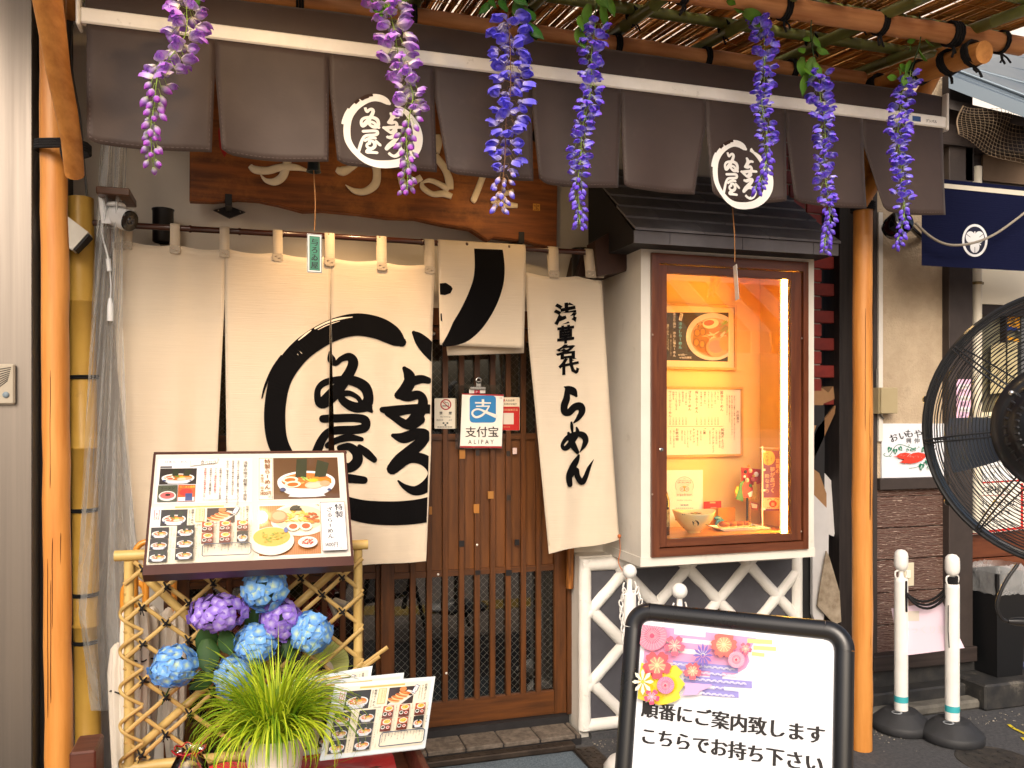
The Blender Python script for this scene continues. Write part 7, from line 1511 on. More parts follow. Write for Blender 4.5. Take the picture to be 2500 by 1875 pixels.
for (x, y, w_, h_) in ((560, 185, 400, 70), (620, 300, 420, 55), (480, 420, 500, 60), (420, 330, 200, 30)): fill([(x, y), (x + w_, y + w_ * .1), (x + w_, y + h_ + w_ * .1), (x, y + h_)], '#eef2f5')
for (x, y, w_, h_) in ((1500, 310, 320, 55), (1580, 400, 290, 50), (1560, 480, 160, 45)): fill([(x, y), (x + w_, y + 20), (x + w_, y + h_ + 20), (x, y + h_)], '#efe08a')
for (x, y, w_, h_) in ((540, 590, 840, 110), (680, 780, 880, 110), (920, 950, 470, 90), (1080, 860, 120, 120), (1020, 680, 160, 160)): fill([(x, y), (x + w_, y + w_ * .09), (x + w_, y + h_ + w_ * .07), (x, y + h_)], '#9a93de')
for r_ in range(5):
    for k in range(13):
        x = 560 + k * 75 + (37 if r_ % 2 else 0); y = 650 + r_ * 85 + k * 7
        if (r_ < 2 and 540 < x < 1380) or (r_ in (2, 3) and 680 < x < 1540 and r_ == 2) or (r_ >= 3 and 930 < x < 1380):
            for rad in (36, 22): pr.stroke([(*q2(x + rad * math.cos(math.pi * (1 + j / 8)), y + rad * .8 * math.sin(math.pi * (1 + j / 8))), 1.5) for j in range(9)], '#e6e6fa', 1, cap=False)
fill([(700, 870), (1060, 900), (1040, 930), (900, 990), (880, 1030), (680, 1040), (720, 950)], '#e0b3e2')
fill([(160, 615), (215, 640), (300, 820), (520, 660), (600, 650), (690, 740), (640, 800), (720, 890), (640, 1000), (660, 1070), (600, 1110), (480, 1150), (380, 1160), (110, 1080), (130, 800)], '#f2da26')
def fl(x, y, r_, n, c1, c2, c3, inner=.62, rot=-90, notch=True):
    pr.up(); pts = []
    for k in range(n * 6):
        a = 2 * math.pi * k / (n * 6); ph = (k % 6) / 6; rr = r_ * (inner + (1 - inner) * math.sin(math.pi * ph) ** .6) * (.88 if (notch and k % 6 == 3) else 1); pts.append((x + rr * math.cos(a + R(rot)), y + rr * math.sin(a + R(rot))))
    for k in range(len(pts)): pr.face([q2(x, y), q2(*pts[k]), q2(*pts[(k + 1) % len(pts)])], c1)
    pr.up()
    for k in range(len(pts)): m1, m2 = pts[k], pts[(k + 1) % len(pts)]; pr.face([q2(x, y), q2(x + (m1[0] - x) * .6, y + (m1[1] - y) * .6), q2(x + (m2[0] - x) * .6, y + (m2[1] - y) * .6)], c2)
    for k in range(n * 2): a = math.pi * k / n; pr.line([q2(x, y), q2(x + r_ * .55 * math.cos(a), y + r_ * .55 * math.sin(a))], r_ * .028 / 5.2 * 1.6, c3)
    blob(x, y, r_ * .12, r_ * .12, c3, 10)
def pom(x, y, r_, c1, c2): blob(x, y, r_, r_, c1, 26); blob(x, y, r_ * .55, r_ * .55, c2, 20); [pr.line([q2(x, y), q2(x + r_ * .92 * math.cos(a), y + r_ * .92 * math.sin(a))], .7, '#ffd0dd') for a in [2 * math.pi * k / 26 for k in range(26)]]; blob(x, y, r_ * .16, r_ * .16, '#f0436e', 10)
pom(300, 275, 190, '#f78aa6', '#f5668a'); fl(590, 400, 145, 5, '#f2627e', '#f58f92', '#fbd9c8', .35); fl(1220, 390, 175, 6, '#f4685e', '#f8a57c', '#fdeab0', .75); fl(370, 650, 195, 5, '#f0525c', '#f8957a', '#fce2a6', .6); fl(825, 725, 120, 5, '#f3616e', '#f8a084', '#fdeec6', .6); fl(1500, 440, 90, 5, '#f2627e', '#f79a94', '#fbe0ca', .35)
pom(1385, 580, 105, '#f9a3c2', '#f55f8c'); pom(490, 905, 110, '#f77fae', '#f04f86'); fl(320, 1050, 110, 5, '#ef4c78', '#f58aa4', '#fcd4dc', .35)
for k in range(12): a = 2 * math.pi * k / 12; c_, s_ = math.cos(a), math.sin(a); pr.fill([q2(970 + c_ * 30 - s_ * 6, 525 + s_ * 30 + c_ * 6), q2(970 + c_ * 90 - s_ * 17, 525 + s_ * 105 + c_ * 17), q2(970 + c_ * 130, 525 + s_ * 160), q2(970 + c_ * 90 + s_ * 17, 525 + s_ * 105 - c_ * 17), q2(970 + c_ * 30 + s_ * 6, 525 + s_ * 30 - c_ * 6)], '#7d63c6')
blob(970, 525, 16, 20, '#7d63c6', 10)
for k in range(8): a = 2 * math.pi * k / 8; c_, s_ = math.cos(a), math.sin(a); pr.fill([q2(210, 860), q2(210 + c_ * 100 - s_ * 25, 860 + s_ * 120 + c_ * 25), q2(210 + c_ * 140, 860 + s_ * 165), q2(210 + c_ * 100 + s_ * 25, 860 + s_ * 120 - c_ * 25)], '#f7f5dc')
blob(210, 860, 22, 26, '#e9cf3a', 10)
pr.build('flower_print', po, 'print_gloss')
pr = Print(lambda u, v, h: SP(u, -v, .0046 + .0003 + h), .0001)
ua, va = uvp(1564, 1766); ub, vb = uvp(2016, 1793); sz = (ub - ua) / 10.0
pr.text('順番にご案内致します', ua, -((va + vb) / 2), sz, '#191516', .045); ua2, va2 = uvp(1560, 1838); ub2, vb2 = uvp(2012, 1856); pr.text('こちらでお持ち下さい', ua2, -((va2 + vb2) / 2), (ub2 - ua2) / 10.0, '#191516', .045); pr.build('lettering', po)
# ------------------------------------------------------------------ big fan at the right edge
FC = PD(2628, 1045, 1.62); fan = thing('industrial_fan', 'large black industrial fan cut off by the right edge', 'fan', (FC.x, FC.y, 0)); RF = 342 * 1.62 / FPX
axis = Vector((0 - FC.x, -DIST - FC.y, 0)).normalized(); axis = (axis + Vector((-.10, .12, .02))).normalized(); side_ = Vector((0, 0, 1)).cross(axis).normalized(); upv = axis.cross(side_).normalized()
def FP(r, a, d): return FC + side_ * (r * math.cos(a)) + upv * (r * math.sin(a)) + axis * d
M('fan_black', '#16181b', .35, coat=.2); M('fan_wire', '#26292d', .3, metal=.3); M('fan_blade', '#4a4f55', .35, metal=.5)
def ring(r, d, rad, n=64): m_ = MB(); m_.tube([FP(r, 2 * math.pi * k / n, d) for k in range(n + 1)], rad, 6, False); return m_
m_ = MB(); n = 72; vs = []
for (r, d) in ((RF, -.022), (RF + .004, -.02), (RF + .004, .02), (RF, .022), (RF - .006, .02), (RF - .006, -.02)):
    vs += [FP(r, 2 * math.pi * k / n, d) for k in range(n)]
m_.raw(vs, [((i % 6) * n + k, (i % 6) * n + (k + 1) % n, ((i + 1) % 6) * n + (k + 1) % n, ((i + 1) % 6) * n + k) for i in range(6) for k in range(n)]); m_.build('rim', 'fan_black', fan)
for sgn in (1, -1):
    for k in range(21): r = .125 + (RF - .135) * k / 20; d = sgn * (.022 + .075 * (1 - ((r - .125) / (RF - .125)) ** 2.2)); (ring(r, d, .0011 if sgn > 0 else .0009).build('guard_ring', 'fan_wire', fan) if sgn > 0 or k % 2 == 0 else None) if 1 else ring(r, d, .0015).build('guard_ring', 'fan_wire', fan)
    for k in range(8):
        a = 2 * math.pi * k / 8 + R(7)
        for o_ in (-.028, .028):
            if sgn < 0 and o_ > 0: continue
            m_ = MB(); m_.tube([FP(.10 + (RF - .105) * t / 8, a + o_ * (1.4 - t / 8), sgn * (.024 + .075 * (1 - (max(0, .10 + (RF - .105) * t / 8 - .125) / (RF - .125)) ** 2.2) + .002)) for t in range(9)], .0019, 5); m_.build('guard_spoke', M('fan_spoke', '#3b3d40', .3, .7), fan)
Mx = Matrix((side_, upv, axis)).transposed().to_4x4()
m_ = MB(); m_.lathe([(.001, .16), (.06, .155), (.085, .14), (.092, .12), (.10, .115), (.106, .112), (.124, .106), (.127, .095), (.122, .06), (.08, .03)], FC, 48, Mx); mo = m_.build('motor_housing', 'fan_black', fan)
for k in range(36): a = 2 * math.pi * k / 36; m_ = MB(); m_.tube([FP(.066, a, .154), FP(.098, a, .118)], .0026, 4); m_.build('vent_fin', M('fin', '#2b2d31', .4), mo)
for k in range(3): a = 2 * math.pi * k / 3 + .4; m_ = MB(); m_.ball(FP(.108, a, .115), .006, 10, 6); m_.build('bolt', 'chrome', mo)
for k in range(3):
    a0 = 2 * math.pi * k / 3 + R(190); m_ = MB(); m_.smooth = True; vs = []
    for i in range(9):
        r = .05 + (RF - .085) * i / 8
        for j in range(6): t = j / 5 - .5; vs.append(FP(r, a0 + t * (.75 - .25 * i / 8), -.01 + .035 * t))
    m_.raw(vs, [(i * 6 + j, i * 6 + j + 1, (i + 1) * 6 + j + 1, (i + 1) * 6 + j) for i in range(8) for j in range(5)]); m_.build('blade', 'fan_blade', fan)
for a in (R(168), R(215)): m_ = MB(); c = FP(RF + .006, math.pi - a + math.pi if 0 else a - math.pi + math.pi, 0); m_.ball(c, .009, 8, 5); m_.build('rim_clip', 'fan_black', fan)
m_ = MB(); m_.tube([FC - axis * .0 + Vector((0, 0, -RF - .004)), Vector((FC.x, FC.y, .03))], .019, 12); m_.build('pole', 'fan_black', fan); m_ = MB(); m_.lathe([(.001, 0), (.24, 0), (.25, .012), (.22, .03), (.03, .045), (.02, .06)], (FC.x, FC.y, 0), 36); m_.build('base', 'fan_black', fan)
m_ = MB(); m_.tube(smooth_path([tuple(PD(x, y, 1.66)) for x, y in ((2484, 1378), (2455, 1420), (2436, 1465), (2436, 1490), (2448, 1512), (2462, 1516))], 6), .0035, 8); m_.tube([PD(2460, 1516, 1.66), PD(2480, 1517, 1.66), PD(2510, 1518, 1.66)], [.005, .0085, .0095], 10); m_.build('power_cable', 'cable_black', fan)
# ------------------------------------------------------------------ signs hung on the sliding door
D4 = lambda Y: (lambda x, y, h: P(1050 + x / 6.38, 850 + y / 6.38, Y - h))
def card(name, pts, Y, col, label, draw, cat, mat='print', th=.0015, group=None):
    f = D4(Y); q = [f(x, y, 0) for x, y in pts]; n = len(q); m_ = MB(); m_.raw(q + [p + Vector((0, th, 0)) for p in q], [tuple(range(n)), tuple(range(2 * n - 1, n - 1, -1))] + [(i, n + i, n + (i + 1) % n, (i + 1) % n) for i in range(n)])
    o = m_.build(name, M('card' + col, col, .35, coat=.3)); tag(o, label, cat, group); pr = Print(f, .0002); draw(pr); pr.build('print', o, mat); return o
def rrect(x0, y0, x1, y1, r): return [(x + r * math.cos(R(a)), y + r * math.sin(R(a))) for x, y, a0 in ((x1 - r, y0 + r, -90), (x1 - r, y1 - r, 0), (x0 + r, y1 - r, 90), (x0 + r, y0 + r, 180)) for a in (a0, a0 + 30, a0 + 60, a0 + 90)]
def zt(pr, t, x, y, size, col, wgt=0.0, cen=False, sx=1.0): f = pr.m; q = Print(lambda u, v, h: f(x + u, y - v, h), pr.step); q.mb = pr.mb; q.h = pr.h; q.text(t, 0, 0, size, col, wgt, sx, center=cen)
def dns(pr):
    pr.ell(245, 878, 86, 86, '#b3262a', 32); pr.ell(245, 878, 68, 68, '#ece4d2', 32); pr.rect(190, 893, 296, 907, '#1d1a18'); pr.stroke([(228, 822, 8), (240, 850, 8), (275, 850, 8), (292, 885, 8)], '#2b2724'); pr.line([(192, 830), (298, 930)], 15, '#b3262a')
    zt(pr, '禁', 145, 1030, 50, '#2a2623', .03); zt(pr, '煙', 290, 1030, 50, '#2a2623', .03); zt(pr, 'No Smoking', 160, 1078, 30, '#3a3531'); zt(pr, '禁止吸烟', 100, 1128, 26, '#4a4540'); zt(pr, '금연', 290, 1130, 26, '#4a4540')
    for x, y in ((195, 1155), (255, 1155), (225, 1185)): pr.rect(x, y, x + 28, y + 24, '#1f3a38')
    for k in range(6): pr.rect(112 + k * 40, 1222, 144 + k * 40, 1232, '#5a544c')
card('no_smoking_card', rrect(68, 780, 412, 1255, 16), -.0075, '#e8e0cc', 'small white no smoking card on the door glass', dns, 'notice')
ap = thing('payment_sign', 'hanging white payment sign with a blue square logo on a clip', 'sign', tuple(D4(-.03)(810, 1100, 0)))
f = D4(-.02); q = [f(*p, 0) for p in ((388, 560), (1085, 575), (1130, 1560), (392, 1570))]; m_ = MB(); m_.raw(q + [p + Vector((0, .002, 0)) for p in q], [(0, 1, 2, 3), (7, 6, 5, 4), (0, 4, 5, 1), (1, 5, 6, 2), (2, 6, 7, 3), (3, 7, 4, 0)]); glass_mat('acrylic', '#e9e4dc', .08, .93); m_.build('clear_holder', 'acrylic', ap)
f = D4(-.026); q = [f(*p, 0) for p in ((500, 705), (1148, 725), (1115, 1556), (466, 1550))]; m_ = MB(); m_.raw(q + [p + Vector((0, .002, 0)) for p in q], [(0, 1, 2, 3), (7, 6, 5, 4), (0, 4, 5, 1), (1, 5, 6, 2), (2, 6, 7, 3), (3, 7, 4, 0)]); pn = m_.build('panel', M('card_white', '#efe9de', .3, coat=.3), ap)
pr = Print(f, .0002); pr.fill([(500, 705), (1148, 725), (1147, 748), (499, 722)], '#b0282c'); pr.fill([(468, 1522), (1117, 1528), (1115, 1556), (466, 1550)], '#a8242a')
pr.fill(rrect(615, 738, 1026, 1160, 55), '#2f86c4')
for st in ([(700, 850, 24), (948, 855, 24)], [(824, 795, 38), (824, 900, 38)], [(715, 905, 20), (920, 903, 20)]): pr.line([(x, y) for x, y, w in st], st[0][2], '#f4efe4')
pr.stroke([(920, 903, 22), (900, 940, 22), (862, 995, 30), (800, 1050, 34), (720, 1075, 34), (665, 1040, 30), (662, 990, 28), (710, 955, 28), (780, 955, 28), (880, 1000, 40), (1024, 1060, 56)], '#f4efe4', 6)
zt(pr, '支付宝', 545, 1370, 176, '#2e2220', .012); zt(pr, 'A L I P A Y', 595, 1490, 92, '#2b2422', 0, False, .86); zt(pr, 'TM', 1078, 790, 30, '#4a4440'); pr.build('print', pn)
m_ = MB(); a = D4(-.03); 
def zb(x0, y0, x1, y1, Y0, Y1, name, mat, par):
    p, c = P(1050 + x0 / 6.38, 850 + y0 / 6.38, Y0), P(1050 + x1 / 6.38, 850 + y1 / 6.38, Y0); m_ = MB(); m_.box(p.x, c.x, Y0, Y1, c.z, p.z, bev=.001); return m_.build(name, mat, par)
cl_ = zb(630, 600, 866, 642, -.036, -.018, 'clip', 'chrome', ap); zb(715, 510, 795, 602, -.034, -.028, 'clip_neck', 'chrome', cl_); c = a(755, 500, 0); m_ = MB(); m_.lathe([(.010, -.004), (.016, -.004), (.016, .004), (.010, .004)], c, 18, Matrix.Rotation(R(90), 4, 'X')); m_.build('clip_ring', 'chrome', cl_)
pr = Print(D4(-.0235), .0001); pr.rect(608, 640, 860, 702, '#e9e2d8'); pr.rect(688, 650, 778, 702, '#c21f3a'); zt(pr, 'P', 710, 700, 56, '#efe6de'); pr.build('card_behind', ap)
def drd(pr):
    pr.fill(rrect(1120, 910, 1392, 1278, 16), '#c8241e'); zt(pr, '大众点评', 1172, 828, 36, '#2a2220', .02); zt(pr, '年度好评商户', 1150, 884, 34, '#2a2220', .01); zt(pr, '扫码看推荐菜', 1134, 975, 39, '#e8b488', .015); pr.rect(1140, 1010, 1302, 1186, '#e9ddcc'); pr.ell(1150, 812, 14, 22, '#d0261e', 14); zt(pr, '推荐店铺', 1140, 1236, 26, '#e2a07a')
card('red_review_card', rrect(1120, 765, 1396, 1280, 18), -.0085, '#ead9bd', 'red and cream review card right of the payment sign', drd, 'notice')
c = P(1057, 813, -.012); m_ = MB(); m_.lathe([(.0005, .008), (.006, .008), (.0075, .005), (.012, .004), (.013, .0)], c, 16, Matrix.Rotation(R(90), 4, 'X')); tag(m_.build('door_lock', 'chrome'), 'round chrome lock at the edge of the door glass', 'lock')
# things behind the door glass
ic_ = thing('inner_curtain', 'yellow curtain with black letters hanging inside the door', 'curtain', tuple(P(1200, 900, .12)))
for (x0, x1, c) in ((1166, 1194, '#c99a1e'), (1209, 1228, '#c99a1e'), (1229, 1272, '#b9ab8c')):
    a, b = P(x0, 850, .12), P(x1, 1075, .12); m_ = MB(); m_.box(a.x, b.x, .12, .123, 1.45, 2.0); o = m_.build('cloth_strip', M('inner' + c, c, .8), ic_)
pr = Print(lambda u, v, h: P(u, v, .119 - h), .0003)
for t, y in (('名', 892), ('代', 925), ('ら', 972)): q = Print(lambda u, v, h, y=y: P(1231 + u, y - v, .1185 - h), .0003); q.mb = pr.mb; q.text(t, 0, 0, 36, '#0c0a08', .03)
pr.build('lettering', ic_)
ips = thing('inner_poster', 'orange drink poster taped inside the upper door glass', 'poster', tuple(P(1085, 870, .06))); a, b = P(1054, 842, .06), P(1120, 880, .06); m_ = MB(); m_.box(a.x, b.x, .06, .062, b.z, a.z); o = m_.build('sheet', M('poster_or', '#d98a1e', .5), ips)
pr = Print(lambda u, v, h: P(u, v, .0597 - h), .0002); pr.ell(1068, 846, 14, 14, '#e2571a', 20); pr.rect(1054, 870, 1120, 880, '#7a2418'); ptext(pr, 'Books', 1058, 862, 12, '#5a2a10', 0); pr.build('print', o)
ips = thing('inner_flyer', 'sheet of small food photos inside the door glass left of the slats', 'poster', tuple(P(1085, 930, .06))); a, b = P(1054, 884, .065), P(1118, 975, .065); m_ = MB(); m_.box(a.x, b.x, .065, .067, b.z, a.z); o = m_.build('sheet', M('poster_grey', '#8a7d74', .6), ips)
pr = Print(lambda u, v, h: P(u, -v, .0647 - h), .0002)
for i in range(2):
    for j in range(3): food(pr, 1056 + i * 32, -(914 + j * 27), 1056 + i * 32 + 28, -(890 + j * 27), ('ramen', 'tray', 'gyoza')[(i + j) % 3], i * 3 + j)
pr.build('print', o)

# ------------------------------------------------------------------ display window contents
YK = -.075
def framed(name, x0, yt, x1, yb, fw, Y, col, label, draw, drop=0.0):
    """picture frame on the back of the case, photo pixels at its right-hand edge"""
    a, c = P(x0, yt, Y), P(x1, yb, Y); t = thing(name, label, 'framed print', tuple(a)); w_ = fw * 3.95 / FPX
    onebox('backing', M('mount' + col, col, .6), t, a.x, c.x, Y, Y + .006, c.z, a.z)
    for (p, q_, r_, s_) in ((a.x - w_, c.x + w_, a.z, a.z + w_), (a.x - w_, c.x + w_, c.z - w_, c.z), (a.x - w_, a.x, c.z, a.z), (c.x, c.x + w_, c.z, a.z)): onebox('frame_bar', M('frame_pine', '#d9a860', .45, noise=(4, .4, '#c08a42'), stretch=(6, 6, 6)), t, p, q_, Y - .008, Y + .006, r_, s_)
    pr = Print(lambda u, v, h: P(u, v, Y - .0004 - h), .00012); draw(pr); pr.build('print', t)
    return t
def dp1(pr):
    pr.fill([(1600, 763), (1779, 763), (1777, 883), (1600, 879)], '#2d2522'); cx, cy = 1740, 822
    pr.planes = [(-1, 0, 1778.5), (0, -1, 882), (0, 1, -764)]
    pr.ell(cx, cy, 65, 58, '#e9cfb8', 40); pr.ell(cx + 2, cy + 2, 56, 48, '#d2a070', 36); pr.ell(cx + 2, cy + 5, 50, 42, '#b8793c', 34)
    rs = random.Random(2)
    for k in range(26): pr.ell(cx - 20 + rs.random() * 50, cy - 10 + rs.random() * 26, 9, 1.4, rs.choice(['#e8c48e', '#d9a55e', '#efd6ac']), 8, rot=rs.uniform(-60, 60))
    for x, y in ((1702, 812), (1716, 810), (1700, 836), (1714, 840)): pr.ell(x, y, 8, 10, '#8f6a44', 14); pr.ell(x, y, 5.5, 7.5, '#e0893c', 12)
    pr.ell(1735, 790, 20, 12, '#f2d9a8', 20, rot=-8); pr.ell(1731, 788, 13, 7, '#e8601e', 16, rot=-8); pr.ell(1750, 848, 26, 24, '#e8a070', 22); pr.ell(1748, 846, 18, 16, '#ee8a78', 18); pr.ell(1770, 838, 14, 18, '#e89a52', 14)
    for k in range(14): x = 1757 + rs.random() * 20; y = 790 + rs.random() * 26; pr.line([(x, y), (x + 10, y - 9)], 1.8, rs.choice(['#7fae3a', '#9cc04e', '#5f8f2c']))
    for x, y in ((1702, 791), (1706, 795), (1714, 788), (1704, 798)): pr.ell(x, y, 1.4, 1.8, '#1c1a18', 6)
    f = pr.m
    ptext(pr, 'あさり出汁　冷やし塩らーめん', 1646.5, 762, 7.6, '#f0e8dc', 0, .015, True); ptext(pr, '冷やしらーめん', 1661, 785, 9.2, '#6fc2dc', 0, .03, True); pr.fill([(1661, 764), (1668, 766), (1664, 784), (1657, 781)], '#efe6d8'); ptext(pr, '期間限定', 1662.5, 765, 4.2, '#2a2320', 0, .02, True)
    ptext(pr, '（特製 鶏チャーシュー入り）', 1638, 812, 4, '#e6dccb', 0, 0, True); ptext(pr, '盛り込み一〇〇〇円', 1630, 790, 7, '#e6dccb', 0, .01, True); ptext(pr, '6/1(日)〜', 1656, 868, 5.5, '#f0e8dc', 0, .02); ptext(pr, '6/15(日)限定', 1659, 875, 5.5, '#f0e8dc', 0, .02)
framed('clam_ramen_poster', 1600, 744, 1792, 898, 6, YK, '#e9cf98', 'framed dark poster of a ramen bowl at the top of the display case', dp1)
def dp2(pr):
    cols = [(1801, 'お品書き', 8, 1000, '#2b2622'), (1793, '当店のスープは厳選した豚骨・鶏がらを使い丹念に取りました', 3.8, 965, '#4a423a'), (1787, '数々の具材と和風だしを合わせて仕上げたらーめんです', 3.8, 965, '#4a423a'), (1781, '醤油と塩の二種類からお選びください', 3.8, 965, '#4a423a'), (1775, '土日祝日は大盛ができません', 3.8, 962, '#c2502a'),
            (1762, '醤油らーめん', 8.2, 953, '#2b2622'), (1753, 'らーめん', 5, 955, '#2b2622'), (1746, '玉子らーめん', 5, 955, '#2b2622'), (1738, 'しなちくらーめん', 5, 955, '#2b2622'), (1730, 'ちゃーしゅうめん', 5, 955, '#2b2622'), (1721, '特製らーめん', 5, 955, '#2b2622'), (1712, 'お子様らーめん', 5, 955, '#2b2622'), (1701, '梅しおらーめん', 7.6, 953, '#2b2622'), (1684, 'ざるらーめん', 8, 953, '#2b2622'), (1675, 'ざるらーめん', 5, 958, '#2b2622'), (1667, '味玉付ざる', 5, 955, '#2b2622'), (1659, 'しなちく付ざる', 5, 955, '#2b2622'), (1651, 'ちゃーしゅう付ざる', 5, 955, '#2b2622'), (1644, '特製ざる', 5, 955, '#2b2622'), (1636, 'ヴィーガンらーめん', 7, 953, '#2b2622')]
    for x, t, s, y, c in cols: ptext(pr, t, x, y, s, c, 0, .012, True)
    for x in (1753, 1746, 1738, 1730, 1721, 1712, 1701, 1675, 1667, 1659, 1651, 1644, 1636): ptext(pr, '一〇五〇円', x, 1017, 4, '#2b2622', 0, .01, True)
    pr.line([(1630, 1041), (1766, 1041)], .8, '#8a7a66')
    for x, t, s in ((1764, '和風ぎょうざ', 8.2), (1741, 'ヴィーガンぎょうざ', 6.6), (1720, 'ご飯', 7.6), (1694, 'トッピング', 7.4), (1653, 'お飲み物', 7.8)): ptext(pr, t, x, 1044, s, '#2b2622', 0, .015, True)
    for x, t in ((1757, '七種の野菜と鶏の旨味'), (1749, '六個入り四五〇円'), (1733, '五個入り五五〇円'), (1711, '白飯二〇〇円'), (1703, '焼き豚ご飯四五〇円'), (1686, '味玉一〇〇円'), (1679, 'ちゃーしゅう三五〇円'), (1672, 'しなちく二〇〇円'), (1665, '海苔一五〇円'), (1645, '瓶ビール大瓶六五〇円'), (1637, '生ビール五五〇円')): ptext(pr, t, x, 1050, 4.2, '#3a332c', 0, .01, True)
framed('price_list', 1600, 949, 1808, 1108, 6, YK, '#f3e6c8', 'framed white price list in the middle of the display case', dp2)
def dp3(pr):
    cx, cy = 1671, 1186; pr.ell(cx, cy, 22.5, 22.5, '#6d7468', 36); pr.ell(cx, cy, 21.7, 21.7, '#f6ead2', 36); pr.rect(1650, 1196, 1692, 1212, '#f6ead2')
    zt(pr, 'CERTIFICATE of', cx, 1175, 4.2, '#5a5a50', .01, True); zt(pr, 'EXCELLENCE', cx, 1180, 5.4, '#3f4038', .02, True); zt(pr, 'エクセレンス認証', cx, 1185, 3, '#5a5a50', .0, True); zt(pr, '2019', cx, 1169.5, 2.6, '#5a5a50', 0, True)
    pr.ell(cx, 1193, 8, 6.5, '#e2b53a', 18)
    for s in (-1, 1): pr.ell(cx + s * 5.6, 1194, 5.6, 6, '#2c2c28', 18); pr.ell(cx + s * 5.6, 1194, 4.7, 5.1, '#f6ead2', 18); pr.ell(cx + s * 5.6, 1194, 2.7, 2.9, '#6f7a72', 14); pr.ell(cx + s * 5.6, 1194, 1.6, 1.8, '#f6ead2', 10)
    zt(pr, 'tripadvisor', cx, 1210, 7.8, '#4b4d46', .012, True); zt(pr, 'RAMEN YOROIYA', cx, 1223, 4.4, '#7a776c', 0, True)
    for k in range(5): pr.ell(cx - 8 + k * 4, 1233, 1.8, 2, '#4f9aa0', 10)
    for k in range(9): pr.rect(1650 + k * 4.8, 1240, 1653.6 + k * 4.8, 1241.4, '#8d8878')
def sheet(name, quad, Y, col, label, draw, cat, th=.001):
    q = [P(x, y, Y) for x, y in quad]; m_ = MB(); m_.raw(q + [p + Vector((0, th, 0)) for p in q], [(0, 1, 2, 3), (7, 6, 5, 4), (0, 4, 5, 1), (1, 5, 6, 2), (2, 6, 7, 3), (3, 7, 4, 0)]); o = m_.build(name, M('sheet' + col, col, .55)); tag(o, label, cat)
    if draw: pr = Print(lambda u, v, h: P(u, v, Y - .0003 - h), .00012); draw(pr); pr.build('print', o)
    return o
sheet('award_certificate', [(1618, 1148), (1716, 1147), (1716, 1288), (1618, 1291)], YK - .004, '#f6ead2', 'white award certificate standing at the back left of the case', dp3, 'certificate')
sheet('red_card', [(1719, 1225), (1761, 1223), (1761, 1243), (1719, 1246)], YK - .02, '#d0221c', 'small red card propped on orange ones in the case', lambda pr: (pr.rect(1733, 1225, 1747, 1229, '#e8b47a'), pr.rect(1735, 1238, 1749, 1241, '#e8a07a')), 'card', .004)
sheet('orange_card', [(1717, 1243), (1752, 1240), (1752, 1290), (1717, 1290)], YK - .03, '#d8801e', 'plain orange card standing behind the noodle bowl', None, 'card', .003)
sheet('orange_card', [(1753, 1240), (1795, 1238), (1795, 1285), (1753, 1288)], YK - .04, '#dc8a22', 'wider orange card standing behind the dumpling plate', None, 'card', .003)
m_ = MB(); a = P(1868, 900, -.09); m_.box(a.x - .007, a.x + .006, -.10, -.062, fz0 + .06, fz1 - .03); tag(m_.build('case_divider', M('divider', '#5a2a16', .5)), 'dark upright strip near the back right corner of the case', 'strip')
m_ = MB(); a = P(1880, 1270, -.065); m_.box(P(1866, 1270, -.066).x, bX1 - .062, -.072, -.066, shelfz + .001, P(1880, 1180, -.066).z); tag(m_.build('wood_screen', M('panel_wood', '#9a5a2c', .5, noise=(4, .6, '#7d431d'), stretch=(20, 20, 2))), 'low brown wood screen behind the purple banner', 'screen')
# bowl of noodles
bp_ = P(1694, 1309, -.27); bz = shelfz + .001; kx = dep(1694, -.27) / FPX; br_ = 53 * kx
bw_ = thing('ramen_bowl', 'yellow ceramic noodle bowl with black spots in the display case', 'bowl', (bp_.x, -.27, bz)); n = 40; hB = 52 * kx
m_ = MB(); m_.smooth = True; vs = []; prof = [(.30, 0), (.32, .06), (.36, .08), (.62, .30), (.86, .62), (.98, .92), (1.0, 1.0), (.96, 1.0), (.90, .80), (.60, .45), (.02, .40)]
for (r, z) in prof:
    for j in range(n): w = 2 * math.pi * j / n; lip = .06 * math.cos(w * 2 + .4) * (z > .85); vs.append((bp_.x + br_ * r * math.cos(w), -.27 + br_ * r * .95 * math.sin(w), bz + hB * (z + lip)))
m_.raw(vs, [(i * n + j, i * n + (j + 1) % n, (i + 1) * n + (j + 1) % n, (i + 1) * n + j) for i in range(len(prof) - 1) for j in range(n)]); m_.build('body', M('bowl_glaze', '#ecd98e', .15, coat=.6, noise=(4, .5, '#f2ead0')), bw_)
m_ = MB(); m_.lathe([(br_ * .88, bz + hB * .76), (.001, bz + hB * .80)], (bp_.x, -.27, 0), 30); m_.build('soup', M('soup', '#7a4a22', .2, noise=(30, .9, '#3a2a16'), coat=.5), bw_)
tp = MB()
for k in range(40): a = random.uniform(0, 6.28); r = random.uniform(0, br_ * .7); tp.ball((bp_.x + r * math.cos(a), -.27 + r * math.sin(a), bz + hB * .82), random.uniform(.005, .010), 6, 4, (1.6, 1, .5))
tp.build('toppings', M('topping', '#6f8f3a', .5, noise=(60, 1, '#b86a3a')), bw_)['kind'] = 'stuff'
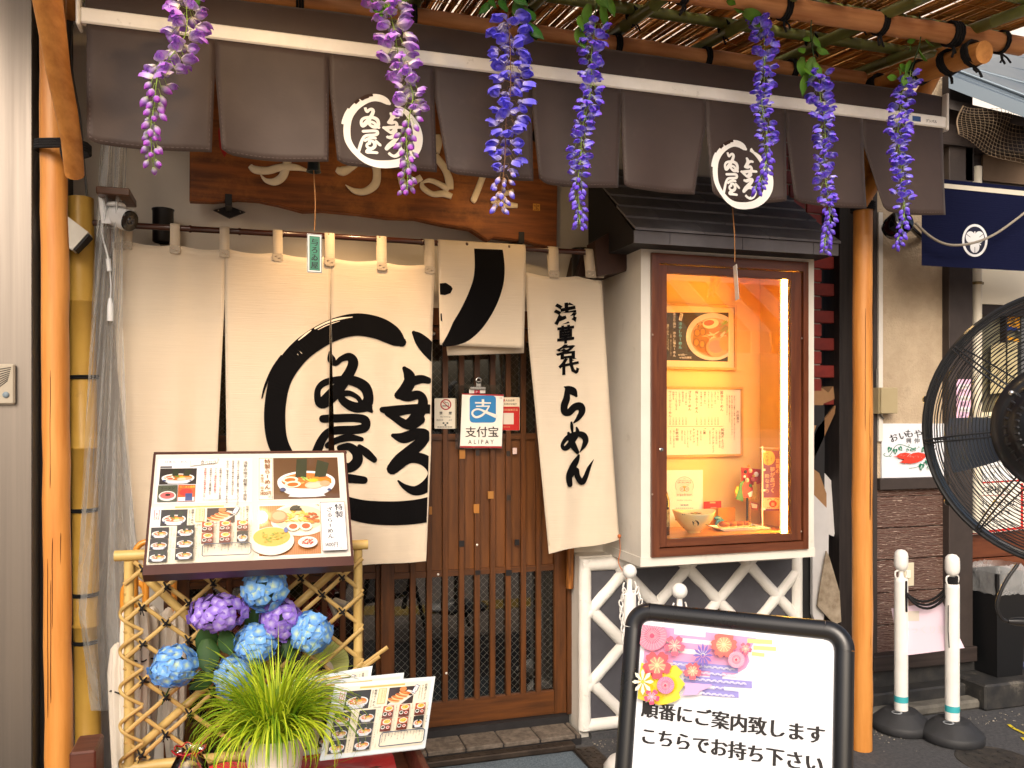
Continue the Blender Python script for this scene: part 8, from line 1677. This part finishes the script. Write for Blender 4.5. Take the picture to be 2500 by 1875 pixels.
def on_bowl(px, py, h=.0006):
    # nearest point of the bowl's outside under a photo pixel
    c0 = Vector((0, -DIST, EYE)); d = (PD(px, py, 1) - c0); best = None
    for t in [3.6 + .0015 * i for i in range(340)]:
        p = c0 + d * t; zz_ = (p.z - bz) / hB
        if 0 < zz_ < 1:
            rr = 0
            for (r0, z0), (r1, z1) in zip(prof[:6], prof[1:7]):
                if z0 <= zz_ <= z1: rr = r0 + (r1 - r0) * (zz_ - z0) / (z1 - z0 + 1e-9)
            if math.hypot(p.x - bp_.x, (p.y + .27) / .95) < br_ * rr + h: return p
    return None
sp_ = MB()
for (x, y, r) in ((1650, 1269, 2), (1669, 1288, 2), (1654, 1283, 1.3), (1667, 1256, 1.5), (1672, 1256, 1.5)):
    p = on_bowl(x, y)
    if p: sp_.ball(p, r * kx, 8, 4, (1, .4, 1))
for (x, y, rx_, ry_) in ((1699, 1278, 8, 7), (1697, 1274, 7, 4)):
    pts = [on_bowl(x + rx_ * math.cos(a), y + ry_ * math.sin(a), .001) for a in [2 * math.pi * k / 16 for k in range(16)]]
    if all(pts): sp_.poly(pts)
for a, c in (((1722, 1281), (1731, 1279)), ((1726, 1281), (1722, 1293)), ((1704, 1300), (1713, 1297)), ((1708, 1299), (1704, 1310)), ((1718, 1293), (1715, 1303))):
    p, q = on_bowl(*a, .001), on_bowl(*c, .001)
    if p and q: sp_.tube([p, q], .0022, 5)
sp_.build('glaze_marks', M('glaze_black', '#14110f', .2), bw_)
# dumplings on a plate
gp_ = P(1798, 1300, -.25); pl_ = thing('dumpling_plate', 'long white plate with fried dumplings in the display case', 'plate', (gp_.x, -.25, shelfz)); hw = 62 * dep(1798, -.25) / FPX
m_ = MB(); m_.raw([(gp_.x + s * hw * k, -.25 + t * .055 * k, shelfz + z) for (k, z) in ((.78, .001), (1, .016), (1.02, .017), (.98, .018), (.78, .005)) for s, t in ((-1, -1), (1, -1), (1, 1), (-1, 1))], [(i * 4 + j, i * 4 + (j + 1) % 4, (i + 1) * 4 + (j + 1) % 4, (i + 1) * 4 + j) for i in range(4) for j in range(4)] + [(16, 17, 18, 19), (3, 2, 1, 0)]); m_.build('dish', M('dish_white', '#f0ece2', .2, coat=.4), pl_)
for k in range(4):
    x = gp_.x - hw * .55 + k * hw * .33; m_ = MB(); m_.ball((x, -.25, shelfz + .024), .038 - .003 * k, 14, 8, (.95, .52, .55)); gz = m_.build('dumpling', M('gyoza_skin', '#e6c896', .5, noise=(20, .5, '#d2a868')), pl_)
    m_ = MB(); m_.ball((x - .003, -.258, shelfz + .030), .033 - .003 * k, 14, 8, (.95, .52, .5)); m_.build('crust', M('gyoza_crust', '#a85a22', .4, noise=(45, .9, '#6a2c0e')), gz)
m_ = MB()
for k in range(7): m_.ball((gp_.x + hw * .68 + jit(.014), -.26 + jit(.012), shelfz + .012), .007, 6, 4)
m_.build('garnish', M('garnish', '#7a8a3c', .6), pl_)
sg_ = MB(); q = [P(x, y, -.13) for x, y in ((1750, 1292), (1750, 1276), (1757, 1268), (1766, 1274), (1772, 1286), (1780, 1276), (1786, 1284), (1778, 1294))]; sg_.tube(smooth_path([tuple(v) for v in q], 5), .0085, 8); hd = P(1750, 1264, -.13); sg_.tube(smooth_path([tuple(P(x, y, -.135)) for x, y in ((1752, 1290), (1757, 1275), (1758, 1266), (1750, 1264), (1744, 1266))], 5), [.009] * 16 + [.0075] * 4 + [.004], 8)
tag(sg_.build('snake_figurine', M('celadon', '#4f9a98', .15, coat=.7)), 'teal glazed snake figurine behind the dumplings', 'figurine')
m_ = MB(); a = P(1620, 1300, -.30); r_ = .034; m_.lathe([(.001, 0), (r_, 0), (r_, .16), (.026, .19), (.014, .22), (.013, .26), (.001, .26)], (P(1617, 1300, -.30).x, -.30, shelfz + .001), 20); bt = m_.build('beer_bottle', M('bottle_brown', '#1e120c', .08, coat=.6)); tag(bt, 'dark brown bottle cut off by the left window frame', 'bottle')
m_ = MB(); m_.lathe([(r_ + .0006, .04), (r_ + .0006, .12)], (P(1617, 1300, -.30).x, -.30, shelfz + .001), 20); m_.build('label', M('bottle_label', '#c9b478', .5, noise=(60, .9, '#3a2a1a')), bt)
# lucky rake charm
km = thing('lucky_charm', 'colourful lucky rake charm of masks and tassel on a stick', 'charm', tuple(P(1828, 1290, -.2))); YQ = -.2
m_ = MB(); m_.tube([P(1824, 1292, YQ), P(1824, 1215, YQ)], .005, 6); m_.build('stand', 'black_trim', km); m_ = MB(); m_.tube([P(1831, 1292, YQ), P(1831, 1222, YQ)], .004, 6); m_.build('stick', M('stick_tan', '#c48a44', .6), km)
def plate_(pts, col, Y, name='panel'): q = [P(x, y, Y) for x, y in pts]; n = len(q); m_ = MB(); m_.raw(q + [p + Vector((0, .004, 0)) for p in q], [tuple(range(n)), tuple(range(2 * n - 1, n - 1, -1))] + [(i, n + i, n + (i + 1) % n, (i + 1) % n) for i in range(n)]); m_.build(name, M('charm' + col, col, .4), km)
plate_([(1810, 1141), (1858, 1146), (1858, 1180), (1812, 1190)], '#c42a2e', YQ + .004); plate_([(1797, 1218), (1808, 1178), (1818, 1172), (1814, 1225)], '#2f7a46', YQ - .004); plate_([(1794, 1200), (1800, 1186), (1806, 1190), (1800, 1215)], '#e0b02e', YQ - .002); plate_([(1812, 1190), (1822, 1165), (1838, 1190), (1840, 1215), (1815, 1214)], '#c8383a', YQ - .006); plate_([(1826, 1205), (1838, 1198), (1844, 1210), (1830, 1214)], '#e9e6e0', YQ - .010); plate_([(1832, 1225), (1852, 1230), (1850, 1244), (1835, 1243)], '#c9402e', YQ - .004); plate_([(1834, 1228), (1850, 1232), (1848, 1241), (1837, 1240)], '#e6d8a8', YQ - .009)
for (x, y, r, c) in ((1820, 1152, 5, '#2c2420'), (1832, 1149, 6, '#e6b48c'), (1846, 1158, 7, '#ece2d4'), (1838, 1170, 6, '#d9605a'), (1824, 1172, 6, '#e9c9a8'), (1846, 1172, 6, '#b8352e'), (1832, 1186, 5, '#3a6a3e'), (1840, 1162, 4, '#d4a42c'), (1828, 1138, 4, '#e09a2a'), (1818, 1164, 4, '#e8e2d8')): m_ = MB(); m_.ball(P(x, y, YQ - .012), r * 3.85 / FPX, 10, 6, (1, .6, 1)); m_.build('mask', M('charm' + c, c, .4), km)
m_ = MB()
for k in range(34): x = 1843 + jit(5); m_.tube([P(1844 + jit(3), 1176, YQ - .014), P(x + jit(2), 1200, YQ - .018), P(x + jit(6), 1218 + jit(4), YQ - .016)], .0012, 3, False)
m_.build('tassel', M('tassel_gold', '#d2a23a', .6), km)['kind'] = 'stuff'
# purple banner
bnr = thing('purple_banner', 'small purple paper banner on a white pole in the display case', 'banner', tuple(P(1861, 1302, -.26))); YP = -.26
m_ = MB(); m_.tube([P(1861, 1300, YP), P(1861, 1089, YP)], .0042, 8); m_.tube([P(1854, 1093, YP), P(1912, 1095, YP)], .002, 6); m_.build('pole', M('pole_cream', '#f0e6cc', .4), bnr); m_ = MB(); m_.lathe([(.001, 0), (.03, 0), (.03, .006), (.001, .008)], (P(1866, 1300, YP).x, YP, shelfz + .001), 24); m_.build('base', 'pole_cream', bnr)
q = [P(x, y, YP - .002) for x, y in ((1864, 1101), (1910, 1100), (1910, 1247), (1864, 1247))]; m_ = MB(); m_.raw(q + [p + Vector((0, .001, 0)) for p in q], [(0, 1, 2, 3), (7, 6, 5, 4), (0, 4, 5, 1), (1, 5, 6, 2), (2, 6, 7, 3), (3, 7, 4, 0)]); fl_ = m_.build('flag', M('flag_purple', '#7d4a6e', .6), bnr)
for y in (1102, 1147, 1197, 1243): m_ = MB(); p = P(1863, y, YP - .003); m_.box(p.x - .008, p.x + .012, YP - .006, YP + .003, p.z - .005, p.z + .005); m_.build('tab', 'pole_cream', bnr)
pr = Print(lambda u, v, h: P(u, v, YP - .0025 - h), .00015); pr.planes = [(1, 0, -1864.3), (-1, 0, 1909.7), (0, 1, -1101), (0, -1, 1247)]
pr.ell(1876, 1118, 16, 18, '#e8c95a', 26); ptext(pr, 'べらぼう', 1873, 1102, 8, '#2c241c', 0, .03, True); ptext(pr, 'しゅう', 1883, 1112, 4.5, '#2c241c', 0, .03, True); ptext(pr, '蔦重の', 1899, 1118, 12, '#efdcae', 0, .015, True); ptext(pr, '夢が息づく', 1886, 1138, 12.5, '#efdcae', 0, .015, True); ptext(pr, '粋なまち', 1873, 1155, 11.5, '#efdcae', 0, .015, True)
pr.rect(1864, 1215, 1910, 1242, '#eed7a6'); pr.ell(1887, 1230, 9.5, 8.5, '#c8301f', 20); ptext(pr, '東', 1882, 1235, 10, '#eed7a6', 0); pr.line([(1873, 1221), (1880, 1217), (1887, 1224), (1894, 1217), (1901, 1221)], 1.4, '#5a4632'); ptext(pr, '台東区のまつり', 1872, 1241, 4.4, '#4a382a', 0); pr.build('print', fl_)
# LED strip lamp at the front right corner of the case
ld = thing('led_strip', 'bright warm upright light strip inside the display window', 'lamp', tuple(P(1916, 1300, -.36))); a, c = P(1911, 684, -.36), P(1920, 1298, -.36)
onebox('channel', M('led_channel', '#e8e2d2', .4), ld, a.x - .004, c.x + .012, -.352, -.338, c.z, a.z); onebox('tube', M('led', '#ffffff', .5, emit=('#ffc04a', 170.0)), ld, a.x, c.x, -.366, -.3525, c.z + .002, a.z - .002)

# ------------------------------------------------------------------ lamps of the place
def lamp_fixture(name, pos, aim, energy, col, label, rad=.03, stem=3.0, spread=1.2, glow=30.0):
    pos = Vector(pos); t = thing(name, label, 'lamp', tuple(pos)); d = (Vector(aim) - pos).normalized(); q = d.to_track_quat('Z', 'Y').to_matrix().to_4x4()
    m_ = MB(); m_.lathe([(.001, -.10), (.034, -.098), (.044, -.06), (.052, .0), (.056, .012), (.052, .012), (.044, -.03), (.001, -.045)], pos, 24, q); m_.build('shade', 'lamp_black', t); m_ = MB(); m_.tube([pos - d * .08, pos - d * .10 + Vector((0, 0, .04)), Vector((pos.x, pos.y, stem))], .006, 8); m_.build('stem', 'lamp_black', t)
    m_ = MB(); m_.ball(pos - d * .004, .036 if glow < 100 else .024, 16, 10); m_.build('bulb', M('bulb%d' % glow, '#fff4dc', .4, emit=('#ffd08a', glow)), t)
    l = bpy.data.lights.new(name, 'SPOT'); l.energy = energy; l.color = col; l.shadow_soft_size = rad; l.spot_size = spread * 1.6; l.spot_blend = .7; o = bpy.data.objects.new('lamp_light', l); COL.objects.link(o); o.location = pos + d * .035; o.rotation_euler = (-d).to_track_quat('Z', 'Y').to_euler(); put(o, t)
    return t
lamp_fixture('awning_spotlight', (.42, -.62, 2.66), (.30, -.24, 1.70), 30, (1.0, .62, .30), 'small warm spotlight fixed under the awning above the noren', .03, 3.0, 1.0)
lamp_fixture('awning_spotlight', (1.12, -.60, 2.66), (.95, -.10, 2.1), 4, (1.0, .62, .28), 'second warm spotlight under the awning near the display window', .03, 3.0, 1.0)
bp3 = onplane(oB, nb_)(638, 1263); vin = (bp3 - Vector((0, -DIST, EYE))).normalized(); rfl = vin - nb_ * 2 * vin.dot(nb_); lpos = bp3 + rfl * ((2.98 - bp3.z) / rfl.z)
lamp_fixture('pergola_spotlight', lpos, bp3, 7, (1.0, .70, .38), 'small warm spotlight under the reed roof above the menu board', .03, 3.13, .7, 500.0)
# ------------------------------------------------------------------ striped street awning across the road (seen mirrored in the glass)
st = thing('striped_stall', 'red and cream striped stall awning across the street, mirrored in the window', 'stall', (6.0, -7.0, 0))
for k in range(14): onebox('awning_stripe', M('stripe_a', '#e9dcc8', .8) if k % 2 else M('stripe_b', '#c2563c', .8), st, 3.6 + k * .32, 3.9 + k * .32, -7.02, -7.0, 2.35, 2.65); m_ = MB(); x = 3.6 + k * .32; m_.raw([(x, -7.02, 2.66), (x + .3, -7.02, 2.66), (x + .3, -8.2, 3.5), (x, -8.2, 3.5)], [(0, 1, 2, 3)]); m_.build('awning_stripe', 'stripe_a' if k % 2 else 'stripe_b', st)
for x in (3.65, 8.0): m_ = MB(); m_.tube([(x, -7.05, 0), (x, -7.05, 2.66)], .03, 8); m_.build('pole', M('stall_pole', '#8a8a88', .4, .6), st)
